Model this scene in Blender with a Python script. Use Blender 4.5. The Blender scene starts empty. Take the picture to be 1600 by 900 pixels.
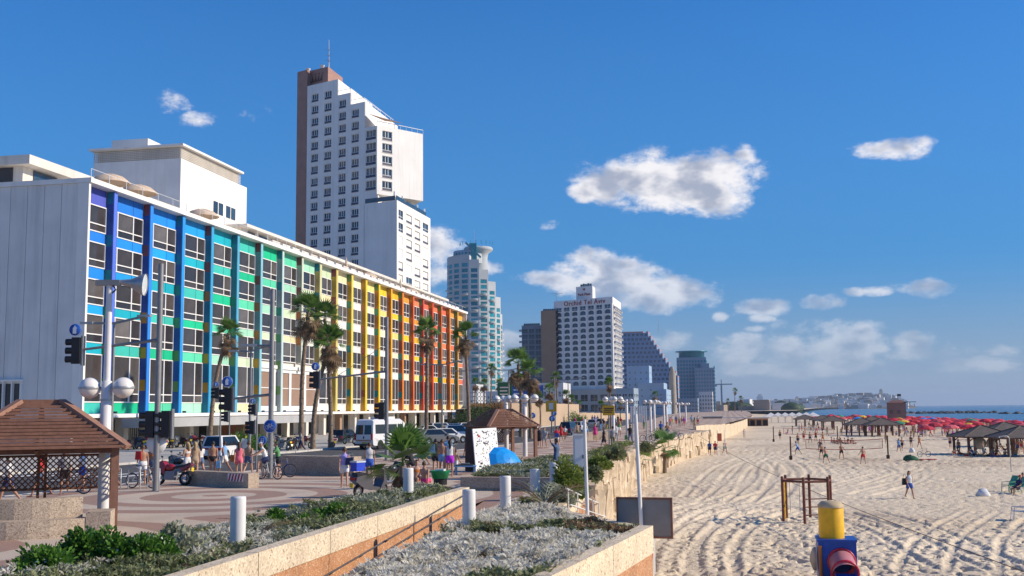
import bpy, bmesh, math, random
import numpy as np
from mathutils import Vector, Matrix, Euler
R = math.radians
random.seed(7); RNG = np.random.default_rng(7)
scene = bpy.context.scene
COL = scene.collection

# ---------------------------------------------------------------- camera
F_PX = 1720.0; YAW = R(10.9); PITCH = R(6.3); ROLL = R(-0.6); CAM_Z = 3.2
cam_d = bpy.data.cameras.new('camera'); cam = bpy.data.objects.new('camera', cam_d); COL.objects.link(cam)
cam_d.sensor_width = 36.0; cam_d.lens = 36.0 * F_PX / 1600.0; cam_d.clip_start = 0.2; cam_d.clip_end = 40000
CAM_M = Matrix.Rotation(YAW, 4, 'Z') @ Matrix.Rotation(R(90) + PITCH, 4, 'X') @ Matrix.Rotation(ROLL, 4, 'Z')
cam.matrix_world = Matrix.Translation((0, 0, CAM_Z)) @ CAM_M
scene.camera = cam

# ---------------------------------------------------------------- world, sun, exposure
HAZE = 0.00010
SUN_EL = R(29); SUN_AZ = math.atan2(0.99, 0.14)          # clockwise from +Y (towards +X, the sea)
world = bpy.data.worlds.new('World'); scene.world = world; world.use_nodes = True
sun_d = bpy.data.lights.new('sun', 'SUN'); sun = bpy.data.objects.new('sun', sun_d); COL.objects.link(sun)
sun_d.energy = 3.25; sun_d.angle = R(0.55); sun_d.color = (1.0, 0.865, 0.685)
SUN_V = Vector((math.sin(SUN_AZ) * math.cos(SUN_EL), math.cos(SUN_AZ) * math.cos(SUN_EL), math.sin(SUN_EL)))
sun.rotation_euler = SUN_V.to_track_quat('Z', 'Y').to_euler(); sun.location = (60, 0, 80)
vs_ = scene.view_settings; vs_.view_transform = 'Standard'; vs_.look = 'None'; vs_.exposure = 0.66; vs_.gamma = 1.0; vs_.use_curve_mapping = False
cy = scene.cycles; cy.use_denoising = True; cy.max_bounces = 6; cy.diffuse_bounces = 4; cy.glossy_bounces = 3
cy.transparent_max_bounces = 8; cy.transmission_bounces = 4; cy.volume_bounces = 0; cy.sample_clamp_indirect = 6.0
scene.render.engine = 'CYCLES'

def pixdir(px, py):
    return (CAM_M.to_3x3() @ Vector(((px - 800) / F_PX, -(py - 450) / F_PX, -1.0)))
def G(px, py, z=0.0):
    """where the sight line of a photo pixel meets the level z"""
    d = pixdir(px, py); t = (z - CAM_Z) / d.z
    return Vector((d.x * t, d.y * t, z))
def atY(px, py, Y):
    d = pixdir(px, py); t = Y / d.y
    return Vector((d.x * t, Y, CAM_Z + d.z * t))
def azel(px, py):
    d = pixdir(px, py).normalized()
    return math.atan2(d.x, d.y), math.asin(d.z)

def build_world():
    nt = world.node_tree; N = nt.nodes; L = nt.links; N.clear()
    out = N.new('ShaderNodeOutputWorld'); bg = N.new('ShaderNodeBackground'); L.new(bg.outputs[0], out.inputs[0])
    bg.inputs['Strength'].default_value = 0.115
    sky = N.new('ShaderNodeTexSky'); sky.sky_type = 'NISHITA'; sky.sun_disc = False
    sky.sun_elevation = SUN_EL; sky.sun_rotation = SUN_AZ
    sky.altitude = 0; sky.air_density = 1.0; sky.dust_density = 0.35; sky.ozone_density = 2.0
    def math_(op, a, b=None, c=None):
        n = N.new('ShaderNodeMath'); n.operation = op
        for i, v in enumerate((a, b, c)):
            if v is None: continue
            if isinstance(v, (int, float)): n.inputs[i].default_value = v
            else: L.new(v, n.inputs[i])
        return n.outputs[0]
    tc = N.new('ShaderNodeTexCoord'); sep = N.new('ShaderNodeSeparateXYZ'); L.new(tc.outputs['Generated'], sep.inputs[0])
    u = math_('ARCTAN2', sep.outputs[0], sep.outputs[1]); v = math_('ARCSINE', sep.outputs[2])
    cmb = N.new('ShaderNodeCombineXYZ'); L.new(u, cmb.inputs[0]); L.new(v, cmb.inputs[1])
    def noise(scale, detail, rough, w):
        mp = N.new('ShaderNodeVectorMath'); mp.operation = 'MULTIPLY_ADD'; L.new(cmb.outputs[0], mp.inputs[0]); mp.inputs[1].default_value = (scale, scale * 1.7, 1); mp.inputs[2].default_value = (w * 3.1, w * 7.7, w)
        n = N.new('ShaderNodeTexNoise'); n.noise_dimensions = '2D'; n.inputs['Scale'].default_value = 1.0; n.inputs['Detail'].default_value = detail; n.inputs['Roughness'].default_value = rough
        L.new(mp.outputs[0], n.inputs['Vector']); return n.outputs[0]
    n1 = noise(15, 9, 0.66, 1.3); n3 = noise(9, 3, 0.55, 8.5); n4 = noise(22, 3, 0.5, 2.2)
    nn = math_('MULTIPLY', math_('SUBTRACT', n1, 0.5), 3.9)
    # clouds: (px, py, half width, half height, thickness) as seen from the promenade; each is a bearing and an elevation in the sky
    C = [(1045, 275, 125, 44, 1.0), (985, 290, 92, 38, .95), (1110, 300, 70, 45, .95), (1165, 245, 28, 22, .45), (920, 300, 42, 20, .75),
         (860, 348, 22, 16, .45), (1398, 233, 72, 20, .75), (1440, 225, 34, 17, .7), (1350, 238, 30, 12, .4),
         (960, 430, 115, 36, .85), (1040, 455, 80, 32, .9), (860, 432, 60, 14, .5), (930, 405, 60, 22, .6),
         (275, 157, 40, 24, -.08), (312, 188, 44, 20, -.1), (402, 180, 38, 42, .06), (690, 400, 52, 50, .75), (760, 420, 30, 16, .3),
         (1205, 480, 48, 15, .75), (1190, 497, 25, 10, .5), (1285, 473, 45, 14, .8), (1365, 456, 50, 10, .65), (1445, 452, 58, 18, .85),
         (1125, 497, 16, 10, .5), (1180, 513, 26, 8, .4), (1060, 535, 75, 22, .7), (1150, 545, 85, 28, .75), (1215, 548, 72, 26, .75), (1310, 548, 80, 26, .75),
         (1430, 535, 40, 24, .8), (1440, 555, 70, 16, .6), (1370, 545, 30, 9, .6), (1580, 547, 48, 14, .5), (1250, 575, 150, 18, .6), (1500, 572, 130, 18, .5),
         (800, 545, 30, 30, .6), (815, 600, 40, 20, .4)]
    rs = random.Random(5)
    blobs = []
    for (px, py, hw, hh, th) in C:
        a, e = azel(px, py); a2, _ = azel(px + hw, py); _, e2 = azel(px, py - hh)
        blobs.append((a, e, abs(a2 - a), abs(e2 - e), th))
    for k in range(13):                                   # sky carried on all round; unseen clouds made more and larger for fill light
        a = azel(1600, 450)[0] + 0.3 + k * 0.37 + rs.uniform(-.1, .1)
        blobs.append((a if a < math.pi else a - 2 * math.pi, rs.uniform(.08, .55), rs.uniform(.06, .14), rs.uniform(.03, .06), rs.uniform(.5, .95)))
    dens = None
    for (a, e, ra, re, th) in blobs:
        q = N.new('ShaderNodeVectorMath'); q.operation = 'MULTIPLY_ADD'; L.new(cmb.outputs[0], q.inputs[0]); q.inputs[1].default_value = (1 / ra, 1 / re, 0); q.inputs[2].default_value = (-a / ra, -e / re, 0)
        d = N.new('ShaderNodeVectorMath'); d.operation = 'DOT_PRODUCT'; L.new(q.outputs[0], d.inputs[0]); L.new(q.outputs[0], d.inputs[1])
        m = math_('MULTIPLY_ADD', d.outputs['Value'], -1.0, th + 0.28)
        dens = m if dens is None else math_('MAXIMUM', dens, m)
    # low band of haze-white cumulus round the horizon
    band = math_('SUBTRACT', 1.0, math_('MULTIPLY', math_('ABSOLUTE', math_('SUBTRACT', v, 0.045)), 20.0))
    bandd = math_('MULTIPLY_ADD', math_('SUBTRACT', n3, 0.54), 5.0, math_('MULTIPLY', math_('SUBTRACT', band, 0.75), 1.0))
    dens = math_('MAXIMUM', dens, math_('MINIMUM', bandd, 0.22))
    dens = math_('ADD', math_('MAXIMUM', dens, -3.0), nn)
    mr = N.new('ShaderNodeMapRange'); mr.interpolation_type = 'SMOOTHSTEP'; L.new(dens, mr.inputs[0])
    mr.inputs[1].default_value = -0.10; mr.inputs[2].default_value = 1.0; mr.inputs[3].default_value = 0; mr.inputs[4].default_value = 0.93
    # cloud colour: sunlit white to bluish grey where thick
    sh = N.new('ShaderNodeMapRange'); sh.interpolation_type = 'SMOOTHSTEP'
    L.new(math_('ADD', math_('MULTIPLY', dens, 0.32), math_('MULTIPLY', math_('SUBTRACT', n4, 0.48), 2.2)), sh.inputs[0])
    sh.inputs[1].default_value = 0.10; sh.inputs[2].default_value = 0.85
    cr = N.new('ShaderNodeMix'); cr.data_type = 'RGBA'; L.new(sh.outputs[0], cr.inputs[0])
    cr.inputs[6].default_value = (5.7, 5.5, 5.5, 1); cr.inputs[7].default_value = (2.3, 2.5, 3.1, 1)
    veil = N.new('ShaderNodeMapRange'); veil.interpolation_type = 'SMOOTHSTEP'; L.new(v, veil.inputs[0]); veil.inputs[1].default_value = 0.0; veil.inputs[2].default_value = 0.17; veil.inputs[3].default_value = 0.22; veil.inputs[4].default_value = 1.0   # low clouds fade in the moist air
    mx = N.new('ShaderNodeMix'); mx.data_type = 'RGBA'; L.new(math_('MULTIPLY', mr.outputs[0], veil.outputs[0]), mx.inputs[0])
    gm = N.new('ShaderNodeGamma'); gm.inputs['Gamma'].default_value = SKY_GAMMA; 
    k1 = N.new('ShaderNodeVectorMath'); k1.operation = 'SCALE'; k1.inputs['Scale'].default_value = 1 / SKY_PIVOT; L.new(sky.outputs[0], k1.inputs[0]); L.new(k1.outputs[0], gm.inputs[0])
    k2 = N.new('ShaderNodeVectorMath'); k2.operation = 'MULTIPLY'; k2.inputs[1].default_value = SKY_BACK; L.new(gm.outputs[0], k2.inputs[0])
    hz = N.new('ShaderNodeMapRange'); hz.interpolation_type = 'SMOOTHSTEP'; L.new(v, hz.inputs[0])          # moist air low over the sea
    hz.inputs[1].default_value = 0.14; hz.inputs[2].default_value = -0.01; hz.inputs[3].default_value = 0.0; hz.inputs[4].default_value = 0.9
    hm = N.new('ShaderNodeMix'); hm.data_type = 'RGBA'; L.new(hz.outputs[0], hm.inputs[0]); L.new(k2.outputs[0], hm.inputs[6]); hm.inputs[7].default_value = (1.9, 2.35, 3.0, 1)
    h2 = N.new('ShaderNodeMapRange'); h2.interpolation_type = 'SMOOTHSTEP'; L.new(v, h2.inputs[0]); h2.inputs[1].default_value = 0.62; h2.inputs[2].default_value = 0.02; h2.inputs[3].default_value = 0.0; h2.inputs[4].default_value = 0.8
    hn = N.new('ShaderNodeMix'); hn.data_type = 'RGBA'; L.new(h2.outputs[0], hn.inputs[0]); L.new(k2.outputs[0], hn.inputs[6]); hn.inputs[7].default_value = (.50, 1.52, 3.05, 1); L.new(hn.outputs[2], hm.inputs[6])
    L.new(hm.outputs[2], mx.inputs[6]); L.new(cr.outputs[2], mx.inputs[7]); L.new(mx.outputs[2], bg.inputs['Color'])
    world.cycles.sampling_method = 'MANUAL'; world.cycles.sample_map_resolution = 256
SKY_GAMMA = 1.25; SKY_PIVOT = 5.5; SKY_BACK = (.42, 2.8, 5.3)
build_world()

# ---------------------------------------------------------------- materials
MATS = {}
def mat(name, col, rough=0.7, var=0.12, vscale=3.0, bump=0.0, bscale=30.0, metal=0.0, spec=0.4, coat=0.0, col2=None, detail=4, trans=0.0, streak=0.0, rnd=0.0):
    """a procedural material: base colour broken up by object-space noise, optional fine relief"""
    if name in MATS: return MATS[name]
    m = bpy.data.materials.new(name); m.use_nodes = True; nt = m.node_tree; N = nt.nodes; L = nt.links
    b = N['Principled BSDF']; b.inputs['Roughness'].default_value = rough; b.inputs['Metallic'].default_value = metal
    b.inputs['Specular IOR Level'].default_value = spec; b.inputs['Coat Weight'].default_value = coat
    if trans: b.inputs['Transmission Weight'].default_value = trans
    tc = N.new('ShaderNodeTexCoord'); nz = N.new('ShaderNodeTexNoise'); nz.inputs['Scale'].default_value = vscale; nz.inputs['Detail'].default_value = detail
    L.new(tc.outputs['Object'], nz.inputs['Vector'])
    mx = N.new('ShaderNodeMix'); mx.data_type = 'RGBA'
    c = Vector(col); a = c * (1 - var); d = Vector(col2) if col2 else c * (1 + var)
    mx.inputs[6].default_value = (*a, 1); mx.inputs[7].default_value = (*d, 1)
    mr = N.new('ShaderNodeMapRange'); mr.inputs[1].default_value = .3; mr.inputs[2].default_value = .7
    L.new(nz.outputs[0], mr.inputs[0]); L.new(mr.outputs[0], mx.inputs[0]); outc = mx.outputs[2]
    if streak:                                             # run-down dirt and patches, longer than wide
        mp = N.new('ShaderNodeMapping'); mp.inputs['Scale'].default_value = (1.3, 1.3, .07); L.new(tc.outputs['Object'], mp.inputs[0])
        n3 = N.new('ShaderNodeTexNoise'); n3.inputs['Scale'].default_value = 1.0; n3.inputs['Detail'].default_value = 6; n3.inputs['Roughness'].default_value = .65; L.new(mp.outputs[0], n3.inputs['Vector'])
        r3 = N.new('ShaderNodeMapRange'); r3.inputs[1].default_value = .48; r3.inputs[2].default_value = .75; r3.inputs[4].default_value = streak; L.new(n3.outputs[0], r3.inputs[0])
        m3 = N.new('ShaderNodeMix'); m3.data_type = 'RGBA'; L.new(r3.outputs[0], m3.inputs[0]); L.new(outc, m3.inputs[6]); m3.inputs[7].default_value = (*(Vector(col) * .45), 1); outc = m3.outputs[2]
    if rnd:                                                # each piece a little different from the next
        oi = N.new('ShaderNodeObjectInfo'); r4 = N.new('ShaderNodeMapRange'); r4.inputs[3].default_value = 1 - rnd; r4.inputs[4].default_value = 1 + rnd; L.new(oi.outputs['Random'], r4.inputs[0])
        sc = N.new('ShaderNodeVectorMath'); sc.operation = 'SCALE'; L.new(outc, sc.inputs[0]); L.new(r4.outputs[0], sc.inputs['Scale']); outc = sc.outputs[0]
    L.new(outc, b.inputs['Base Color'])
    if bump:
        n2 = N.new('ShaderNodeTexNoise'); n2.inputs['Scale'].default_value = bscale; n2.inputs['Detail'].default_value = 3
        L.new(tc.outputs['Object'], n2.inputs['Vector']); bp = N.new('ShaderNodeBump'); bp.inputs['Strength'].default_value = bump; bp.inputs['Distance'].default_value = 0.02
        L.new(n2.outputs[0], bp.inputs['Height']); L.new(bp.outputs[0], b.inputs['Normal'])
    MATS[name] = m; return m
def glass(name, col=(.03, .035, .04), rough=.06, spec=.5):
    return mat(name, col, rough, .25, .6, spec=spec, rnd=.35)
def leafmat(name, col, col2, vscale=1.2, rough=.55, tl=.30):
    if name in MATS: return MATS[name]
    m = mat(name, col, rough, .2, vscale, col2=col2, spec=.3)
    b = m.node_tree.nodes['Principled BSDF']
    tr = m.node_tree.nodes.new('ShaderNodeBsdfTranslucent'); ms = m.node_tree.nodes.new('ShaderNodeMixShader'); ms.inputs[0].default_value = tl
    src = b.inputs['Base Color'].links[0].from_socket; m.node_tree.links.new(src, tr.inputs[0])
    o = m.node_tree.nodes['Material Output']; m.node_tree.links.new(b.outputs[0], ms.inputs[1]); m.node_tree.links.new(tr.outputs[0], ms.inputs[2]); m.node_tree.links.new(ms.outputs[0], o.inputs[0])
    return m

# ---------------------------------------------------------------- mesh helpers
def frame_of(d):
    d = Vector(d).normalized(); up = Vector((0, 0, 1)) if abs(d.z) < .95 else Vector((1, 0, 0))
    a = d.cross(up).normalized(); return a, a.cross(d).normalized()   # side, up
class MB:
    """collects polygons, then links them as ONE mesh object"""
    def __init__(s): s.v = []; s.f = []; s.m = []; s.sm = []
    def add(s, vs, fs, m=0, smooth=False):
        o = len(s.v); s.v += [tuple(p) for p in vs]
        for f in fs: s.f.append([i + o for i in f]); s.m.append(m); s.sm.append(smooth)
        return s
    def box(s, x0, y0, z0, x1, y1, z1, m=0):
        v = [(x0, y0, z0), (x1, y0, z0), (x1, y1, z0), (x0, y1, z0), (x0, y0, z1), (x1, y0, z1), (x1, y1, z1), (x0, y1, z1)]
        return s.add(v, [(0, 3, 2, 1), (4, 5, 6, 7), (0, 1, 5, 4), (1, 2, 6, 5), (2, 3, 7, 6), (3, 0, 4, 7)], m)
    def cbox(s, c, d, m=0): return s.box(c[0] - d[0] / 2, c[1] - d[1] / 2, c[2] - d[2] / 2, c[0] + d[0] / 2, c[1] + d[1] / 2, c[2] + d[2] / 2, m)
    def beam(s, a, b, w, h, m=0):
        a = Vector(a); b = Vector(b); si, up = frame_of(b - a)
        v = [p + si * (sx * w / 2) + up * (sz * h / 2) for p in (a, b) for sx, sz in ((-1, -1), (1, -1), (1, 1), (-1, 1))]
        return s.add(v, [(3, 2, 1, 0), (4, 5, 6, 7), (0, 1, 5, 4), (1, 2, 6, 5), (2, 3, 7, 6), (3, 0, 4, 7)], m)
    def tube(s, pts, r, n=8, m=0, cap=True, smooth=True, sx=1.0, closed=False):
        pts = [Vector(p) for p in pts]; k = len(pts); rs = r if isinstance(r, (list, tuple)) else [r] * k
        vs = []; pa = None
        for i, p in enumerate(pts):
            if closed: d = pts[(i + 1) % k] - pts[i - 1]
            else: d = (pts[min(i + 1, k - 1)] - pts[max(i - 1, 0)])
            d.normalize()
            if pa is None: a, b = frame_of(d)
            else:
                a = pa - d * pa.dot(d)
                a = a.normalized() if a.length > 1e-6 else frame_of(d)[0]
                b = a.cross(d)
            pa = a
            for j in range(n):
                t = 2 * math.pi * j / n; vs.append(p + a * (math.cos(t) * rs[i] * sx) + b * (math.sin(t) * rs[i]))
        fs = []
        for i in range(k if closed else k - 1):
            i2 = (i + 1) % k
            for j in range(n): fs.append((i * n + j, i * n + (j + 1) % n, i2 * n + (j + 1) % n, i2 * n + j))
        s.add(vs, fs, m, smooth)
        if cap and not closed:
            s.add(vs[:n], [tuple(range(n))[::-1]], m); s.add(vs[-n:], [tuple(range(n))], m)
        return s
    def lathe(s, prof, n=16, c=(0, 0, 0), m=0, smooth=True, sx=1, sy=1):
        vs = []; k = len(prof)
        for r, z in prof:
            for j in range(n):
                t = 2 * math.pi * j / n; vs.append((c[0] + math.cos(t) * r * sx, c[1] + math.sin(t) * r * sy, c[2] + z))
        fs = [(i * n + j, i * n + (j + 1) % n, (i + 1) * n + (j + 1) % n, (i + 1) * n + j) for i in range(k - 1) for j in range(n)]
        return s.add(vs, fs, m, smooth)
    def ball(s, c, r, n=12, k=8, m=0, sc=(1, 1, 1)):
        prof = [(math.sin(math.pi * i / k) * r, -math.cos(math.pi * i / k) * r * sc[2]) for i in range(k + 1)]
        return s.lathe(prof, n, c, m, True, sc[0], sc[1])
    def prism(s, poly, z0, z1, m=0):
        n = len(poly); v = [(p[0], p[1], z0) for p in poly] + [(p[0], p[1], z1) for p in poly]
        ar = sum(poly[i][0] * poly[(i + 1) % n][1] - poly[(i + 1) % n][0] * poly[i][1] for i in range(n))
        f = [tuple(range(n))[::-1], tuple(range(n, 2 * n))] + [(i, (i + 1) % n, n + (i + 1) % n, n + i) for i in range(n)]
        if ar < 0: f = [q[::-1] for q in f]
        return s.add(v, f, m)
    def sideprism(s, poly, y0, y1, m=0):
        """poly in (x,z), extruded along y"""
        n = len(poly); v = [(p[0], y0, p[1]) for p in poly] + [(p[0], y1, p[1]) for p in poly]
        ar = sum(poly[i][0] * poly[(i + 1) % n][1] - poly[(i + 1) % n][0] * poly[i][1] for i in range(n))
        f = [tuple(range(n)), tuple(range(n, 2 * n))[::-1]] + [(i, n + i, n + (i + 1) % n, (i + 1) % n) for i in range(n)]
        if ar < 0: f = [q[::-1] for q in f]
        return s.add(v, f, m)
    def quad(s, a, b, c, d, m=0): return s.add([a, b, c, d], [(0, 1, 2, 3)], m)
    def mesh(s, name, mats):
        me = bpy.data.meshes.new(name); me.from_pydata(s.v, [], s.f)
        for mm in (mats if isinstance(mats, (list, tuple)) else [mats]): me.materials.append(mm)
        me.polygons.foreach_set('material_index', s.m); me.polygons.foreach_set('use_smooth', s.sm); me.update(); return me
    def build(s, name, mats, parent=None, loc=None, rz=0.0): return link(name, s.mesh(name, mats), parent, loc, rz)
def link(name, me, parent=None, loc=None, rz=0.0):
    o = bpy.data.objects.new(name, me); COL.objects.link(o)
    if parent is not None: o.parent = parent
    if loc is not None: o.location = loc
    if rz: o.rotation_euler = (0, 0, rz)
    return o
def npmesh(name, V, Fq, mats, parent=None, smooth=False, midx=None, loc=None):
    """a mesh from numpy arrays: V (n,3), Fq (m,k)"""
    me = bpy.data.meshes.new(name); m, k = Fq.shape
    me.vertices.add(len(V)); me.vertices.foreach_set('co', np.ascontiguousarray(V, dtype=np.float32).ravel())
    me.loops.add(m * k); me.loops.foreach_set('vertex_index', np.ascontiguousarray(Fq, dtype=np.int32).ravel())
    me.polygons.add(m); me.polygons.foreach_set('loop_start', np.arange(0, m * k, k, dtype=np.int32))
    for mm in (mats if isinstance(mats, (list, tuple)) else [mats]): me.materials.append(mm)
    if midx is not None: me.polygons.foreach_set('material_index', midx.astype(np.int32))
    me.polygons.foreach_set('use_smooth', np.full(m, smooth)); me.update(calc_edges=True); me.validate()
    return link(name, me, parent, loc)
def tag(o, label=None, cat=None, group=None, kind=None):
    if label: o['label'] = label
    if cat: o['category'] = cat
    if group: o['group'] = group
    if kind: o['kind'] = kind
    return o
def empty(name, loc=(0, 0, 0), rz=0.0, label=None, cat=None, group=None):
    o = bpy.data.objects.new(name, None); COL.objects.link(o); o.location = loc; o.rotation_euler = (0, 0, rz); o.empty_display_size = .2
    return tag(o, label, cat, group)
def copytree(o, parent=None):
    c = o.copy(); COL.objects.link(c); c.parent = parent
    for ch in CH(o): copytree(ch, c)
    return c
_kids = {}
def CH(o): return list(o.children)
def place(proto, used, loc, rz=0.0, label=None, group=None, scale=1.0):
    """the first time the prototype itself, then a copy with its parts"""
    o = proto if not used.get(proto.name) else copytree(proto); used[proto.name] = True
    o.location = loc; o.rotation_euler = (0, 0, rz); o.scale = (scale,) * 3
    return tag(o, label, None, group)
USED = {}
def text_mesh(body, size, extr=0.03, space=1.0):
    cu = bpy.data.curves.new('lettering', 'FONT'); cu.body = body; cu.size = size; cu.extrude = extr; cu.align_x = 'CENTER'; cu.align_y = 'CENTER'; cu.space_character = space; cu.resolution_u = 3
    o = bpy.data.objects.new('lettering', cu); COL.objects.link(o); dg = bpy.context.evaluated_depsgraph_get(); dg.update()
    me = bpy.data.meshes.new_from_object(o.evaluated_get(dg)); bpy.data.objects.remove(o); bpy.data.curves.remove(cu); return me
# ================================================================ the setting
def vnoise(x, y, seed):
    t = np.random.default_rng(seed).random((256, 256)); xi = np.floor(x).astype(int); yi = np.floor(y).astype(int)
    fx = x - xi; fy = y - yi; fx = fx * fx * (3 - 2 * fx); fy = fy * fy * (3 - 2 * fy)
    g = lambda a, b: t[a % 256, b % 256]
    return (g(xi, yi) * (1 - fx) + g(xi + 1, yi) * fx) * (1 - fy) + (g(xi, yi + 1) * (1 - fx) + g(xi + 1, yi + 1) * fx) * fy
def nodes_of(name, rough=.85, spec=.25):
    m = bpy.data.materials.new(name); m.use_nodes = True; N = m.node_tree.nodes; L = m.node_tree.links; b = N['Principled BSDF']
    b.inputs['Roughness'].default_value = rough; b.inputs['Specular IOR Level'].default_value = spec
    def mth(op, a, c=None, d=None):
        n = N.new('ShaderNodeMath'); n.operation = op
        for i, v in enumerate((a, c, d)):
            if v is None: continue
            if isinstance(v, (int, float)): n.inputs[i].default_value = v
            else: L.new(v, n.inputs[i])
        return n.outputs[0]
    tc = N.new('ShaderNodeTexCoord')
    def noise(scale, detail=4, rough=.5, vec=None):
        n = N.new('ShaderNodeTexNoise'); n.inputs['Scale'].default_value = scale; n.inputs['Detail'].default_value = detail; n.inputs['Roughness'].default_value = rough
        L.new(vec or tc.outputs['Object'], n.inputs['Vector']); return n.outputs[0]
    def mixc(f, a, c):
        n = N.new('ShaderNodeMix'); n.data_type = 'RGBA'
        if isinstance(f, (int, float)): n.inputs[0].default_value = f
        else: L.new(f, n.inputs[0])
        for i, v in ((6, a), (7, c)):
            if isinstance(v, tuple): n.inputs[i].default_value = (*v, 1)
            else: L.new(v, n.inputs[i])
        return n.outputs[2]
    def rng(v, a, c):
        n = N.new('ShaderNodeMapRange'); n.inputs[1].default_value = a; n.inputs[2].default_value = c; n.interpolation_type = 'SMOOTHSTEP'; L.new(v, n.inputs[0]); return n.outputs[0]
    def bump(h, st, dist):
        n = N.new('ShaderNodeBump'); n.inputs['Strength'].default_value = st; n.inputs['Distance'].default_value = dist; L.new(h, n.inputs['Height']); L.new(n.outputs[0], b.inputs['Normal'])
    return m, N, L, b, tc, mth, noise, mixc, rng, bump

def m_promenade():
    m, N, L, b, tc, mth, noise, mixc, rng, bump = nodes_of('washed_pebble_paving', .8)
    s = N.new('ShaderNodeSeparateXYZ'); L.new(tc.outputs['Object'], s.inputs[0])
    # circles of pebble bands, repeated along the promenade
    dx = mth('ADD', s.outputs[0], 19.6); yy = mth('SUBTRACT', mth('PINGPONG', mth('SUBTRACT', s.outputs[1], 23.6), 16.8), 0.0)
    d1 = mth('SQRT', mth('MULTIPLY_ADD', dx, dx, mth('MULTIPLY', yy, yy)))
    y2 = mth('SUBTRACT', 16.8, yy); d2 = mth('SQRT', mth('MULTIPLY_ADD', dx, dx, mth('MULTIPLY', y2, y2)))
    dd = mth('SMOOTH_MIN', d1, d2, 2.5); dd = mth('ADD', dd, mth('MULTIPLY', noise(.35, 2), .5))
    w = rng(mth('SINE', mth('MULTIPLY_ADD', dd, 2.75, 1.05)), -.10, .10)
    peb = noise(42, 2, .7); peb2 = noise(160, 2, .6)
    ca = mixc(rng(peb, .35, .65), (.45, .345, .25), (.72, .60, .46)); cb = mixc(rng(peb, .35, .65), (.25, .15, .11), (.50, .32, .235))
    c = mixc(w, ca, cb); c = mixc(rng(noise(.5, 5), .35, .75), c, mixc(.35, c, (.30, .24, .19)))
    L.new(c, b.inputs['Base Color']); bump(mth('ADD', peb, mth('MULTIPLY', peb2, .4)), .5, .012); return m
def m_asphalt():
    m, N, L, b, tc, mth, noise, mixc, rng, bump = nodes_of('asphalt', .85)
    c = mixc(rng(noise(.25, 6), .3, .7), (.060, .060, .063), (.10, .098, .095)); c = mixc(rng(noise(60, 2), .45, .7), c, (.13, .125, .12))
    L.new(c, b.inputs['Base Color']); bump(noise(120, 2), .3, .01); return m
def m_sand():
    m, N, L, b, tc, mth, noise, mixc, rng, bump = nodes_of('sand', .95, .1)
    c = mixc(rng(noise(.11, 5), .3, .7), (.70, .575, .40), (.79, .66, .475)); c = mixc(rng(noise(9, 4, .7), .5, .75), c, (.60, .48, .35)); c = mixc(rng(noise(.045, 6, .6), .50, .72), c, (.52, .41, .29))
    L.new(c, b.inputs['Base Color']); bump(mth('ADD', noise(4.5, 5, .65), mth('MULTIPLY', noise(14, 3, .6), .35)), .7, .10); return m
def m_sea():
    m, N, L, b, tc, mth, noise, mixc, rng, bump = nodes_of('sea_water', .22, .5)
    mp = N.new('ShaderNodeMapping'); mp.inputs['Scale'].default_value = (.35, 1.0, 1); L.new(tc.outputs['Object'], mp.inputs[0])
    w = noise(.12, 6, .6, mp.outputs[0])
    s = N.new('ShaderNodeSeparateXYZ'); L.new(tc.outputs['Object'], s.inputs[0])
    c = mixc(rng(noise(.006, 4, .5, mp.outputs[0]), .35, .65), (.012, .075, .15), (.022, .12, .20))
    L.new(c, b.inputs['Base Color']); bump(w, .9, 1.6); return m
def m_land():
    m, N, L, b, tc, mth, noise, mixc, rng, bump = nodes_of('dry_ground', .95)
    L.new(mixc(rng(noise(.02, 6), .35, .65), (.36, .32, .26), (.48, .42, .34)), b.inputs['Base Color']); return m
def m_exposed(name, a, c2, sp, scale=28):
    """exposed aggregate: pale cement with darker and lighter stones"""
    m, N, L, b, tc, mth, noise, mixc, rng, bump = nodes_of(name, .85)
    v = N.new('ShaderNodeTexVoronoi'); v.inputs['Scale'].default_value = scale; L.new(tc.outputs['Object'], v.inputs['Vector'])
    se = N.new('ShaderNodeSeparateColor'); L.new(v.outputs['Color'], se.inputs[0])
    c = mixc(rng(se.outputs[0], .2, .9), a, c2); c = mixc(rng(se.outputs[1], .91, .97), c, sp)
    c = mixc(rng(noise(1.1, 5), .4, .8), c, mixc(.4, c, tuple(x * .55 for x in a)))
    L.new(c, b.inputs['Base Color']); bump(v.outputs['Distance'], .35, .01); return m
M_PROM = m_promenade(); M_ASPH = m_asphalt(); M_SAND = m_sand(); M_SEA = m_sea(); M_LAND = m_land()
M_CREAM = m_exposed('cream_aggregate', (.62, .50, .34), (.80, .68, .49), (.32, .22, .14)); M_ORANGE = m_exposed('orange_aggregate', (.40, .19, .09), (.58, .31, .16), (.70, .55, .38), 40)
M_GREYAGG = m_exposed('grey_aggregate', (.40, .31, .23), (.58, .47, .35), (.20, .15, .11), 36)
M_CONC = mat('concrete', (.46, .43, .39), .9, .15, 1.5, .2, 40); M_KERB = mat('kerb_stone', (.52, .49, .44), .85, .15, 2, .1, 40)
M_SOIL = mat('planter_soil', (.12, .085, .055), .95, .3, 3, .6, 25); M_WHITEP = mat('road_paint', (.72, .71, .68), .7, .15, 4)
M_STONE = mat('sandstone', (.62, .47, .30), .9, .22, 1.3, .6, 9, col2=(.75, .62, .45)); M_PAVE = mat('pale_paving', (.45, .42, .37), .85, .12, .8, .1, 30)

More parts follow.
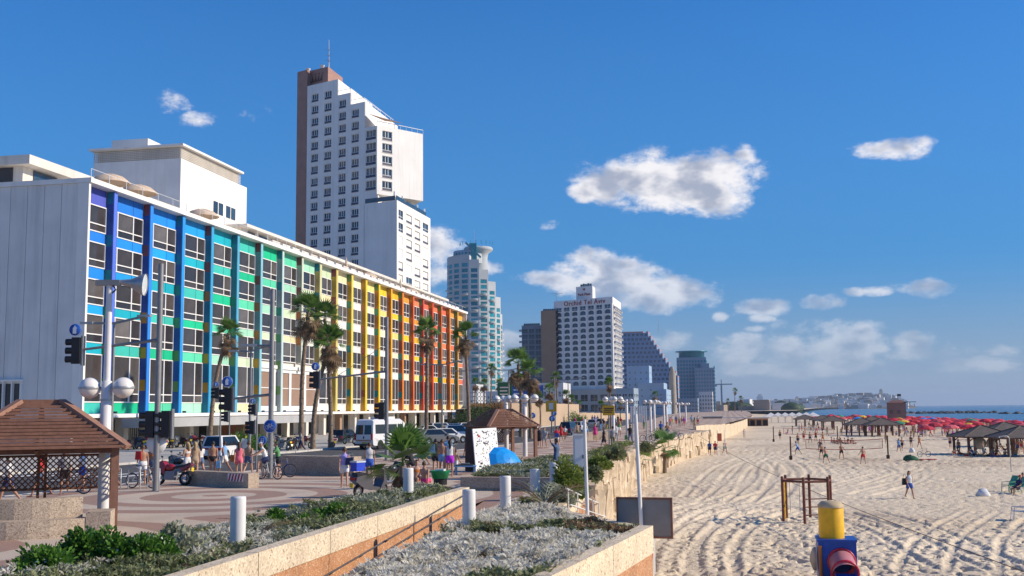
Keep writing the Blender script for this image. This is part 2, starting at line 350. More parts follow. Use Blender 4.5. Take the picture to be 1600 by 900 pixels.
def sheet(name, poly, z, m, kind='structure'):
    o = MB().add([(p[0], p[1], p[2] if len(p) > 2 else z) for p in poly], [tuple(range(len(poly)))]).build(name, m); return tag(o, kind=kind)
KERB = [(-30, -250), (-29.5, 25), (-28, 40), (-26, 55), (-22.6, 77), (-18.6, 109), (-17.5, 150), (-19.2, 252), (-24, 420), (-30, 700), (-30, 1000)]
FARK = [(-42, -250), (-42, 25), (-40.5, 50), (-38.5, 72), (-35, 86), (-33.5, 110), (-33.5, 150), (-34, 252), (-37, 420), (-42, 700), (-42, 1000)]
EDGE = [(-4.85, 39.2), (-5.1, 40), (-6.6, 52), (-7.5, 75), (-7.5, 96), (-6.0, 122), (-3.0, 152), (-2.6, 158)]
EDGE2 = [(-4.6, 161), (-1.5, 200), (4, 300), (10, 450), (14, 700), (16, 1000)]
sheet('sea', [(-600, -300), (9000, -300), (12000, 16000), (-600, 16000)], -4.0, M_SEA)
# land behind the town, out to the headland
sheet('land', [(-9000, -300), (-30, -300), (-30, 990), (45, 992), (80, 1300), (140, 2000), (215, 2600), (330, 2950), (470, 3050), (520, 3200), (420, 3600), (-200, 4200), (-9000, 9000)], -.30, M_LAND)
sheet('promenade', [(-29.9, -250), (-8.55, -250), (-8.55, 39.2)] + EDGE + EDGE2 + [(k[0] + .02, k[1]) for k in KERB[::-1]][:-1], 0.0, M_PROM)
sheet('road', [(k[0] + .3, k[1]) for k in KERB] + [(k[0] - .3, k[1]) for k in FARK[::-1]], -.13, M_ASPH)
sheet('hotel_forecourt', [(-75, -250), (-75, 700), (-42.2, 700)] + [(k[0] - .1, k[1]) for k in FARK[::-1][2:]], 0.0, M_PAVE)
def strip(name, line, w, z0, z1, m, off=0.0):
    mb = MB(); 
    for (a, b) in zip(line[:-1], line[1:]):
        n = Vector((-(b[1] - a[1]), b[0] - a[0], 0)).normalized()
        mb.prism([(a[0] + n.x * off, a[1] + n.y * off), (b[0] + n.x * off, b[1] + n.y * off), (b[0] + n.x * (off + w), b[1] + n.y * (off + w)), (a[0] + n.x * (off + w), a[1] + n.y * (off + w))], z0, z1)
    return mb.build(name, m)
kb = empty('kerb'); tag(kb, kind='structure')
for ln, off in ((KERB[1:8], 0.0), (FARK[1:8], -.28)):
    for (a, b) in zip(ln[:-1], ln[1:]):
        n = max(1, int((Vector(b) - Vector(a)).length / 2.4))
        for i in range(n if b[1] < 130 else 1):
            q = n if b[1] < 130 else 1
            p0 = Vector(a).lerp(Vector(b), i / q); p1 = Vector(a).lerp(Vector(b), (i + .985) / q)
            strip('kerb_stone', [tuple(p0), tuple(p1)], .28, -.3, .012 + random.uniform(0, .008), M_KERB, off).parent = kb
# road markings
mk = empty('road_markings'); tag(mk, kind='structure')
def midline(t, ys):
    def ip(line, y): 
        for a, b in zip(line[:-1], line[1:]):
            if a[1] <= y <= b[1]: return a[0] + (b[0] - a[0]) * (y - a[1]) / (b[1] - a[1])
        return line[-1][0]
    return [(ip(KERB, y) * (1 - t) + ip(FARK, y) * t, y) for y in ys]
for y in range(20, 240, 6):
    (a, b) = midline(.5, (y, y + 3)); MB().prism([(a[0] - .07, a[1]), (a[0] + .07, a[1]), (b[0] + .07, b[1]), (b[0] - .07, b[1])], -.126, -.122).build('lane_dash', M_WHITEP, mk)
for i in range(9):
    (a, b) = midline(.06 + i * .11, (54, 58)); MB().prism([(a[0] - .28, a[1]), (a[0] + .28, a[1]), (b[0] + .28, b[1]), (b[0] - .28, b[1])], -.126, -.122).build('crossing_bar', M_WHITEP, mk)

# ---------------- beach: one relief sheet near, a plain sheet beyond
def seg_dist(X, Y, line):
    best = np.full(X.shape, 1e9); along = np.zeros(X.shape); acc = 0
    for a, b in zip(line[:-1], line[1:]):
        dx, dy = b[0] - a[0], b[1] - a[1]; L2 = dx * dx + dy * dy; t = np.clip(((X - a[0]) * dx + (Y - a[1]) * dy) / L2, 0, 1)
        d = np.hypot(X - a[0] - t * dx, Y - a[1] - t * dy); w = d < best; best[w] = d[w]; along[w] = (acc + t * math.sqrt(L2))[w]; acc += math.sqrt(L2)
    return best, along
def beach_z(Y, X):
    s = 1500 / 1.0
    sh = np.interp(Y, [0, 350, 500, 750, 990], [92, 88, 78, 58, 50])
    return -2.65 - 1.55 * np.clip((X - (sh - 34)) / 34, 0, 1.4) ** 1.3
def build_beach():
    nt, ny = 430, 720; t = np.linspace(-.150, .56, nt); k = np.linspace(0, 1, ny); y = 21.5 / (1 - k * (1 - 21.5 / 232.0)) ** .93
    y = y * (232 / y[-1]); y[0] = 21.0
    T, Y = np.meshgrid(t, y); X = T * Y
    wx = X + .35 * vnoise(X * 1.1, Y * 1.1, 14); wy = Y + .35 * vnoise(X * 1.1 + 7, Y * 1.1, 15)
    f = vnoise(wx * 4.0, wy * 2.9, 1); f2 = vnoise(wx * 5.6 + 9, wy * 4.4, 2); f3 = vnoise(X * .55, Y * .55, 3); f4 = vnoise(X * 11, Y * 9, 4)
    trod = np.clip(vnoise(X * .09, Y * .09, 6) * 1.6 - .05, .45, 1.15)
    H = -.125 * np.clip((f - .66) * 11, 0, 1) * trod - .095 * np.clip((f2 - .665) * 9, 0, 1) * trod + .05 * (f3 - .5) + .022 * (f4 - .5) + .10 * (vnoise(X * .14, Y * .14, 5) - .5)
    smooth = np.ones(X.shape); TR = np.zeros(X.shape)
    curves = [[(1012, 900), (1022, 865), (1050, 830), (1090, 802), (1140, 785), (1190, 768)], [(1075, 900), (1078, 865), (1100, 835), (1140, 812), (1200, 795)],
              [(1108, 775), (1128, 748), (1150, 728), (1180, 715)], [(1135, 783), (1165, 755), (1180, 735), (1190, 722), (1215, 712)], [(1175, 783), (1200, 762), (1212, 742), (1204, 726), (1188, 716)],
              [(1245, 752), (1262, 738), (1245, 723), (1215, 713)], [(1300, 758), (1345, 745), (1370, 736), (1345, 726)], [(1330, 772), (1400, 752), (1420, 742)],
              [(1120, 680), (1160, 690), (1200, 700), (1240, 712)], [(1130, 676), (1180, 684), (1240, 700), (1290, 716)], [(1150, 672), (1205, 682), (1260, 697), (1330, 720)], [(1090, 690), (1125, 698), (1150, 708)],
              [(1330, 800), (1420, 830), (1500, 870), (1560, 895)], [(1480, 890), (1500, 840), (1560, 800)]]
    for ci, c in enumerate(curves):
        P = [G(px, py, -2.65) for px, py in c]; P = [(p.x, p.y) for p in P]
        Q = []                                           # Catmull-Rom
        for i in range(len(P) - 1):
            p0, p1, p2, p3 = P[max(i - 1, 0)], P[i], P[i + 1], P[min(i + 2, len(P) - 1)]
            for u in np.linspace(0, 1, 7)[:-1]:
                Q.append(tuple(.5 * ((2 * p1[a]) + (-p0[a] + p2[a]) * u + (2 * p0[a] - 5 * p1[a] + 4 * p2[a] - p3[a]) * u * u + (-p0[a] + 3 * p1[a] - 3 * p2[a] + p3[a]) * u ** 3) for a in (0, 1)))
        Q.append(P[-1])
        d, al = seg_dist(X, Y, Q)
        wdt = .24 if ci < 8 else .20
        for off in (0.0, 1.7):
            e = np.abs(d - off)
            tr = np.exp(-(e / wdt) ** 4) * (-.11) + np.exp(-((e - wdt * 1.6) / .13) ** 2) * .075
            tread = np.exp(-(e / wdt) ** 4) * .03 * np.sin(al * 2 * np.pi / .42)
            TR = np.where(np.abs(tr) > np.abs(TR), tr + tread, TR); smooth *= 1 - .5 * np.exp(-(e / (wdt * 1.7)) ** 4)
    H = H * smooth + TR * .62 * np.clip(.35 + 1.1 * vnoise(X * .22, Y * .22, 44), .3, 1)
    Z = beach_z(Y, X) + H * np.clip((240 - Y) / 30, 0, 1)
    V = np.stack([X, Y, Z], -1).reshape(-1, 3); i = np.arange(ny - 1)[:, None] * nt + np.arange(nt - 1)[None, :]; i = i.ravel()
    o = npmesh('beach', V, np.stack([i, i + 1, i + nt + 1, i + nt], 1), M_SAND, None, True); tag(o, kind='structure')
    ys = np.array([-250, 10, 21, 30, 60, 120, 180, 231.9, 300, 400, 500, 620, 750, 880, 990, 1060]); rows = []
    for yy in ys:
        x0 = -9 if yy < 231 else (-2 if yy < 400 else 0); x1 = 105; xs = np.linspace(x0, x1, 34); 
        zz = beach_z(np.full(34, yy), xs) - (.35 if yy < 231 else .0) - (.35 * (yy > 231 and yy < 232))
        rows.append(np.stack([xs, np.full(34, yy), zz], -1))
    V = np.concatenate(rows); n = 34; i = (np.arange(len(ys) - 1)[:, None] * n + np.arange(n - 1)[None, :]).ravel()
    tag(npmesh('beach_far', V, np.stack([i, i + 1, i + n + 1, i + n], 1), M_SAND, None, True), kind='structure')
build_beach()

# ---------------- ramp, planters and retaining walls in the foreground
def rampz(y): return -0.057 * (39.0 - y)
sheet('ramp', [(-8.5, 2, rampz(2)), (-5.6, 2, rampz(2)), (-4.9, 39.25, 0), (-8.57, 39.25, 0)], 0, M_PROM)
def pebble_wall(name, label, pts, z_top, z_band, z_bot, w, face=1, joints=3.6, cat='wall'):
    """cream capping slabs above an orange pebble base; pts is the visible foot line, thickness w to its left"""
    root = empty(name, (0, 0, 0), 0, label, cat); k = 0
    for a, b in zip(pts[:-1], pts[1:]):
        A = Vector(a); B = Vector(b); ln = (B - A).length; d = (B - A) / ln; n = Vector((-d.y, d.x)); c = max(1, round(ln / joints))
        for i in range(c):
            p = A + d * (ln * i / c + .012); q = A + d * (ln * (i + 1) / c - .012); e = random.uniform(0, .006)
            MB().prism([tuple(p), tuple(q), tuple(q + n * w), tuple(p + n * w)], z_band, z_top + e).build('capping_slab', M_CREAM, root)
            p2 = p + n * .03; q2 = q + n * .03
            MB().prism([tuple(p2), tuple(q2), tuple(q2 + n * (w - .06)), tuple(p2 + n * (w - .06))], z_bot, z_band - .004).build('base_panel', M_ORANGE, root)
    return root
WALL_A = pebble_wall('ramp_wall', 'long cream and orange pebble wall with handrail beside the ramp', [(-8.25, 8.0), (-8.25, 11.4), (-8.25, 18.75), (-8.25, 22.4), (-8.25, 35.2)], .72, .24, -2.2, .30)
for k, dz in enumerate((0.0, -.26)):
    mb = MB(); mb.tube([(-8.08, 12, rampz(12) + .88 + dz), (-8.08, 34.2, rampz(34.2) + .88 + dz)], .022, 8); mb.build('handrail', mat('dull_steel', (.16, .14, .13), .45, .15, 3, metal=.6), WALL_A)
    for i in range(12):
        y = 12.6 + i * 1.9; z = rampz(y) + .88 + dz; MB().tube([(-8.24, y, z - .07), (-8.15, y, z - .07), (-8.08, y, z - .02)], .011, 5).build('rail_bracket', MATS['dull_steel'], WALL_A)
WALL_B = pebble_wall('beach_wall', 'cream aggregate planter wall with orange base above the sand', [(-3.95, 10.5), (-2.88, 18.1), (-2.29, 22.2), (-1.75, 26.05)], .50, -.12, -3.0, .32)
WALL_C = pebble_wall('beach_wall', 'short cream return wall behind the silver planting by the beach', [(-1.78, 26.1), (-4.55, 30.6)], .44, -.12, -3.0, .28)
WALL_D = pebble_wall('beach_wall', 'cream and orange planter wall beyond the silver planting', [(-4.6, 30.7), (-4.9, 36), (-5.15, 41.5)], .46, -.1, -3.0, .34, joints=2.4)
# soil bodies of the planters
for (nm, poly, z) in (('planter_soil', [(-6.2, 8), (-4.2, 8), (-3.15, 18.1), (-2.55, 22.2), (-2.05, 25.9), (-4.7, 30.3), (-5.3, 36), (-6.3, 36), (-6.7, 28)], .22),
                      ('planter_soil', [(-8.5, 8), (-8.5, 35.0), (-9.6, 36.6), (-10.8, 36.9), (-11.2, 33), (-12.1, 25), (-13.1, 18), (-13.6, 8)], .36),
                      ('planter_soil', [(-10.3, 43.9), (-6.9, 43.9), (-5.6, 41.4), (-6.5, 50), (-7.4, 62), (-9.5, 60), (-11.0, 52)], .40)):
    mb = MB(); mb.prism(poly, -2.9, z); tag(mb.build(nm, M_SOIL), kind='structure')
cp = empty('planter_coping', label='pale stone edging between the ramp and the silver planting', cat='coping')
for i in range(7):
    y0 = 8 + i * 3.0; x0 = -6.25 - (y0 - 8) * .024; x1 = -6.25 - (y0 + 2.97 - 8) * .024
    MB().prism([(x0 - .3, y0), (x0, y0), (x1, y0 + 2.97), (x1 - .3, y0 + 2.97)], -2.6, .16 + .004 * (i % 2)).build('coping_stone', M_CREAM, cp)
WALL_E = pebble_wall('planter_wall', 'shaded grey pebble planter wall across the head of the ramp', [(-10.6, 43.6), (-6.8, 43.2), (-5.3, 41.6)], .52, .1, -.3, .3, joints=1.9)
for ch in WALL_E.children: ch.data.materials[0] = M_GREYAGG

# ---------------- sea wall of upright rough stones, with a coping
def sea_wall():
    root = empty('sea_wall', label='rough sandstone sea wall below the promenade edge', cat='wall'); rs = random.Random(3)
    pts = [Vector(p) for p in [(-5.2, 41.6), (-6.6, 52), (-7.5, 75), (-7.5, 96), (-6.0, 122), (-3.0, 152), (-2.6, 158)]]
    protos = []
    for k in range(8):
        n = 7; mb = MB(); w, h, t = rs.uniform(.5, 1.1), 1.0, rs.uniform(.35, .7); ring = []
        vs = []
        for lv, (zz, sc) in enumerate(((0, .92), (.12, 1), (.5, 1.02), (.88, .98), (1, .85))):
            for j in range(n):
                a = 2 * math.pi * j / n; vs.append((math.cos(a) * w / 2 * sc * rs.uniform(.85, 1.12), math.sin(a) * t / 2 * sc * rs.uniform(.75, 1.2), zz + rs.uniform(-.03, .03)))
        fs = [(l * n + j, l * n + (j + 1) % n, (l + 1) * n + (j + 1) % n, (l + 1) * n + j) for l in range(4) for j in range(n)] + [tuple(range(4 * n, 5 * n)), tuple(range(n))[::-1]]
        protos.append((mb.add(vs, fs).mesh('stone', M_STONE), w))
    cnt = 0
    for a, b in zip(pts[:-1], pts[1:]):
        d = (b - a); ln = d.length; d /= ln; n = Vector((d.y, -d.x)); rz = math.atan2(d.y, d.x)
        s = 0.0
        while s < ln:
            me, w = protos[rs.randrange(8)]; zz = -2.95
            st = w * (1.15 if a.y < 90 else 1.9)
            while zz < -.1 and cnt < 297:
                h = rs.uniform(.7, 1.9); h = min(h, .05 - zz + .05) if zz + h > -.3 else h
                o = link('stone', me, root); p = a + d * (s + st / 2) + n * (.18 + (.0 - zz) * .07 + rs.uniform(-.12, .22)); o.location = (p.x, p.y, zz)
                o.rotation_euler = (rs.uniform(-.12, .12), rs.uniform(-.14, .14), rz + rs.uniform(-.35, .35)); o.scale = (st / w * .93, 1.2, h * 1.0); zz += h; cnt += 1
            s += st
        MB().prism([tuple(a + n * .1), tuple(b + n * .1), tuple(b - n * 1.2), tuple(a - n * 1.2)], -3.2, -.06).build('backing', M_STONE, root)
        c = max(1, int(ln / 3))
        for i in range(c):
            p = a + d * (ln * i / c + .01); q = a + d * (ln * (i + 1) / c - .01)
            MB().prism([tuple(p + n * .28), tuple(q + n * .28), tuple(q - n * .12), tuple(p - n * .12)], -.25, max(.06, .34 - .011 * max(0, p.y - 48)) + rs.uniform(0, .01)).build('coping_stone', M_CREAM, root)
    return root
sea_wall()
# lower wall where the promenade goes on beyond the steps
sw2 = empty('promenade_wall', label='low stone wall where the promenade meets the beach farther on', cat='wall')
for a, b in zip(EDGE2[:4], EDGE2[1:5]):
    n = 6
    for i in range(n):
        p = Vector(a).lerp(Vector(b), i / n); q = Vector(a).lerp(Vector(b), (i + .97) / n); MB().prism([(p.x - .2, p.y), (p.x + .25, p.y), (q.x + .25, q.y), (q.x - .2, q.y)], -3.2, .55 - .9 * min(1, max(0, (p.y - 170) / 60))).build('wall_block', M_STONE, sw2)
# groyne and breakwaters of boulders
def boulders(name, label, x0, x1, y, n, zc, h, wy):
    rs = random.Random(label); mb = MB()
    for i in range(n):
        x = x0 + (x1 - x0) * rs.random(); r = rs.uniform(.5, 1.0) * h; mb.ball((x, y + rs.uniform(-wy, wy), zc + rs.uniform(-.3, .3) * h), r, 6, 4, 0, (1.3, 1.2, .8))
    o = mb.build(name, mat('wet_boulder', (.055, .055, .055), .8, .3, .3)); return tag(o, label, 'breakwater', kind='stuff')
boulders('rock_groyne', 'dark rock groyne in the shallows off the umbrella beach', 92, 240, 450, 260, -4.0, 1.5, 5)
boulders('breakwater', 'dark breakwater of boulders near the horizon on the right', 205, 430, 900, 220, -4.0, 2.4, 5)
boulders('breakwater', 'dark breakwater of boulders farther out beside the lifeguard hut', 150, 225, 1000, 90, -4.0, 2.4, 5)
# ================================================================ buildings
def hx(s):
    s = s.lstrip('#'); c = [int(s[i:i + 2], 16) / 255 for i in (0, 2, 4)]
    return tuple(x / 12.92 if x <= .04045 else ((x + .055) / 1.055) ** 2.4 for x in c)
def paint(h, rough=.55, var=.07): return mat('paint_' + h, tuple(x * .92 for x in hx(h)), rough, var, .7, rnd=.09, streak=.22)
M_WHITE = mat('white_render', (.80, .77, .71), .85, .06, .5, .08, 20, streak=.22); M_OFFW = mat('off_white_render', (.72, .66, .57), .85, .08, .4, streak=.3)
M_FRAME = mat('window_frame_white', (.80, .78, .73), .5, .04, 2); M_SIDE = mat('grey_side_wall', (.70, .68, .64), .85, .08, .35, .15, 6, streak=.38, rnd=.04)
M_GL = glass('tinted_glass', (.045, .040, .040), .10, .35); M_GL2 = glass('tinted_glass_warm', (.062, .050, .043), .14, .3); M_GL3 = glass('tinted_glass_curtain', (.10, .088, .08), .2, .3); M_GLB = glass('blue_glass', (.030, .055, .085), .06, .6)
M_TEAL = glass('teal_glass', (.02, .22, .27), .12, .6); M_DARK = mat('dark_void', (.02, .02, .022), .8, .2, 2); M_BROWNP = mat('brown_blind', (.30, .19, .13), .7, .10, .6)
M_METAL = mat('painted_grey_metal', (.24, .24, .245), .45, .1, 2, metal=.3); M_WMETAL = mat('white_metal', (.74, .73, .70), .4, .05, 2); M_LTMETAL = mat('galvanised_metal', (.42, .42, .42), .4, .12, 3, metal=.5)
M_TAN = mat('tan_cladding', (.36, .22, .135), .8, .07, .3); M_BRN = mat('brown_tile_cladding', (.36, .20, .15), .7, .10, .5); M_BRICK = mat('orange_brick', (.44, .17, .07), .85, .2, 3)

def pick(L, i): return L[min(max(int(i), 0), len(L) - 1)]
P_LEFT = ['5660c0', '1f7fe0', '1c8ce8', '1aa0e6', '14aec0', '3fbfae', '16c48e', '5cd2a6', 'a8e0c0', 'd2e2bc', 'ece0ae', 'f2eee0', 'f2eee0', 'f0eee4']
P_RIGHT = ['f2f0ea', 'f4ecc8', 'f4de86', 'f6cf2c', 'f4bb1c', 'f5a23c', 'f48a5c', 'ee7458', 'f08052', 'f4a24e', 'f4b03a']
def panel_col(b, r):
    if b <= 10: return pick(P_LEFT, b + r * 1.0 + (0 if b else 0))
    t = b - 10
    if b >= 19: t = 6.5 + (b - 18) * 1.4
    return pick(P_RIGHT, t - r * .85)
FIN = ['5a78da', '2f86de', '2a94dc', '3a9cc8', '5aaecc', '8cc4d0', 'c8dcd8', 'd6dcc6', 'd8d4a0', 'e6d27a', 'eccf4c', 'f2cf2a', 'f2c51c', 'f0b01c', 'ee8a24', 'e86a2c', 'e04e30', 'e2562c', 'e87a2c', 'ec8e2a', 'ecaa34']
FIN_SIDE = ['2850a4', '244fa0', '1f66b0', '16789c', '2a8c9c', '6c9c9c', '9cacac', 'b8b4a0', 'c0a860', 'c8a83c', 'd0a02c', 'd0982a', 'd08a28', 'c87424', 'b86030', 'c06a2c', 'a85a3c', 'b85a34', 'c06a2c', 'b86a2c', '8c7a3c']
ACC_A = ['8c4648', 'b0603c', 'c07a3c', 'c89a34']; ACC_B = ['1c7c94', '2c8c84', '4c9a6c', '6a9a5c']

def hotel():
    H = empty('rainbow_hotel', (-55.15, 86.4, 0), -.0061, 'long hotel with rainbow coloured window panels facing the road', 'hotel')
    L = 140.0; PT = [23.50, 19.46, 16.24, 12.86, 9.49, 4.2]; PB = [21.89, 18.54, 15.21, 12.06, 8.52, 3.2]
    W_ = MB(); W_.box(-18, .35, 3.3, -.22, L - .1, 23.4); W_.build('wall', M_OFFW, H)
    fins = [4.1 + 6.42 * i for i in range(21)]; edges = [(.30, fins[0])] + [(fins[i] + .72, fins[i + 1]) for i in range(20)] + [(fins[20] + .72, L - .35)]
    rs = random.Random(2); meshes = {}
    rest = MB(); rest_mats = []; fpan = {}
    def box_mesh(key, d, m):
        if (key, d) not in fpan: fpan[(key, d)] = MB().box(0, 0, 0, d[0], d[1], d[2]).mesh(key, m)
        return fpan[(key, d)]
    for b, (y0, y1) in enumerate(edges):
        w = y1 - y0; cuts = [0, .2, .68, 1.0] if b else [0, .22, 1.0]
        if b == 21: cuts = [0, .4, 1.0]
        lower = 6 <= b <= 8                                   # the stretch with the large brown blinds below
        for r in range(6):
            if lower and r >= 4: continue
            m = paint(panel_col(b, r) if not (b > 9 and r == 5) else ('f2eee2' if b < 15 else 'e8d8a0'))
            for c0, c1 in zip(cuts[:-1], cuts[1:]):
                d = (.10, round((c1 - c0) * w - .06, 3), round(PT[r] - PB[r] - .04, 3))
                if b <= 14: o = link('spandrel_panel', box_mesh('spandrel_panel' + m.name, d, m), H); o.location = (-.12, y0 + c0 * w + .03, PB[r] + .02)
                else:
                    if m not in rest_mats: rest_mats.append(m)
                    rest.box(-.12, y0 + c0 * w + .03, PB[r] + .02, -.02, y0 + c1 * w - .03, PT[r] - .02, rest_mats.index(m))
        for r in range(5):
            if lower and r >= 4: continue
            z0, z1 = PT[r + 1], PB[r]; h = z1 - z0; tr = z0 + h * (.30 if r < 4 else .19)
            key = ('window', round(w, 2), r)
            if key not in meshes:
                f = MB(); t = .15 if b < 5 else .11
                for cc in cuts: 
                    yy = min(max(cc * w, t / 2), w - t / 2); f.box(-.10, yy - t / 2, 0, .05, yy + t / 2, h)
                for zz in (0.0, tr - z0 - .05, h - .10): f.box(-.098, .02, zz, .045, w - .02, zz + .10)
                meshes[key] = f.mesh('window', M_FRAME)
            wn = link('window', meshes[key], H); wn.location = (0, y0, z0)
            for c0, c1 in zip(cuts[:-1], cuts[1:]):
                for (a, bz, nm) in ((0, tr - z0, 0), (tr - z0, h, 1)):
                    if b > 9:
                        continue
                    g = rs.choice((M_GL, M_GL, M_GL2, M_GL3)) if nm or rs.random() < .3 else M_GL
                    d = (.03, round((c1 - c0) * w, 3), round(bz - a, 3))
                    o = link('pane', box_mesh('pane' + g.name, d, g), wn); o.location = (-.09, c0 * w, a)
            if b > 9:
                g = rs.choice((M_GL, M_GL, M_GL2, M_GL3)); o = link('pane', box_mesh('pane' + g.name, (.03, round(w, 3), round(h, 3)), g), wn); o.location = (-.09, 0, 0)
    o = rest.build('spandrel_panel', rest_mats, H); o['kind'] = 'stuff'
    for i, y in enumerate(fins):                               # fins: a coloured front plate over side panels with accent squares
        zb = 8.5 if 7 <= i <= 8 else 3.2
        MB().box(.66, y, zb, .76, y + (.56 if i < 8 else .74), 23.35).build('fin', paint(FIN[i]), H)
        zs = [23.35, 19.4, 16.2, 12.85, 9.5, 6.4, 3.2]
        for k in range(6):
            if zs[k + 1] < zb - .2: continue
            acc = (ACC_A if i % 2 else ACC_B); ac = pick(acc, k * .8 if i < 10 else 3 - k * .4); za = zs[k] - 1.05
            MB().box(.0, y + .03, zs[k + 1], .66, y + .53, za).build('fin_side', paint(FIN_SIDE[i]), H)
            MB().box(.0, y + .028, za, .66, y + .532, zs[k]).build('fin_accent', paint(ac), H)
    # large blind windows low in the middle
    for k in range(4):
        y = fins[5] + .8 + k * 5.0; f = MB()
        f.box(.02, y, 3.9, .16, y + .35, 8.5); f.box(.02, y + 4.65, 3.9, .16, y + 5.0, 8.5); f.box(.02, y + .35, 8.1, .14, y + 4.65, 8.5); f.box(.02, y + .35, 6.1, .08, y + 4.65, 6.2)
        wn = f.build('large_window', M_FRAME, H); MB().box(-.02, y + .3, 4.0, .015, y + 4.7, 8.2).build('blind', M_BROWNP, wn)
    MB().box(-.2, fins[5] + .75, 3.3, .25, fins[9] - .1, 3.95).build('white_band', M_FRAME, H); MB().box(-.2, fins[5] + .75, 8.52, .30, fins[9] - .1, 8.95).build('white_band', M_FRAME, H)
    # roof slab, white end frame, ledge
    MB().box(-18.3, -.15, 23.42, 1.05, L + .3, 23.85).build('roof_slab', M_WHITE, H)
    MB().box(-.2, -.12, 3.0, .85, .18, 23.40).build('end_frame', M_WHITE, H); MB().box(-.2, L - .12, 3.0, .85, L + .15, 23.40).build('end_frame', M_WHITE, H)
    MB().box(-6, -.1, 2.85, .95, L + .12, 3.18).build('ledge', M_WHITE, H)
    # grey side wall of tall panels facing the camera
    for k in range(11):
        x = -.22 - 1.68 * k; MB().box(x - 1.60, -.02 - .01 * (k % 2), 0, x, .3, 23.40).build('wall_panel', M_SIDE, H); MB().box(x - 1.68, .05, 0, x - 1.6, .29, 23.40).build('joint_strip', M_FRAME, H)
    for k in range(6):
        x = -5.0 - .86 * k; MB().box(x - .10, -.30, 3.3, x, .0, 6.1).build('window_fin', M_FRAME, H); MB().box(x - .80, -.05, 3.4, x - .12, -.025, 5.9).build('side_window', M_GL, H)
    MB().box(-10.4, -.3, 6.1, -4.9, .0, 6.25).build('window_head', M_FRAME, H)
    # ground floor
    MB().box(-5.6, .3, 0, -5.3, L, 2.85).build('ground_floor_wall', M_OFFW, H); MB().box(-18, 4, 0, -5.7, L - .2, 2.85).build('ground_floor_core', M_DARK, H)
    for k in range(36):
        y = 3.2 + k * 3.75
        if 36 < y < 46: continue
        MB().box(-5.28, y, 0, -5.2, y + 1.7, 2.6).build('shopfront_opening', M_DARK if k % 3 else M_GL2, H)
    MB().box(-5.28, 37, 0, -5.15, 47, 2.8).build('brick_front', M_BRICK, H)
    for k in range(44): MB().box(-5.12, 2 + k * .42, .3, -5.05, 2 + k * .42 + .16, 2.7).build('white_slat', M_FRAME, H)
    for k in range(22): MB().box(-.9, 1.8 + k * 6.42, 0, -.1, 2.6 + k * 6.42, 2.85).build('column', M_OFFW if k % 5 else M_TAN, H)
    MB().box(.96, 6, 1.9, 3.4, 47, 2.78).build('canopy', mat('grey_canopy', (.40, .40, .39), .7, .08, .5), H)
    for i, y in enumerate(fins): MB().cbox((.9, y + .9, 3.32), (.25, .35, .18)).build('facade_lamp', M_DARK, H)
    # roof terrace: railing, setback storey
    for k in range(48): MB().box(.75, .2 + k * 2.9, 23.85, .80, .25 + k * 2.9, 24.75).build('rail_post', M_WMETAL, H)
    MB().tube([(.78, .2, 24.72), (.78, L - .5, 24.72)], .025, 5).build('rail', M_WMETAL, H)
    MB().box(-16, 39.5, 23.85, -3.4, L - 3, 26.0).build('setback_wall', M_OFFW, H); MB().box(-16.5, 39, 26.0, -2.4, L - 2.4, 26.35).build('setback_roof', M_OFFW, H)
    for k in range(26): MB().box(-3.38, 41 + k * 3.7, 24.3, -3.3, 43.3 + k * 3.7, 25.8).build('setback_window', M_GLB if k % 3 else M_GL3, H)
    for k in range(30): MB().box(-.3, 41 + k * 3.2, 23.85, .1, 43.4 + k * 3.2, 24.5).build('planter_box', M_WHITE if k % 4 else M_OFFW, H)
    # near penthouse with deep windows
    MB().box(-18, 2.5, 23.85, -7.6, 34, 25.9).build('penthouse_wall', M_OFFW, H); MB().box(-18.6, 1.7, 25.9, -6.4, 36, 26.75).build('penthouse_roof', M_OFFW, H)
    for (x0, x1) in ((-10.6, -8.6), (-13.6, -11.6)): MB().box(x0, 2.42, 24.0, x1, 2.48, 25.8).build('penthouse_window', M_GL, H)
    for k in range(5): MB().box(-7.58, 4 + k * 5.5, 24.0, -7.5, 7.6 + k * 5.5, 25.8).build('penthouse_window', M_GLB, H)
    # white plant block above the roof, with a lattice screen
    bx = -6.9; y0, y1 = 30.5, 48.4; Hh = 32.9
    MB().box(-18.2, y0, 23.85, bx, y1, Hh).build('plant_block', M_WHITE, H); MB().box(-18.6, y0 - .5, 34.3, bx + .5, y1 - 2, 34.55).build('screen_cap', M_WHITE, H)
    MB().box(-17.9, y0 + .3, Hh, bx - .3, y1 - 2.6, 34.25).build('screen_back', mat('screen_grey', (.5, .48, .45), .8), H)
    MB().box(-20.5, 38, 34.6, -15.5, 47, 37.6).build('lift_house', M_WHITE, H)
    for k in range(46): MB().box(-18.2 + k * .245, y0 + .02, Hh, -18.2 + k * .245 + .09, y0 + .10, 34.3).build('screen_slat', M_OFFW, H)
    for k in range(7): MB().box(-18.2, y0 - .04, Hh + .12 + k * .2, bx, y0 + .015, Hh + .2 + k * .2).build('screen_bar', M_OFFW, H)
    for k in range(60): MB().box(bx - .10, y0 + k * .255, Hh, bx - .02, y0 + .1 + k * .255, 34.3).build('screen_slat', M_OFFW, H)
    for k in range(7): MB().box(bx - .015, y0, Hh + .12 + k * .2, bx + .04, y1 - 2, Hh + .2 + k * .2).build('screen_bar', M_OFFW, H)
    for k in range(4):
        y = y0 + 8.4 + k * 1.45 + (.6 if k > 1 else 0); MB().box(bx + .005, y, 27.9, bx + .06, y + 1.15, 29.4).build('plant_window', M_GLB, H)
    return H
HOTEL = hotel()
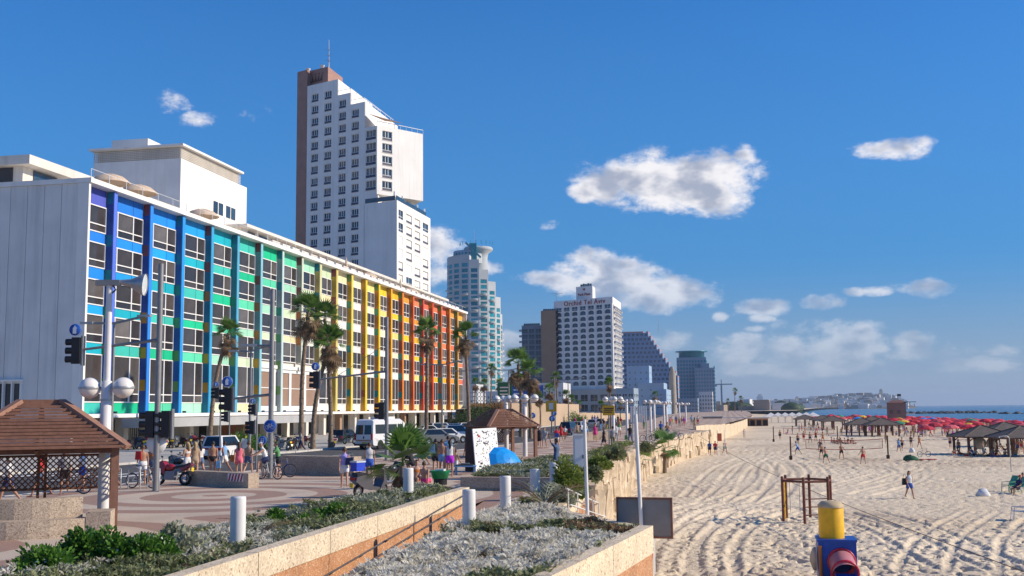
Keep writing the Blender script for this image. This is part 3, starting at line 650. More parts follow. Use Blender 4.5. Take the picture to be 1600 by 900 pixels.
# parasols on the hotel roof terrace
def straw_parasol():
    r = empty('roof_parasol', (0, 0, 0), 0, None, 'parasol'); mb = MB(); mb.lathe([(1.9, 1.15), (1.85, 1.3), (1.3, 1.75), (.6, 2.0), (.02, 2.1)], 12); mb.build('canopy', mat('straw', (.60, .46, .33), .9, .15, 3), r)
    MB().tube([(0, 0, 0), (0, 0, 2.0)], .05, 6).build('pole', M_OFFW, r); return r
pr = straw_parasol()
for i, (px, py, lab) in enumerate([(172, 286, 'wide straw parasol nearest the end of the hotel roof'), (216, 300, 'wide straw parasol second from the end of the hotel roof'), (316, 336, 'wide straw parasol on the roof edge before the white plant block'), (574, 423, 'open parasol on the hotel roof in front of the tall tower'), (640, 452, 'open parasol on the far stretch of the hotel roof')]):
    d = pixdir(px, py); t = -57 / d.x; place(pr, USED, (-57, d.y * t, 23.85), 0, lab, 'parasols on the hotel roof', 1.0 if i < 3 else .9)
for i, (y, lab) in enumerate([(158.5, 'folded cream parasol on the hotel roof left of the open one'), (187, 'folded cream parasol on the hotel roof right of the open one')]):
    r = empty('folded_parasol', (-56.2, y, 23.85), 0, lab, 'parasol', 'parasols on the hotel roof'); MB().lathe([(.05, .6), (.28, .9), (.22, 1.8), (.03, 2.7)], 8).build('canopy', MATS['straw'], r); MB().tube([(0, 0, 0), (0, 0, 1.2)], .04, 6).build('pole', M_OFFW, r)

# ---------------- generic walls with real window openings
WM = {}
def win_mesh(kind, w, h, mats):
    key = (kind, round(w, 2), round(h, 2), tuple(m.name for m in mats))
    if key in WM: return WM[key]
    b = MB(); t = min(.12, w * .08); dp = .35
    if kind == 'triple':
        pz = h * .30; b.box(0, .12, 0, w, .2, pz - .06, 2); b.box(0, dp, pz, w, dp + .04, h, 1)
        for x in (0, w * .34, w * .62, w - t): b.box(x, dp - .12, pz, x + t, dp, h, 0)
        b.box(0, dp - .13, pz - .06, w, dp, pz + .06, 0); b.box(0, dp - .13, h - t, w, dp - .001, h, 0); b.box(-.1, -.08, -.12, w + .1, .12, 0, 3)
    elif kind == 'arch':
        b.box(0, dp, 0, w, dp + .04, h, 1); n = 10; R_ = w / 2; hz = h - R_ * .62
        top = [(R_ - math.cos(math.pi * i / n) * R_, hz + math.sin(math.pi * i / n) * R_ * .6) for i in range(n + 1)]
        for (xa, za), (xb, zb) in zip(top[:-1], top[1:]): b.add([(xa, -.02, za), (xb, -.02, zb), (xb, -.02, h), (xa, -.02, h), (xa, .3, za), (xb, .3, zb)], [(0, 1, 2, 3), (1, 0, 4, 5)], 0)
        b.box(w / 2 - .05, dp - .08, 0, w / 2 + .05, dp, h, 2); b.box(0, dp - .08, h * .38, w, dp - .002, h * .38 + .09, 2); b.box(-.1, -.12, -.12, w + .1, .2, 0, 0)
    elif kind == 'balcony':
        b.box(0, dp, 0, w, dp + .04, h, 1); b.box(w * .5 - .05, dp - .07, 0, w * .5 + .05, dp, h, 0); b.box(-.25, -1.1, -.22, w + .25, .02, 0, 0); b.box(-.25, -1.1, 0, w + .25, -1.0, .95, 2); b.box(-.25, -1.0, 0, -.17, .02, .95, 2); b.box(w + .17, -1.0, 0, w + .25, .02, .95, 2)
    elif kind == 'blank': b.box(0, .12, 0, w, .2, h, 0)
    else:
        b.box(0, dp * .6, 0, w, dp * .6 + .04, h, 1); b.box(w * .5 - t / 2, dp * .6 - .07, 0, w * .5 + t / 2, dp * .6, h, 0)
        b.box(0, dp * .6 - .08, h * .3, w, dp * .6 - .002, h * .3 + t, 0); b.box(-.05, -.06, -.1, w + .05, .1, 0, 0)
    WM[key] = b.mesh('window', list(mats)); return WM[key]
def facade(root, P0, d, W, z0, z1, cols, rows, wall, wmats, kind='plain', skip=None, kinds=None, name='window'):
    """wall from P0 along d (left to right as seen from outside), with reveals and a window in each opening"""
    d = Vector((d[0], d[1], 0)).normalized(); n = Vector((d.y, -d.x, 0)); P0 = Vector((P0[0], P0[1], 0)); mb = MB()
    us = sorted({0.0, W} | {x for c in cols for x in c}); vs = sorted({z0, z1} | {x for r in rows for x in r})
    def P(u, z, inn=0.0): q = P0 + d * u - n * inn; return (q.x, q.y, z)
    cs = set(cols); rw = set(rows)
    for i in range(len(us) - 1):
        hole_c = (us[i], us[i + 1]) in cs
        run = None
        for j in range(len(vs) - 1):
            hole = hole_c and (vs[j], vs[j + 1]) in rw and not (skip and skip(us[i], vs[j]))
            if not hole:
                mb.quad(P(us[i], vs[j]), P(us[i + 1], vs[j]), P(us[i + 1], vs[j + 1]), P(us[i], vs[j + 1])); continue
            u0, u1, a, c = us[i], us[i + 1], vs[j], vs[j + 1]; q = .42
            mb.quad(P(u0, a), P(u0, a, q), P(u0, c, q), P(u0, c)); mb.quad(P(u1, a, q), P(u1, a), P(u1, c), P(u1, c, q)); mb.quad(P(u0, a), P(u1, a), P(u1, a, q), P(u0, a, q)); mb.quad(P(u0, c, q), P(u1, c, q), P(u1, c), P(u0, c))
            k = kinds(u0, a) if kinds else kind
            o = link(name, win_mesh(k, u1 - u0, c - a, wmats), root); o.location = Vector(P(u0, a)) - root.location; o.rotation_euler = (0, 0, math.atan2(d.y, d.x))
    o = mb.build('wall', wall, root); o.location = -root.location
    return o
def solid(root, poly, z0, z1, m, name='wall'):
    o = MB().prism(poly, z0, z1).build(name, m, root); o.location = -root.location; return o
def cspan(n, W, w, m=0.0):
    p = (W - 2 * m) / n; return [(round(m + p * i + (p - w) / 2, 3), round(m + p * i + (p + w) / 2, 3)) for i in range(n)]
def rspan(n, z0, pitch, h): return [(round(z0 + pitch * i, 3), round(z0 + pitch * i + h, 3)) for i in range(n)]

def tower():
    K = Vector((-76, 250)); dl = Vector((-.923, .384)); T = empty('apartment_tower', (-90, 262, 0), 0, 'tall white stepped tower with a brown edge behind the rainbow hotel', 'tower')
    at = lambda l: K + dl * l
    wm = (M_FRAME, M_GLB, mat('blue_brown_panel', (.055, .06, .10), .6, .2, 2), M_OFFW)
    M_TW = mat('tower_render', (.84, .81, .75), .85, .05, .2, streak=.22)
    rows = [(round(83.0 - 3.14 * k - 1.0, 3), round(83.0 - 3.14 * k + 1.15, 3)) for k in range(22)]
    def front(l1, l0, top, lc, zmin=20, hw=1.2):
        p = at(l1); r = [q for q in rows if q[1] < top - 1.2 and q[0] > zmin]
        cc = [(round(l1 - c - hw, 3), round(l1 - c + hw, 3)) for c in lc]
        facade(T, p, -dl, l1 - l0, 0 if zmin == 20 else zmin - 1, top, cc, r, M_TW, wm, 'triple', kinds=lambda u, z: 'blank' if random.Random(u * 7 + z).random() < .03 else 'triple')
    front(29.8, 19.2, 86.6, (27.1, 22.6)); front(19.2, 14.9, 82.4, (17.7,)); front(14.9, 10.2, 79.3, (13.4,)); front(10.2, 0, 53.4, (9.2,))
    up = Vector((.035, 1.0)).normalized(); dep = 27
    back = lambda l: at(l) + up * dep
    # bodies behind the front skin (set 0.45 m in, so that openings stay open)
    ins = Vector((.384, .923)) * .46
    for l1, l0, top, dd in ((29.7, 19.25, 86.55, 24), (19.3, 14.95, 82.35, 24), (15.0, 10.25, 79.25, 24), (10.3, 6.3, 72.6, 20), (10.3, .5, 53.3, 26)):
        a, b = at(l1) + ins, at(l0) + ins; solid(T, [tuple(a), tuple(b), tuple(b + up * dd), tuple(a + up * dd)], 0, top, M_TW, 'block')
    # lit right-hand faces of the upper steps
    for l, z0, z1 in ((19.2, 82.3, 86.6), (14.9, 79.2, 82.4), (10.2, 53.3, 79.3)):
        p = at(l); facade(T, p, up, 24, z0, z1, [(2.0, 4.0)] if z1 < 80 else [], [(74.6, 76.6)] if z1 < 80 else [], M_TW, wm, 'triple')
    # railings on the steps
    for l, z in ((17, 82.5), (12.6, 79.4)):
        for s in range(6): p = at(l - 2 + 0) + up * s * 4; MB().box(-.05, -.05, 0, .05, .05, 1.0).build('rail_post', M_WMETAL, T, (p.x + 90, p.y - 262, z))
        a = at(l - 2.1); b = a + up * 22; MB().beam((a.x + 90, a.y - 262, z + .95), (b.x + 90, b.y - 262, z + .95), .08, .10).build('railing', M_WMETAL, T)
        c = at(l + 2.1); MB().beam((a.x + 90, a.y - 262, z + .95), (c.x + 90, c.y - 262, z + .95), .08, .10).build('railing', M_WMETAL, T)
    # balcony column and the angled bay
    zb = [q for q in rows if 54.5 < q[0] < 70]
    facade(T, at(10.2), -dl, 3.9, 53.4, 72.6, [(.25, 3.55)], [(q[0] - .1, q[1] + .25) for q in zb], M_TW, (M_FRAME, M_GLB, wm[2], M_OFFW), 'triple')
    a = at(6.3); dv = Vector((.595, .804)); rw = [(q[0] - .1, q[1] + .1) for q in zb]
    facade(T, a, dv, 14.2, 55.6, 72.8, [(1.6, 4.6)], rw, M_TW, (M_FRAME, M_GLB, wm[2], M_OFFW), 'triple', kinds=lambda u, z: 'blank' if 57 < z < 59.5 else 'triple')
    b = a + dv * 14.2; solid(T, [tuple(a + Vector((-.25, .5))), tuple(b + Vector((-.2, .3))), tuple(b + Vector((-6, 8))), tuple(a + Vector((-2, 16)))], 55.65, 72.75, M_TW, 'block')
    c = b + Vector((-6, 8)); facade(T, b, c - b, 10, 55.6, 72.8, [], [], M_TW, wm)
    for p, q in ((a, b),):
        MB().beam((p.x + 90, p.y - 262, 73.8), (q.x + 90, q.y - 262, 73.8), .08, .12).build('railing', M_WMETAL, T)
        for i in range(9): s = p.lerp(q, i / 8); MB().box(-.05, -.05, 0, .05, .05, 1.0).build('rail_post', M_WMETAL, T, (s.x + 90, s.y - 262, 72.8))
    # glazed terrace between bay and lower block
    g0, g1 = at(10.0), at(.6); MB().beam((g0.x + 90, g0.y - 262, 54.2), (g1.x + 90, g1.y - 262, 54.0), .1, 1.1).build('terrace_glazing', M_GLB, T)
    e = K + up * 24; MB().beam((K.x + 90 - .3, K.y - 262 + .4, 54.1), (e.x + 90 - .3, e.y - 262, 54.0), .1, 1.1).build('terrace_glazing', M_GLB, T)
    for s in range(5): p = K.lerp(e, s / 4); MB().box(-.15, -.15, 0, .15, .15, 2.3).build('terrace_post', M_FRAME, T, (p.x + 90 - .8, p.y - 262 + .5, 53.3))
    # right face of the lower block: four columns of deep loggias
    facade(T, K, up, 27, 0, 53.4, [(1.2, 4.6), (7.0, 11.6), (13.6, 18.4), (20.4, 25.2)], [(round(49.2 - 3.14 * k, 2), round(49.2 - 3.14 * k + 2.2, 2)) for k in range(14)], M_TW, (M_FRAME, M_GLB, wm[2], M_OFFW), 'triple',
           kinds=lambda u, z: ('blank' if random.Random(u + z * 3).random() < .12 else ('plain' if random.Random(u + z * 5).random() < .35 else 'triple')))
    # brown slab and its crown emblem
    p0, p1 = at(33.4), at(29.9); solid(T, [tuple(p0), tuple(p1), tuple(p1 + up * 22), tuple(p0 + up * 22)], 0, 91.0, M_BRN, 'brown_slab')
    q0, q1 = at(33.3) + up * 2.2, at(23.8) + up * 2.2; solid(T, [tuple(q0), tuple(q1), tuple(q1 + up * 10), tuple(q0 + up * 10)], 80, 91.4, M_BRN, 'brown_slab')
    o = Vector((q0.x * .45 + q1.x * .55, q0.y * .45 + q1.y * .55)) - Vector((.384, .923)) * 0.08
    em = mat('emblem_bronze', (.10, .055, .04), .5); ang = math.atan2(-dl.y, -dl.x)
    mb = MB()
    for k in range(5): x = -1.9 + k * .95; mb.add([(x - .4, 0, 0), (x + .4, 0, 0), (x + (k - 2) * .28, 0, 1.5)], [(0, 1, 2)]); mb.ball((x + (k - 2) * .3, 0, 1.7), .16, 6, 4)
    mb.box(-2.4, -.03, -.35, 2.4, .03, -.05); mb.build('crown_emblem', em, T, (o.x + 90, o.y - 262, 88.4), ang)
    ms = Vector((at(24).x, at(24).y)) + up * 3; m_ = MB(); m_.tube([(0, 0, 0), (0, 0, 7.5)], [.16, .05], 6)
    for z in (2, 3.4, 4.8): m_.beam((-1, 0, z), (1, 0, z), .08, .08)
    m_.build('antenna_mast', M_LTMETAL, T, (ms.x + 90, ms.y - 262, 91.3))
    for l in (31, 26): p = at(l) + up * 2.5; MB().lathe([(.05, 0), (.5, .3), (.7, .8)], 8).build('dish', M_WHITE, T, (p.x + 90, p.y - 262, 91.4))
    # slatted awning on the bay terrace
    a2 = at(9.5); MB().add([(a2.x + 90, a2.y - 262, 76.2), (a2.x + 94.5, a2.y - 263.5, 74.2), (a2.x + 98, a2.y - 258, 74.2), (a2.x + 92, a2.y - 254, 76.2)], [(0, 1, 2, 3)]).build('awning', M_TAN, T)
tower()

def round_tower():
    C = Vector((-149.5, 655)); Rr = 16.8; T = empty('round_tower', (C.x, C.y, 0), 0, 'round tower with teal windows, curved balconies and a disc-shaped crown', 'tower')
    M_W = mat('round_tower_stone', (.47, .50, .50), .85, .06, .2); rs = random.Random(4); n = 18; f0 = R(-90) + R(12)
    tops = {-5: 96, -4: 96, -3: 96, -2: 96, -1: 96, 0: 93, 1: 87, 2: 80, 3: 71, 4: 61, 5: 56}
    for k in range(-5, 6):
        a0 = f0 + R(20) * k; p0 = C + Vector((math.cos(a0 - R(10)), math.sin(a0 - R(10)))) * Rr; p1 = C + Vector((math.cos(a0 + R(10)), math.sin(a0 + R(10)))) * Rr; top = tops[k]
        W = (p1 - p0).length; nr = int((top - 18) / 3.35)
        facade(T, p0, p1 - p0, W, 14, top, [(round(W * .16, 3), round(W * .84, 3))], rspan(nr, 15.2, 3.35, 2.15), M_W, (M_TEAL, M_TEAL, M_W, M_W), 'plain')
        q = C + Vector((math.cos(a0), math.sin(a0))) * (Rr * .97)
        for j in range(nr - (4 if k < 1 else 1)):
            if (j + k) % 2 or rs.random() < .12: continue
            mb = MB(); s = [(math.cos(t) * 2.3, math.sin(t) * 1.7) for t in np.linspace(0, math.pi, 9)]
            mb.prism(s, -.15, .12); mb.tube([(x, y, .62) for x, y in s], .14, 5); mb.build('balcony', M_WHITE, T, (q.x - C.x, q.y - C.y, 15.0 + 3.35 * j), a0 - R(90))
        MB().lathe([(0, top), (Rr - .2, top)], 6).build('terrace', M_W, T) if k == 99 else None
    for z, r_ in ((56, 15.2), (92, 9.0)):
        pass
    poly = [(C.x + math.cos(R(20) * i) * (Rr - .7), C.y + math.sin(R(20) * i) * (Rr - .7)) for i in range(18)]
    solid(T, poly, 0, 55.9, M_W, 'core')
    for k in range(-6, 4):                                     # stepped upper body, wedge by wedge
        a0 = f0 + R(20) * k; top = tops.get(k, 96)
        solid(T, [(C.x, C.y), (C.x + math.cos(a0 - R(10)) * (Rr - .7), C.y + math.sin(a0 - R(10)) * (Rr - .7)), (C.x + math.cos(a0 + R(10)) * (Rr - .7), C.y + math.sin(a0 + R(10)) * (Rr - .7))], 55, top - .1, M_W, 'step')
    MB().lathe([(5.6, 60), (5.6, 96), (6.2, 98.8), (8.6, 100.4), (9.0, 101.6), (8.4, 102.4), (0, 102.4)], 28, (2.5, 0, 0)).build('crown', M_W, T)
    MB().lathe([(10.0, 92), (10.0, 100.0), (0, 100.1)], 24, (-3.0, 0, 0)).build('crown_drum', M_W, T)
    for k in range(9): a = R(-150 + k * 14); MB().lathe([(0, .1), (.7, .1), (.7, -.1)], 8).build('porthole', M_TEAL, T)
    ob = [o for o in T.children if o.name.startswith('porthole')]
    for k, o in enumerate(ob):
        a = R(-155 + k * 13); o.location = (-3.0 + math.cos(a) * 10.03, math.sin(a) * 10.03, 97.9); o.rotation_euler = (R(90), 0, a + R(90))
    MB().box(-1, -9.5, 88, 3.5, -8, 104).build('crane_arm', M_TEAL, T); MB().beam((-3, -10, 104.3), (6, -9, 95), 1.4, 1.2).build('crane_arm', M_TEAL, T)
    for k in range(10): a = R(-170 + k * 18); MB().tube([(1.5 + math.cos(a) * 10.4, math.sin(a) * 10.4, 103.5), (1.5 + math.cos(a) * 10.4, math.sin(a) * 10.4, 105.6)], .15, 5).build('rail_post', M_TEAL, T)
    MB().box(-9, -15, 0, 17, -9, 14).build('podium', M_W, T); MB().tube([(0, 0, 103), (0, 0, 114)], [.2, .06], 6).build('antenna_mast', M_LTMETAL, T)
    MB().lathe([(Rr + 2.5, 12.6), (Rr + 2.5, 13.4), (Rr - 3, 14)], 30).build('podium_rim', M_WHITE, T)
round_tower()

def block(name, label, px0, px1, pytop, Y, dep, wall, wmats, ncol, nrow, kind='plain', z0=0.0, zrow=None, ww=.6, hh=.6, side=True, cat='building', skew=0.0, sidecols=3, roofm=None, py_ref=None):
    """front wall seen between two photo columns at distance Y, with a side wall running back towards +Y"""
    a = atY(px0, pytop, Y + skew); b = atY(px1, pytop, Y); top = b.z; W = (Vector((b.x, b.y)) - Vector((a.x, a.y))).length
    T = empty(name, ((a.x + b.x) / 2, Y, 0), 0, label, cat); zr = zrow if zrow is not None else z0 + 3
    pitch = (top - zr - 1.2) / max(nrow, 1); cw = W / max(ncol, 1)
    d = Vector((b.x - a.x, b.y - a.y))
    rows = rspan(nrow, round(zr, 2), round(pitch, 3), round(pitch * hh, 3)) if nrow else []
    facade(T, (a.x, a.y), d, W, z0 - 1, top, cspan(ncol, W, round(cw * ww, 3)) if ncol else [], rows, wall, wmats, kind)
    if side: facade(T, (b.x, b.y), (.02, 1), dep, z0 - 1, top, cspan(sidecols, dep, dep / sidecols * ww * .8) if sidecols and nrow else [], rows, wall, wmats, kind)
    n = Vector((d.y, -d.x)).normalized() * -.6
    solid(T, [(a.x + .3 + n.x, a.y + n.y), (b.x - .6 + n.x, b.y + n.y), (b.x - .6, b.y + dep - .3), (a.x + .3, a.y + dep)], z0 - 1, top - .15, roofm or wall, 'block')
    return T, top, a, b
wA = (M_FRAME, M_GLB, M_FRAME, M_FRAME)
M_GREYB = mat('grey_blue_render', (.22, .25, .30), .8, .08, .2); M_BALC = mat('balcony_grey', (.40, .42, .45), .7, .06, .2)
T, top, a, b = block('grey_apartment_block', 'slim grey block with balconies left of the plain brown building', 815, 846, 508, 575, 18, M_GREYB, (M_GREYB, M_GLB, M_BALC, M_GREYB), 3, 11, 'plain', ww=.8, hh=.75, zrow=14)
for k in range(11):
    MB().prism([(0, 0), (-1.6, .6), (-1.6, 3.4), (0, 4)], 0, 1.0).build('balcony', M_BALC, T, (a.x - T.location.x, 0, 14 + k * 3.05))
for i in range(8): MB().box(0, 0, 0, .9, 1.2, 1.2).build('roof_tank', M_GLB, T, (a.x - T.location.x + .8 + i * 1.1, 2, top))
T, top, a, b = block('brown_slab_building', 'plain windowless brown building beside the arched-window hotel', 845, 868, 485, 566, 20, M_TAN, wA, 0, 0, zrow=10)
for k in range(15): facade_z = 12 + k * 2.9; MB().box(0, 0, 0, .9, .8, 1.6).build('side_balcony', M_DARK, T, (b.x - T.location.x + .05, 1.0, facade_z))
for i in range(6): MB().box(0, 0, 0, .9, 1.2, 1.1).build('roof_tank', M_GLB, T, (a.x - T.location.x + .9 + i * 1.15, 2, top))

def arched_hotel():
    b = atY(957, 466, 552); a0 = Vector((b.x, b.y)); dl = Vector((-.89, .455)); W = 36.5
    T = empty('arched_window_hotel', (b.x - 15, 560, 0), 0, 'white hotel with arched windows and red rooftop lettering', 'hotel'); P = a0 + dl * W
    M_W = mat('hotel_white', (.80, .77, .73), .8, .05, .2, streak=.25); wm = (M_W, M_GLB, M_GREYB, M_W); top = 59.3
    rows = [(54.0 - 3.0 * k if k else 53.6, (54.0 - 3.0 * k if k else 53.6) + (2.15 if k else 2.0)) for k in range(14)]
    rows = [(round(x, 2), round(y, 2)) for x, y in rows]
    facade(T, P, -dl, W, 13, top, cspan(7, W, 3.5, .6), rows, M_W, wm, 'arch', kinds=lambda u, z: 'plain' if z > 53.3 else 'arch')
    facade(T, a0, (.03, 1), 34, 13, top, cspan(6, 34, 2.6, .6), rows, M_W, wm, 'balcony')
    n = Vector((.455, .89)); solid(T, [tuple(P + n * .5), tuple(a0 + n * .55 + dl * .7), tuple(a0 + Vector((-.5, 33))), tuple(P + Vector((0, 30)))], 0, top - .2, M_W, 'block')
    ang = math.atan2(-dl.y, -dl.x); red = mat('red_lettering', (.30, .02, .03), .5)
    for i in range(8):                                        # piers between the columns of windows
        p = P - dl * (.35 + i * (W - .7) / 7); MB().box(-.32, -.35, 0, .32, .02, 44).build('pier', M_W, T, (p.x - T.location.x, p.y - 560, 12), ang)
    c = P.lerp(a0, .53) - n * .2; me = text_mesh('Orchid Tel Aviv', 3.5, .12, 1.12); me.materials.append(red); o = link('sign_lettering', me, T, (c.x - T.location.x, c.y - 560, 57.4)); o.rotation_euler = (R(90), 0, ang)
    # roof box with the second sign
    q = P - dl * 12.2 + n * 3; r = P - dl * 22.5 + n * 3; solid(T, [tuple(q), tuple(r), tuple(r + Vector((0, 12))), tuple(q + Vector((0, 12)))], 59, 66.2, M_W, 'roof_box')
    c = q.lerp(r, .5) - n * .15; me = text_mesh('Park Plaza', 1.9, .1); me.materials.append(red); o = link('sign_lettering', me, T, (c.x - T.location.x, c.y - 560, 62.0)); o.rotation_euler = (R(90), 0, ang)
    MB().add([(-.9, 0, .5), (0, 0, -.5), (.9, 0, .5), (.45, 0, .85), (0, 0, .45), (-.45, 0, .85)], [(0, 1, 4, 5), (1, 2, 3, 4)]).build('sign_emblem', red, T, (c.x - T.location.x, c.y - 560, 64.4), ang)
    for i in range(5): s = q.lerp(r, .3 + i * .14); MB().box(-.5, 0, 0, .5, 1.2, 1.4 + .3 * (i % 2)).build('roof_tank', M_GLB, T, (s.x - T.location.x, s.y - 558, 66.2))
    s = P - dl * 2; mb = MB(); mb.tube([(0, 0, 0), (0, 0, 4)], .12, 5); mb.beam((-3, 0, 4), (3, 0, 4.3), .15, .15); mb.beam((-2, 0, 3), (3, 0, 4.2), .1, .1); mb.build('antenna', M_LTMETAL, T, (s.x - T.location.x, s.y - 560, top))
    # podium with colonnade
    PP = P + dl * 1 - n * 3; Wp = W + 6; M_P = mat('podium_stone', (.46, .42, .37), .85, .08, .3)
    facade(T, PP, -dl, Wp, -1, 13, cspan(7, Wp, 4.2, .4), [(2, 5.2), (7, 10.2)], M_P, (M_P, M_GL, M_GL, M_P), 'plain', name='podium_window')
    e = PP - dl * Wp; facade(T, e, (.03, 1), 30, -1, 13, cspan(4, 30, 4.5, .4), [(1, 10.2)], M_P, (M_P, M_GL, M_GL, M_P), 'plain', name='podium_window')
    solid(T, [tuple(PP + n * .6), tuple(e + n * .6 - Vector((.6, 0))), tuple(e + Vector((-.6, 29))), tuple(PP + Vector((0, 26)))], -1, 12.7, M_P, 'podium')
arched_hotel()
M_WB = mat('pale_block_render', (.58, .58, .58), .85, .06, .2); M_LBL = mat('light_blue_render', (.30, .42, .55), .85, .05, .2); M_OPB = mat('grey_blue_cladding', (.20, .29, .43), .7, .06, .2); M_PINK = mat('pink_trim', (.45, .25, .25), .8)
M_TGL = mat('teal_curtain_wall', (.05, .25, .32), .3, .15, .2); M_GST = mat('grey_stone', (.27, .34, .40), .85, .06, .2)
block('low_white_building', 'low white building in front of the brown slab building', 776, 880, 598, 470, 20, M_WB, wA, 9, 2, z0=0, ww=.3, hh=.45, zrow=4)
block('low_grey_building', 'low grey building right of the arched-window hotel podium', 962, 990, 606, 500, 22, M_GST, wA, 3, 3, ww=.7, hh=.5, zrow=2)
# stepped blue tower: storeys that shorten upwards
def stepped_tower():
    T = empty('stepped_blue_tower', (-55, 800, 0), 0, 'blue gridded tower whose right side steps down in a diagonal', 'tower')
    x0 = atY(966, 519, 800).x; n = 17; zs = np.linspace(3, 57.5, n + 1)
    for k in range(n):
        za, zb = float(zs[k]), float(zs[k + 1]); f = max(0, (za - 24) / (57 - 24)); xr = atY(1059, 600, 800).x + (atY(1009, 519, 800).x - atY(1059, 600, 800).x) * f ** .9; W = xr - x0; nc = max(4, int(W / 2.9))
        facade(T, (x0, 800), (1, 0), W, za, zb, cspan(nc, W, 1.7), [(round(za + .9, 2), round(zb - .7, 2))], M_OPB, (M_OPB, M_GLB, M_GLB, M_OPB), 'plain')
        solid(T, [(x0, 800.5), (xr, 800.5), (xr, 825), (x0, 825)], za, zb - .02, M_OPB, 'storey'); MB().box(0, 0, 0, 1.5, 24, .9).build('terrace_parapet', M_PINK, T, (xr + 55 - 1.4, 0, zb))
    MB().box(0, 0, 0, 18, 20, 1.0).build('roof_edge', M_PINK, T, (x0 + 55, -.2, 57.5)); MB().tube([(8, 5, 58), (8, 5, 70)], [.2, .06], 5).build('antenna_mast', M_LTMETAL, T)
stepped_tower()
block('light_blue_building', 'plain light blue building with a flat wall in front of the stepped tower', 996, 1037, 598, 640, 26, M_LBL, wA, 3, 3, ww=.12, hh=.3, zrow=6)
block('light_blue_tower_block', 'taller light blue slab left of the plain light blue building', 979, 1014, 571, 650, 18, M_LBL, wA, 4, 6, ww=.2, hh=.35, zrow=5)
block('pale_blue_low_block', 'low pale blue block with strip windows before the stepped tower', 1019, 1041, 608, 560, 34, M_LBL, wA, 1, 4, ww=.4, hh=.3, zrow=3, sidecols=2)
block('balcony_blue_block', 'small pale blue house with white balconies below the light blue slab', 1003, 1020, 622, 520, 12, M_LBL, wA, 3, 2, ww=.7, hh=.4, zrow=2)
mb = MB(); mb.tube([(0, 0, 0), (0, 0, 22), (0, 0, 26)], [2.2, 1.9, .4], 10); o = mb.build('old_stone_chimney', mat('old_stone', (.38, .33, .26), .9, .15, .3), None, (atY(1052, 640, 620).x, 620, 0)); tag(o, 'thin old stone tower between the blue blocks and the glass tower', 'tower')
def glass_tower():
    T = empty('teal_glass_tower', (-30, 1000, 0), 0, 'teal glass tower with a flat overhanging roof disc near the beach end', 'tower'); xa, xb = atY(1057, 560, 1000).x, atY(1103, 560, 1000).x; W = xb - xa
    facade(T, (xa, 1000), (1, 0), W, 0, 48, cspan(10, W, W / 10 * .62), rspan(14, 2, 3.2, 1.8), M_GST, (M_TGL, M_TGL, M_TGL, M_GST), 'plain')
    facade(T, (xb, 1000), (.02, 1), 24, 0, 48, cspan(6, 24, 2.6), rspan(14, 2, 3.2, 1.8), M_TGL, (M_TGL, M_TGL, M_TGL, M_GST), 'plain')
    solid(T, [(xa, 1000.5), (xb - .5, 1000.5), (xb - .5, 1024), (xa, 1024)], 0, 47.8, M_GST, 'block')
    o = MB().lathe([(0, 47), (11.5, 47), (11.5, 53), (14.5, 53.2), (14.5, 54), (0, 54)], 26, (0, 12, 0)).build('roof_disc', M_TGL, T); o.location = ((xa + xb) / 2 + 30, 0, 0)
    x2, x3 = atY(1086, 580, 985).x, atY(1116, 580, 985).x; W2 = x3 - x2
    T2 = empty('stone_and_glass_block', ((x2 + x3) / 2, 985, 0), 0, 'grey stone block with a teal glass edge in front of the disc-roofed tower', 'building')
    facade(T2, (x2, 985), (1, 0), W2, 0, 38, cspan(7, W2, W2 / 7 * .5), rspan(11, 2, 3.2, 1.7), M_GST, (M_GST, M_TGL, M_TGL, M_GST), 'plain'); facade(T2, (x3, 985), (.02, 1), 20, 0, 41, cspan(4, 20, 4), rspan(12, 2, 3.2, 2.3), M_TGL, (M_TGL, M_TGL, M_TGL, M_TGL), 'plain')
    solid(T2, [(x2, 985.5), (x3 - .5, 985.5), (x3 - .5, 1004), (x2, 1004)], 0, 37.8, M_GST, 'block'); o = MB().box(0, 0, 37, 7, 12, 42).build('roof_house', M_GST, T2); o.location = (-3, 3, 0)
glass_tower()
block('white_low_rise', 'low pale building at the foot of the teal glass tower', 1092, 1113, 612, 800, 14, M_WB, wA, 5, 4, ww=.5, hh=.5, zrow=2); block('grey_low_rise', 'low grey building left of the pale one at the tower foot', 1060, 1090, 622, 780, 16, M_GST, wA, 6, 3, ww=.5, hh=.5, zrow=1)
block('white_corner_block', 'white building with balconies beyond the far end of the rainbow hotel', 712, 742, 600, 420, 14, M_WB, (M_FRAME, M_GLB, M_WB, M_FRAME), 3, 5, 'balcony', zrow=4, ww=.6, hh=.55)
block('pale_back_building', 'pale building with small windows behind the palms below the round tower', 740, 800, 611, 520, 16, M_WB, wA, 9, 3, ww=.4, hh=.45, zrow=4)
# tower crane
cr = empty('tower_crane', (atY(1127, 600, 1050).x, 1050, 0), 0, 'thin construction crane on the skyline right of the towers', 'crane'); MB().box(-.8, -.8, 0, .8, .8, 24).build('mast', M_GST, cr); MB().beam((-6, 0, 24.6), (10, 0, 24.6), 1.0, 1.0).build('jib', M_GST, cr); MB().beam((0, 0, 24), (0, 0, 29), .7, .7).build('apex', M_GST, cr); MB().box(-6.5, -.8, 22.6, -4, .8, 24).build('counterweight', M_GST, cr)
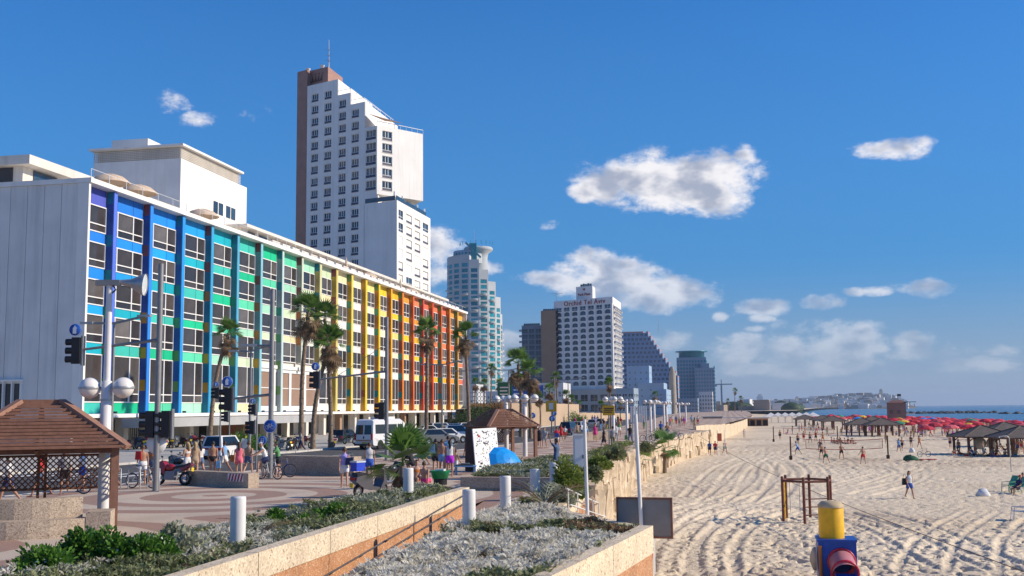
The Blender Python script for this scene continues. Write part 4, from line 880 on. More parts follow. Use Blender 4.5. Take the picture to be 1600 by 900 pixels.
# ================================================================ plants
def leaf_arrays(P, D, Lg, Wd, droop=.25, rng=RNG):
    """folded two-segment leaves: base P, direction D (unit), length, width -> verts, quads"""
    n = len(P); rnd = rng.normal(size=(n, 3)); S = np.cross(D, rnd); S /= np.linalg.norm(S, axis=1, keepdims=True) + 1e-9
    Lg = Lg[:, None]; Wd = Wd[:, None]; mid = P + D * Lg * .5; tip = P + D * Lg; tip[:, 2] -= droop * Lg[:, 0]
    V = np.stack([P, mid + S * Wd, tip, mid - S * Wd], 1).reshape(-1, 3); i = np.arange(n)[:, None] * 4
    return V, i + np.array([[0, 1, 2, 3]])
def unit(v): return v / (np.linalg.norm(v, axis=-1, keepdims=True) + 1e-9)
LM = dict(silver=leafmat('silver_leaf', (.62, .58, .47), (.92, .88, .76), 2.5, .7, .48), olive=leafmat('olive_leaf', (.14, .17, .065), (.34, .36, .18), 1.6), glossy=leafmat('glossy_green_leaf', (.05, .14, .018), (.16, .33, .05), 2.0, .35),
          dark=leafmat('dark_green_leaf', (.03, .06, .018), (.08, .13, .04), 1.2), sage=leafmat('sage_leaf', (.26, .29, .18), (.50, .51, .38), 2.2, .7), yellow=leafmat('yellow_green_leaf', (.13, .20, .03), (.33, .38, .09), 2.0),
          palm=leafmat('palm_leaf', (.075, .17, .03), (.21, .34, .075), 1.2, .4), dead=leafmat('dead_palm_leaf', (.17, .105, .055), (.36, .245, .14), 2.0, .8), flower=mat('white_petal', (.75, .75, .70), .6))
def in_poly(X, Y, poly):
    c = np.zeros(X.shape, bool); n = len(poly)
    for i in range(n):
        x0, y0 = poly[i]; x1, y1 = poly[(i + 1) % n]; k = ((y0 > Y) != (y1 > Y)) & (X < (x1 - x0) * (Y - y0) / (y1 - y0 + 1e-12) + x0); c ^= k
    return c
def carpet(name, label, poly, n, z0, hmax, mats, thr, leaf, seed, patch=.9, cat='ground cover'):
    """low matted planting over a bed: tufts of leaves over a lumpy height"""
    rng = np.random.default_rng(seed); xs = [p[0] for p in poly]; ys = [p[1] for p in poly]
    X = rng.uniform(min(xs), max(xs), n * 3); Y = rng.uniform(min(ys), max(ys), n * 3); k = in_poly(X, Y, poly); X, Y = X[k][:n], Y[k][:n]
    bumps = vnoise(X * 1.5, Y * 1.5, seed) * .55 + vnoise(X * 4.2, Y * 4.2, seed + 1) * .45; sel = vnoise(X * patch, Y * patch, seed + 2) * .7 + vnoise(X * patch * 3, Y * patch * 3, seed + 3) * .3
    keep = vnoise(X * .8 + 5, Y * .8, seed + 4) + .5 * vnoise(X * 3, Y * 3, seed + 5) > .36; X, Y, bumps, sel = X[keep], Y[keep], bumps[keep], sel[keep]
    q = 7; m = len(X) // q; X, Y, bumps, sel = (np.repeat(a[:m], q) for a in (X, Y, bumps, sel)); ang = rng.uniform(0, 6.283, m * q); lift = rng.uniform(.25, 1.5, m * q)   # tufts of seven leaves
    Z = z0 + hmax * bumps * np.repeat(rng.uniform(.5, 1, m), q) + rng.uniform(-.02, .03, m * q); P = np.stack([X + np.cos(ang) * .012, Y + np.sin(ang) * .012, Z], 1); D = unit(np.stack([np.cos(ang), np.sin(ang), lift], 1))
    mi = np.zeros(len(P), int)
    for q, t in enumerate(thr): mi[sel > t] = q + 1
    V, Fq = leaf_arrays(P, D, rng.uniform(.6, 1.3, len(P)) * leaf, rng.uniform(.13, .21, len(P)) * leaf, .10, rng)
    o = npmesh(name, V, Fq, mats, None, False, mi); return tag(o, label, cat, kind='stuff')
BED_B = [(-6.15, 9), (-4.1, 9), (-3.1, 18.1), (-2.5, 22.2), (-2.1, 25.8), (-4.7, 30.1), (-5.35, 36), (-6.2, 35.5), (-6.6, 28)]
carpet('silver_groundcover', 'silver grey foliage filling the planter beside the ramp', BED_B, 90000, .22, .44, [LM['silver'], LM['olive'], LM['dead']], [.62, .80], .135, 11, .55)
BED_A = [(-8.6, 9), (-8.6, 34.9), (-9.6, 36.4), (-10.7, 36.7), (-11.1, 33), (-12.0, 25), (-13.0, 18), (-13.5, 9)]
carpet('olive_groundcover', 'olive green trailing plants along the top of the ramp wall', [(-8.6, 24), (-8.6, 34.9), (-9.6, 36.4), (-10.7, 36.7), (-11.1, 33), (-11.9, 26), (-10, 24)], 26000, .36, .50, [LM['olive'], LM['sage']], [.55], .13, 21)
carpet('silver_groundcover', 'patchy silver and olive plants around the left planter bollard', [(-8.6, 13), (-8.6, 24.5), (-10, 24.6), (-11.9, 26), (-12.4, 22), (-13, 14)], 24000, .36, .36, [LM['olive'], LM['silver'], LM['sage']], [.60, .72], .12, 31)
carpet('olive_groundcover', 'grey green plants filling the planter across the head of the ramp', [(-10.2, 44.0), (-6.9, 44.0), (-5.7, 41.8), (-6.6, 50), (-7.4, 61), (-9.4, 59.5), (-10.8, 52)], 22000, .42, .42, [LM['olive'], LM['sage']], [.5], .15, 41)
carpet('olive_groundcover', 'dry olive creepers along the promenade edge above the stones', [(-6.5, 51), (-7.0, 60), (-7.5, 75), (-7.6, 92), (-8.5, 92), (-8.6, 75), (-8.2, 60)], 14000, .12, .62, [LM['olive'], LM['yellow'], LM['dead']], [.5, .68], .2, 51)

def shrub(name, label, loc, rx, ry, h, lm, n, leaf, seed, flowers=0, stem=True, cat='shrub', group=None):
    rng = np.random.default_rng(seed); root = empty(name, loc, rng.uniform(0, 6), label, cat, group)
    k = max(6, int(10 * (rx * ry) ** .5)); cl = unit(rng.normal(size=(k, 3))) * rng.uniform(.35, .85, (k, 1)); cl[:, 2] = np.abs(cl[:, 2])
    ci = rng.integers(0, k, n); o = unit(rng.normal(size=(n, 3))); Q = cl[ci] * .72 + o * rng.uniform(.12, .36, (n, 1)); Q[:, 2] = np.maximum(Q[:, 2], .02)
    P = Q * np.array([rx, ry, h * .92]); D = unit(o * .8 + np.array([0, 0, .45]) + rng.normal(size=(n, 3)) * .35)
    V, Fq = leaf_arrays(P, D, rng.uniform(.6, 1.25, n) * leaf, rng.uniform(.22, .34, n) * leaf, .12, rng); npmesh('foliage', V, Fq, LM[lm], root)
    if stem:
        mb = MB()
        for i in range(6): c = cl[i % k] * np.array([rx, ry, h]) * .7; mb.tube([(0, 0, 0), (c[0] * .4, c[1] * .4, c[2] * .6), tuple(c)], [.025, .018, .008], 5)
        mb.build('stem', mat('woody_stem', (.13, .09, .06), .9, .2, 4), root)
    if flowers:
        m = rng.choice(n, flowers, False); V, Fq = leaf_arrays(P[m] * 1.06, unit(rng.normal(size=(flowers, 3)) + [0, 0, 1]), np.full(flowers, .06), np.full(flowers, .03), 0, rng); npmesh('blossom', V, Fq, LM['flower'], root)
    return root
for i, (px, py, rx, h, lm, n, lf, fl, lab) in enumerate([
        (60, 897, .8, .8, 'glossy', 2400, .11, 24, 'low glossy green bush with white flowers in the bottom left corner'), (128, 888, .8, .85, 'glossy', 2600, .11, 26, 'glossy green bush with white flowers, second from the bottom left corner'),
        (190, 886, .8, .95, 'glossy', 2800, .11, 26, 'glossy green bush with white flowers, third from the bottom left corner'), (240, 884, .72, .98, 'glossy', 2600, .11, 20, 'dense glossy green bush next to the sage bush'),
        (285, 868, .70, .85, 'sage', 2600, .12, 0, 'pale sage green bush left of the planter bollard'), (330, 872, .5, .45, 'silver', 1500, .10, 0, 'silver white bush just left of the planter bollard'),
        (430, 822, .55, .55, 'glossy', 1500, .12, 0, 'green bush right of the planter bollard behind a dry frond'), (508, 822, .85, .80, 'glossy', 3000, .12, 12, 'broad glossy green bush in the middle of the left planter'),
        (470, 826, .5, .45, 'glossy', 1200, .11, 0, 'small glossy bush left of the broad glossy one'), (895, 778, .75, 1.9, 'yellow', 3000, .15, 30, 'tall yellow green bush against the white cabinet'),
        (872, 790, .7, .9, 'sage', 2200, .14, 0, 'grey green bush beside the far planter wall'), (918, 752, .7, .8, 'olive', 2400, .16, 0, 'olive bush hanging over the sea wall beside the thin white pole'), (940, 730, .75, .75, 'yellow', 2400, .17, 0, 'yellow green bush spilling over the sea wall left of the two squat palms'), (962, 716, .8, .75, 'olive', 2400, .18, 0, 'dull olive bush spilling over the sea wall behind the left squat palm'), (1012, 704, .8, .7, 'olive', 2000, .18, 0, 'olive bush on the sea wall edge between the two squat palms'), (905, 768, .8, .9, 'olive', 2200, .15, 0, 'low olive bush below the yellow green one')]):
    p = G(px, py, .36); shrub('shrub', lab, p, rx, rx, h, lm, n, lf, 100 + i, fl)

# ---------------- fan palms
def frond_template(nb=13, spread=75, bl=.85, pet=.75, droop=.35):
    V = []; Fq = []
    def q(a, b, c, d): i = len(V); V.extend([a, b, c, d]); Fq.append((i, i + 1, i + 2, i + 3))
    q((0, -.02, 0), (0, .02, 0), (pet, .012, 0), (pet, -.012, 0))
    for k in range(nb):
        t = -1 + 2 * k / (nb - 1); a = R(spread) * t; L = bl * (1 - .28 * abs(t) ** 2); w = bl * .052; c, s = math.cos(a), math.sin(a); fold = .10 * abs(t)
        P = lambda r, o, z: (pet + c * r - s * o, s * r + c * o, z + r * fold)
        q(P(0, -.008, 0), P(L * .55, -w, .02), P(L * .55, w, .02), P(0, .008, 0)); q(P(L * .55, -w, .02), P(L, -.004, -droop * L * .45), P(L, .004, -droop * L * .45), P(L * .55, w, .02))
    return np.array(V, float), np.array(Fq)
FT = frond_template(); FD = frond_template(9, 60, .8, .55, .6); FB = frond_template(17, 95, 1.0, .95, .25)
def frond_mesh(T, spec):
    """spec rows: azimuth, elevation, roll, size, x, y, z"""
    V0, F0 = T; Vs = []; Fs = []
    for k, (az, el, ro, sz, x, y, z) in enumerate(spec):
        M = np.array((Matrix.Rotation(az, 3, 'Z') @ Matrix.Rotation(-el, 3, 'Y') @ Matrix.Rotation(ro, 3, 'X'))) * sz
        Vs.append(V0 @ M.T + np.array([x, y, z])); Fs.append(F0 + len(V0) * k)
    return np.concatenate(Vs), np.concatenate(Fs)
M_TRUNK = mat('palm_trunk', (.23, .165, .115), .95, .35, 6, 1.0, 14); MATS['palm_trunk'] = M_TRUNK
PALM_G = []
def palm_proto(seed, H, lean, skirt=26, green=30, size=1.0, rt=.22):
    rs = random.Random(seed); root = empty('fan_palm', (0, 0, 0), 0, None, 'palm'); k = 14; pts = []; rr = []
    for i in range(k + 1):
        t = i / k; pts.append((lean[0] * t * t + .06 * math.sin(t * 5 + seed), lean[1] * t * t, H * t)); rr.append(rt * (1.35 if i == 0 else 1 - .28 * t) * (1.06 if i % 2 else .96))
    MB().tube(pts, rr, 9).build('trunk', M_TRUNK, root); tx, ty, tz = pts[-1]
    mb = MB()                                                  # leaf-base studs on the trunk
    for i in range(70):
        t = i / 70 * .96; a = i * 2.4; x = lean[0] * t * t + .06 * math.sin(t * 5 + seed); y = lean[1] * t * t; r_ = rt * (1.02 - .28 * t)
        mb.add([(x + math.cos(a - .35) * r_, y + math.sin(a - .35) * r_, H * t), (x + math.cos(a + .35) * r_, y + math.sin(a + .35) * r_, H * t), (x + math.cos(a) * (r_ + .09), y + math.sin(a) * (r_ + .09), H * t + .20)], [(0, 1, 2)])
    mb.build('leaf_base', M_TRUNK, root)
    G_ = [(rs.uniform(0, 6.28), R(rs.uniform(-8, 82)), rs.uniform(-.5, .5), size * rs.uniform(.8, 1.1), tx, ty, tz + rs.uniform(-.15, .15)) for _ in range(green)]
    V, Fq = frond_mesh(FT, G_); npmesh('crown', V, Fq, LM['palm'], root)
    if skirt:
        D_ = [(rs.uniform(0, 6.28), R(rs.uniform(-84, -22)), rs.uniform(-.6, .6), size * rs.uniform(.8, 1.2), tx, ty, tz - rs.uniform(0, 1.1 * size)) for _ in range(skirt)]
        V, Fq = frond_mesh(FD, D_); npmesh('dry_fronds', V, Fq, LM['dead'], root)
    return root
PP = [palm_proto(1, 10.6, (1.6, .3), 30, 34, 1.05), palm_proto(2, 12.0, (.3, .6), 46, 34, 1.25), palm_proto(3, 9.2, (1.5, -.2), 40, 32, 1.2), palm_proto(4, 11.4, (.15, .2), 30, 34, 1.1), palm_proto(5, 7.6, (-.3, .2), 44, 26, 1.25)]
def put_palm(k, px, Y, lab, grp, sc=1.0, rz=0.0, z=0.0):
    p = G(px, 700, 0); x = atY(px, 690, Y).x; return place(PP[k], USED, (x, Y, z), rz, lab, grp, sc)
GP = 'tall fan palms along the road'
put_palm(0, 327, 96, 'fan palm with a bent trunk standing before the blue and green bays of the hotel', GP)
put_palm(1, 470, 92, 'tall thick-skirted fan palm, leftmost of the three before the cream bays', GP, 1.0); put_palm(2, 489, 90, 'shorter leaning fan palm, middle one of the three before the cream bays', GP, .98); put_palm(1, 517, 94, 'tall fan palm, rightmost of the three before the cream bays', GP, .96, 2.1)
put_palm(3, 667, 108, 'slender fan palm before the red and orange bays of the hotel', GP, .98, 1.0); put_palm(3, 732, 122, 'slender fan palm just beyond the far corner of the hotel', GP, 1.02, 3.0)
put_palm(4, 815, 128, 'fan palm with a brown skirt, left of a pair beyond the second gazebo', GP, 1.12); put_palm(4, 829, 121, 'fan palm with a greener crown, right of a pair beyond the second gazebo', GP, .95, 2.0)
far = [(842, 260, .85), (862, 235, .95), (872, 250, .9), (884, 240, .8), (893, 250, .7), (845, 200, .7), (955, 170, .62), (940, 190, .5), (742, 320, 1.0), (757, 300, .9), (768, 310, 1.0), (783, 300, .9), (905, 300, .6), (970, 260, .55), (1150, 800, 1.3), (1140, 780, 1.0), (1160, 790, 1.2), (1024, 520, 1.2)]
FARL = ['distant palm left of the low white building', 'distant palm before the low white building, left of a clump', 'distant palm in the middle of the clump before the low white building', 'distant palm right in the clump before the low white building', 'small distant palm at the right end of the clump', 'short palm near the square yellow sign', 'short palm right of the small yellow notice board', 'small palm left of the small yellow notice board', 'distant palm on the bank under the round tower, leftmost', 'distant palm on the bank under the round tower, second',
 'distant palm on the bank under the round tower, third', 'distant palm on the bank under the round tower, rightmost', 'small far palm before the arched-window hotel podium', 'small far palm right of the arched-window hotel podium', 'tallest far palm on the skyline right of the crane', 'far palm on the skyline nearest the crane', 'far palm on the skyline farthest right of the crane', 'far palm before the light blue buildings']
for i, (px, Y, s) in enumerate(far): put_palm((4, 4, 3, 4)[i % 4], px, Y, FARL[i], 'distant palms down the road', s, i * 1.3, 3.5 if px < 800 else 0)
def young_palm(name, label, loc, size, h, n, seed, dead=14, el0=-20):
    rs = random.Random(seed); r = empty(name, loc, 0, label, 'palm'); 
    MB().tube([(0, 0, -.1), (.02, 0, h * .6), (0, .02, h)], [.16 * size + .04, .15 * size, .10 * size], 9).build('trunk', M_TRUNK, r)
    V, Fq = frond_mesh(FB, [(k * 2.4 + rs.uniform(-.3, .3), R(rs.uniform(el0, 80)), rs.uniform(-.5, .5), size * rs.uniform(.85, 1.1), 0, 0, h + rs.uniform(-.1, .1)) for k in range(n)]); npmesh('crown', V, Fq, LM['palm'], r)
    V, Fq = frond_mesh(FD, [(rs.uniform(0, 6.28), R(rs.uniform(-80, -40)), rs.uniform(-.6, .6), size * rs.uniform(.6, .9), 0, 0, h - rs.uniform(0, .2)) for k in range(dead)]); npmesh('dry_fronds', V, Fq, LM['dead'], r)
    return r
p = G(628, 775, .3); young_palm('young_palm', 'young fan palm with broad fresh leaves in the planter beside the scooter', (p.x, p.y, .25), .78, 1.05, 17, 3)
p = G(1030, 738, -2.6); young_palm('young_palm', 'squat fan palm at the foot of the sea wall, right of two', (p.x + .5, p.y, -2.6), 1.05, 2.1, 16, 5, 12)
p = G(988, 752, -2.6); young_palm('young_palm', 'squat fan palm at the foot of the sea wall, left of two', (p.x + .6, p.y, -2.6), .85, 1.7, 13, 6, 12)
# feather-leaved seedling by the bollard
r = empty('palm_seedling', G(398, 840, .36), 0, 'spiky dry palm seedling beside the left planter bollard', 'palm'); rs = random.Random(8)
for lm, nm, cnt in (('sage', 'green_frond', 7), ('dead', 'dry_frond', 6)):
    mb = MB()
    for k in range(cnt):
        a = rs.uniform(0, 6.28); e = rs.uniform(.5, 1.3); L = rs.uniform(.7, 1.1); P = [Vector((math.cos(a) * math.cos(e * (1 - .6 * t)) * L * t, math.sin(a) * math.cos(e * (1 - .6 * t)) * L * t, math.sin(e * (1 - .6 * t)) * L * t)) for t in (0, .25, .5, .75, 1)]
        mb.tube(P, [.012, .01, .008, .005, .002], 4)
        for t in range(1, 5):
            for u in (0, .5):
                q = P[t - 1].lerp(P[t], u); s_ = Vector((-math.sin(a), math.cos(a), .2)); dd = (P[t] - P[t - 1]).normalized()
                for sg in (1, -1): e2 = q + s_ * sg * .2 + dd * .18; mb.add([q, q + dd * .03, e2], [(0, 1, 2)])
    mb.build(nm, LM[lm], r)
p = G(850, 790, .45); 
r2 = copytree(r); r2.location = (p.x, p.y, .42); r2['label'] = 'drooping palm seedling in front of the far planter wall'; r2.scale = (1.5, 1.5, 1.7)
# hedge and street bushes
for i, (px, py, Y, rx, ry, h, lm, lab) in enumerate([(380, 690, 88, 2.2, 1.6, 2.4, 'glossy', 'green bush in front of the brick part of the hotel'), (407, 690, 90, 1.6, 1.4, 2.0, 'glossy', 'green bush behind the yellow motorcycle'),
        (745, 660, 190, 6, 4, 6, 'dark', 'dark bush on the bank beyond the hotel corner'), (772, 655, 210, 7, 4, 7, 'dark', 'large dark bush behind the green road sign'), (725, 665, 170, 4, 3, 4, 'dark', 'dark bush right beside the hotel corner'), (850, 660, 250, 8, 4, 5, 'dark', 'rounded bush behind the cream retaining wall'), (897, 655, 230, 3.5, 3, 3.6, 'glossy', 'round green bush by the road beyond the yellow sign'), (815, 640, 300, 9, 4, 7, 'dark', 'dark tree mass left of the low white building')]):
    x = atY(px, 690, Y).x; shrub('bush', lab, (x, Y, 0), rx, ry, h, lm, 2600, .16 * max(1, h / 2.2), 300 + i, cat='bush')
# ================================================================ street furniture
M_BOLL = mat('bollard_white', (.74, .72, .68), .5, .07, 2, streak=.3); M_GLOBE = mat('globe_white', (.78, .74, .68), .25, .04, 2, spec=.5); M_POST = mat('lamp_post_white', (.70, .68, .66), .5, .06, 2)
M_WOOD = mat('brown_stained_wood', (.17, .075, .045), .7, .2, 5, .25, 20); M_WOOD2 = mat('brown_stained_wood_light', (.235, .115, .075), .7, .18, 5, .25, 20)
M_WOOD3 = mat('brown_stained_wood_pale', (.31, .165, .11), .7, .15, 5, .2, 20); M_BLK = mat('black_plastic', (.018, .018, .02), .45, .2, 3); M_BLUE = mat('sign_blue', (.015, .09, .42), .4, .04, 2); M_SIGNW = mat('sign_white', (.78, .78, .76), .5, .03, 2); M_GREY = mat('pole_grey', (.27, .265, .26), .45, .1, 3, metal=.4); M_YEL = mat('sign_yellow', (.75, .42, .02), .5, .05, 2); M_GRN = mat('sign_green', (.01, .14, .07), .5, .05, 2)
BL = [(371, 863, .36, 1.12, 'white cylinder bollard in the left planter by the palm seedling'), (638, 787, .36, 1.08, 'white cylinder bollard in front of the young fan palm'), (733, 840, .2, 1.12, 'white cylinder bollard at the left edge of the silver planting'),
      (790, 808, .2, 1.14, 'white cylinder bollard second along the silver planting'), (836, 786, .2, 1.08, 'white cylinder bollard third along the silver planting'), (866, 772, .2, 1.10, 'white cylinder bollard farthest along, half hidden by bushes')]
bp = empty('bollard', (0, 0, 0), 0, None, 'bollard'); MB().lathe([(.158, 0), (.158, 1.0), (.150, 1.03), (.0, 1.035)], 20).build('shaft', M_BOLL, bp); MB().lathe([(.17, 0), (.17, .04), (.158, .05)], 20).build('collar', M_BOLL, bp)
for px, py, z, h, lab in BL:
    o = place(bp, USED, G(px, py, z), 0, lab, 'white bollards along the ramp planters'); o.scale = (1, 1, h / 1.03)

def globe_lamp(loc, H, arms, label, n_globe=2, r=.30, flood=False, rz=0.0, sp=.46):
    """white post with globes in banded holders on short arms, optional floodlight above"""
    T = empty('globe_lamp', loc, rz, label, 'street lamp', 'globe lamps along the promenade'); hp = H if not flood else 4.12
    MB().lathe([(.16, 0), (.15, hp), (.13, hp + .02), (0, hp + .02)], 14).build('post', M_POST, T); MB().lathe([(.165, hp - .55), (.165, hp - .50)], 14).build('band', M_LTMETAL, T)
    for k in range(n_globe):
        a = 2 * math.pi * k / n_globe; dx, dy = math.cos(a), math.sin(a); z = hp - .18
        MB().tube([(dx * .12, dy * .12, z - .05), (dx * (sp - r + .03), dy * (sp - r + .03), z - .02)], .05, 6).build('arm', M_POST, T)
        g = MB().ball((dx * sp, dy * sp, z), r, 20, 14).build('globe', M_GLOBE, T); MB().lathe([(r + .012, -.035), (r + .02, 0), (r + .012, .035)], 20, (dx * sp, dy * sp, z)).build('holder_ring', M_LTMETAL, g)
    if flood:
        MB().tube([(0, 0, hp), (0, 0, H)], [.10, .085], 10).build('upper_post', M_POST, T); MB().box(-.38, -.1, H, .30, .1, H + .16).build('bracket', M_METAL, T); MB().tube([(-.05, 0, H - .35), (.18, 0, H - .12), (.1, 0, H)], .025, 5).build('cable', M_BLK, T)
        f = MB(); pr = [(.07, 0), (.12, .30), (.30, .62), (.33, .72)]; f.lathe(pr, 16); o = f.build('floodlight', M_LTMETAL, T, (.30, 0, H + .10)); o.rotation_euler = (0, R(96), 0)
        g = MB().lathe([(.31, .69), (0, .70)], 16).build('lens', mat('lamp_lens', (.65, .68, .66), .15, .1, 4), o)
    return T
globe_lamp(G(160, 824, 0), 6.9, 2, 'near white lamp post with two globes and a floodlight by the gazebo', 2, .30, True, YAW + R(4), .47)
globe_lamp(G(773, 716, 0) + Vector((0, 4, 0)), 4.1, 4, 'white lamp post with a cluster of globes above the poster board', 4, .27, rz=.5, sp=.7); globe_lamp(G(808, 716, 0) + Vector((0, 3, 0)), 4.15, 4, 'white lamp post with globes beside the second gazebo', 4, .27, rz=.2, sp=.7)
globe_lamp(G(959, 694, 0), 4.2, 4, 'white lamp post with globes next to the small yellow sign', 4, .26, rz=.3, sp=.7); globe_lamp(G(980, 682, 0), 4.2, 4, 'white lamp post with globes beyond the small yellow sign', 4, .26, rz=.9, sp=.7)
for i, (px, py) in enumerate([(1017, 676), (1023, 673), (1038, 668), (1042, 666), (1062, 662), (1072, 660)]): globe_lamp(G(px, py, 0), 4.2, 4, ['first', 'second', 'third', 'fourth', 'fifth', 'last'][i] + ' lamp post with globes in the row beyond the slatted panel', 4, .27, rz=i, sp=.7)

def mast(loc, H, label, arms, light=None, rz=0.0, r=.115, cat='street pole'):
    T = empty('road_mast', loc, rz, label, cat, 'grey masts along the road'); MB().tube([(0, 0, 0), (0, 0, H)], [r * 1.1, r], 10).build('pole', M_GREY, T); MB().box(-.2, -.2, -.14, .2, .2, .04).build('base_plate', M_GREY, T)
    for (z, L, rise, kind) in arms:
        MB().tube([(0, 0, z), (L, 0, z + rise)], [.07, .05], 8).build('arm', M_GREY, T)
        if kind == 'lamp': MB().cbox((L, 0, z + rise), (.75, .22, .12)).build('lamp_head', M_LTMETAL, T)
        if kind == 'signal': signal_head(T, (L - .12 * math.copysign(1, L), -.05, z + rise), sign=True)
    return T
def signal_head(parent, c, sign=False, s=1.0, face=-1):
    """three-light head with visors; faces local -Y and sideways as on the road"""
    x, y, z = c; h = MB(); h.box(x - .17 * s, y - .12, z - .55 * s, x + .17 * s, y + .12, z + .55 * s); o = h.build('signal_head', M_BLK, parent)
    MB().box(x + .19 * s, y - .02, z - .62 * s, x + .26 * s, y + .3, z + .62 * s).build('backing_board', M_GREY, o)
    for k in range(3):
        zz = z + (.36 - .36 * k) * s; a = MB(); pr = [(.13 * s, 0), (.14 * s, .28)]
        a.lathe(pr, 12); v = a.build('visor', M_BLK, o, (x - .15 * s, y, zz)); v.rotation_euler = (0, R(-90), 0)
        b = MB().lathe([(0, .02), (.12 * s, .02)], 12).build('lens', mat(('red', 'amber', 'green')[k] + '_signal_lens', ((.18, .02, .02), (.16, .08, .02), (.02, .12, .09))[k], .3), o, (x - .17 * s, y, zz)); b.rotation_euler = (0, R(-90), 0)
    if sign: round_sign(parent, (x - .02, y - .14, z + .86 * s), .27 * s, 'arrow')
def round_sign(parent, c, r, kind, rz=0.0, name='round_sign'):
    d = MB().lathe([(0, -.02), (r, -.02), (r, .02), (0, .02)], 24).build(name, M_BLUE, parent, c); d.rotation_euler = (R(90), 0, rz)
    m = MB(); m.lathe([(r * .90, .024), (r * .985, .024)], 24); m.build('sign_rim', M_SIGNW, d)
    z = .026
    if kind == 'arrow': g = MB(); g.box(-.09 * r / .27, -.6 * r, z, .09 * r / .27 * .6, .25 * r, z + .004); g.add([(-.38 * r, .2 * r, z), (.34 * r, .2 * r, z), (-.02 * r, .68 * r, z)], [(0, 1, 2)]); g.build('arrow_mark', M_SIGNW, d)
    elif kind == 'bike':
        g = MB()
        for sx in (-.42, .42): g.tube([(sx * r + math.cos(t) * .27 * r, -.15 * r + math.sin(t) * .27 * r, z) for t in np.linspace(0, 6.283, 15)[:-1]], .03 * r, 4, closed=True)
        for a, b in (((-.42, -.15), (-.16, .28)), ((-.16, .28), (.26, .28)), ((.26, .28), (.42, -.15)), ((-.16, .22), (.02, -.15)), ((.02, -.15), (.27, .24)), ((-.42, -.15), (.02, -.15)), ((.2, .38), (.34, .4)), ((-.26, .34), (-.08, .34))): g.beam((a[0] * r, a[1] * r, z), (b[0] * r, b[1] * r, z), .06 * r, .01)
        g.build('bicycle_mark', M_SIGNW, d)
    elif kind == 'people': 
        g = MB()
        for sx in (-.25, .2): g.beam((sx * r, -.5 * r, z), (sx * r, .2 * r, z), .2 * r, .008); g.ball((sx * r, .42 * r, z), .13 * r, 8, 4, 0, (1, 1, .2))
        g.build('people_mark', M_SIGNW, d)
    return d
p = G(243, 768, 0); T = mast(p, 9.45, 'tall grey mast carrying a long signal arm over the road, nearest the gazebo', [(6.25, -3.55, -.42, 'signal')], rz=YAW)
signal_head(T, (-.30, 0, 2.75)); signal_head(T, (.36, 0, 2.75)); o = MB().lathe([(0, -.02), (.42, -.02), (.42, .02), (0, .02)], 24).build('sign_back', M_SIGNW, T, (-.05, .14, 1.95)); o.rotation_euler = (R(90), 0, 0)
p = G(422, 748, 0); T = mast(p, 9.2, 'tall grey mast with the blue bicycle sign', [(6.4, -1.1, .06, 'lamp'), (4.05, -2.2, -.22, 'signal')], rz=YAW)
round_sign(T, (0, -.16, 2.52), .33, 'bike', -YAW); 
p = G(410, 749, 0); S = empty('crossing_sign', p, 0, 'small round blue crossing sign behind the cyclist', 'sign'); MB().tube([(0, 0, 0), (0, 0, 2.0)], .03, 6).build('pole', M_GREY, S); round_sign(S, (0, -.05, 1.85), .22, 'people')
p = G(604, 720, 0); T = mast(p, 9.3, 'tall grey mast with a long signal arm towards the three palms', [(5.75, -4.7, -.5, 'signal')], rz=YAW); signal_head(T, (-.35, 0, 3.2)); MB().beam((-3.2, 0, 5.5), (-.1, 0, 7.5), .03, .03).build('stay_wire', M_GREY, T)
# slim double-arm lamp standards
def double_lamp(x, Y, H, la, lb, label):
    T = empty('double_arm_lamp', (x, Y, 0), 0, label, 'street lamp', 'double arm road lamps'); MB().tube([(0, 0, 0), (0, 0, H)], [.12, .08], 8).build('pole', M_GREY, T)
    MB().beam((0, 0, H), (-la, 0, H + .05), .09, .13).build('arm', M_GREY, T); MB().beam((0, 0, H), (lb, 0, H + .35), .09, .13).build('arm', M_GREY, T); MB().cbox((-la, 0, H + .06), (.8, .3, .12)).build('lamp_head', M_LTMETAL, T); MB().cbox((lb, 0, H + .38), (.8, .3, .12)).build('lamp_head', M_LTMETAL, T); return T
double_lamp(atY(173, 690, 58).x, 58, 8.4, 1.7, 1.9, 'grey double arm lamp behind the near globe lamp'); double_lamp(atY(691, 690, 118).x, 118, 8.2, 2.0, 2.0, 'grey double arm lamp before the orange bays'); double_lamp(atY(390, 690, 80).x, 80, 7.9, 1.4, 1.2, 'grey double arm lamp near the bent palm')
double_lamp(atY(796, 690, 160).x, 160, 9.0, 2.0, 2.2, 'grey double arm lamp beside the pair of palms'); double_lamp(atY(868, 690, 200).x, 200, 9.2, 3.2, 2.2, 'grey double arm lamp in front of the low white building'); double_lamp(atY(889, 690, 190).x, 190, 8.2, 2.4, 2.4, 'grey double arm lamp before the arched-window hotel'); double_lamp(atY(731, 690, 150).x, 150, 8.6, 2.0, 2.0, 'grey double arm lamp near the hotel corner')
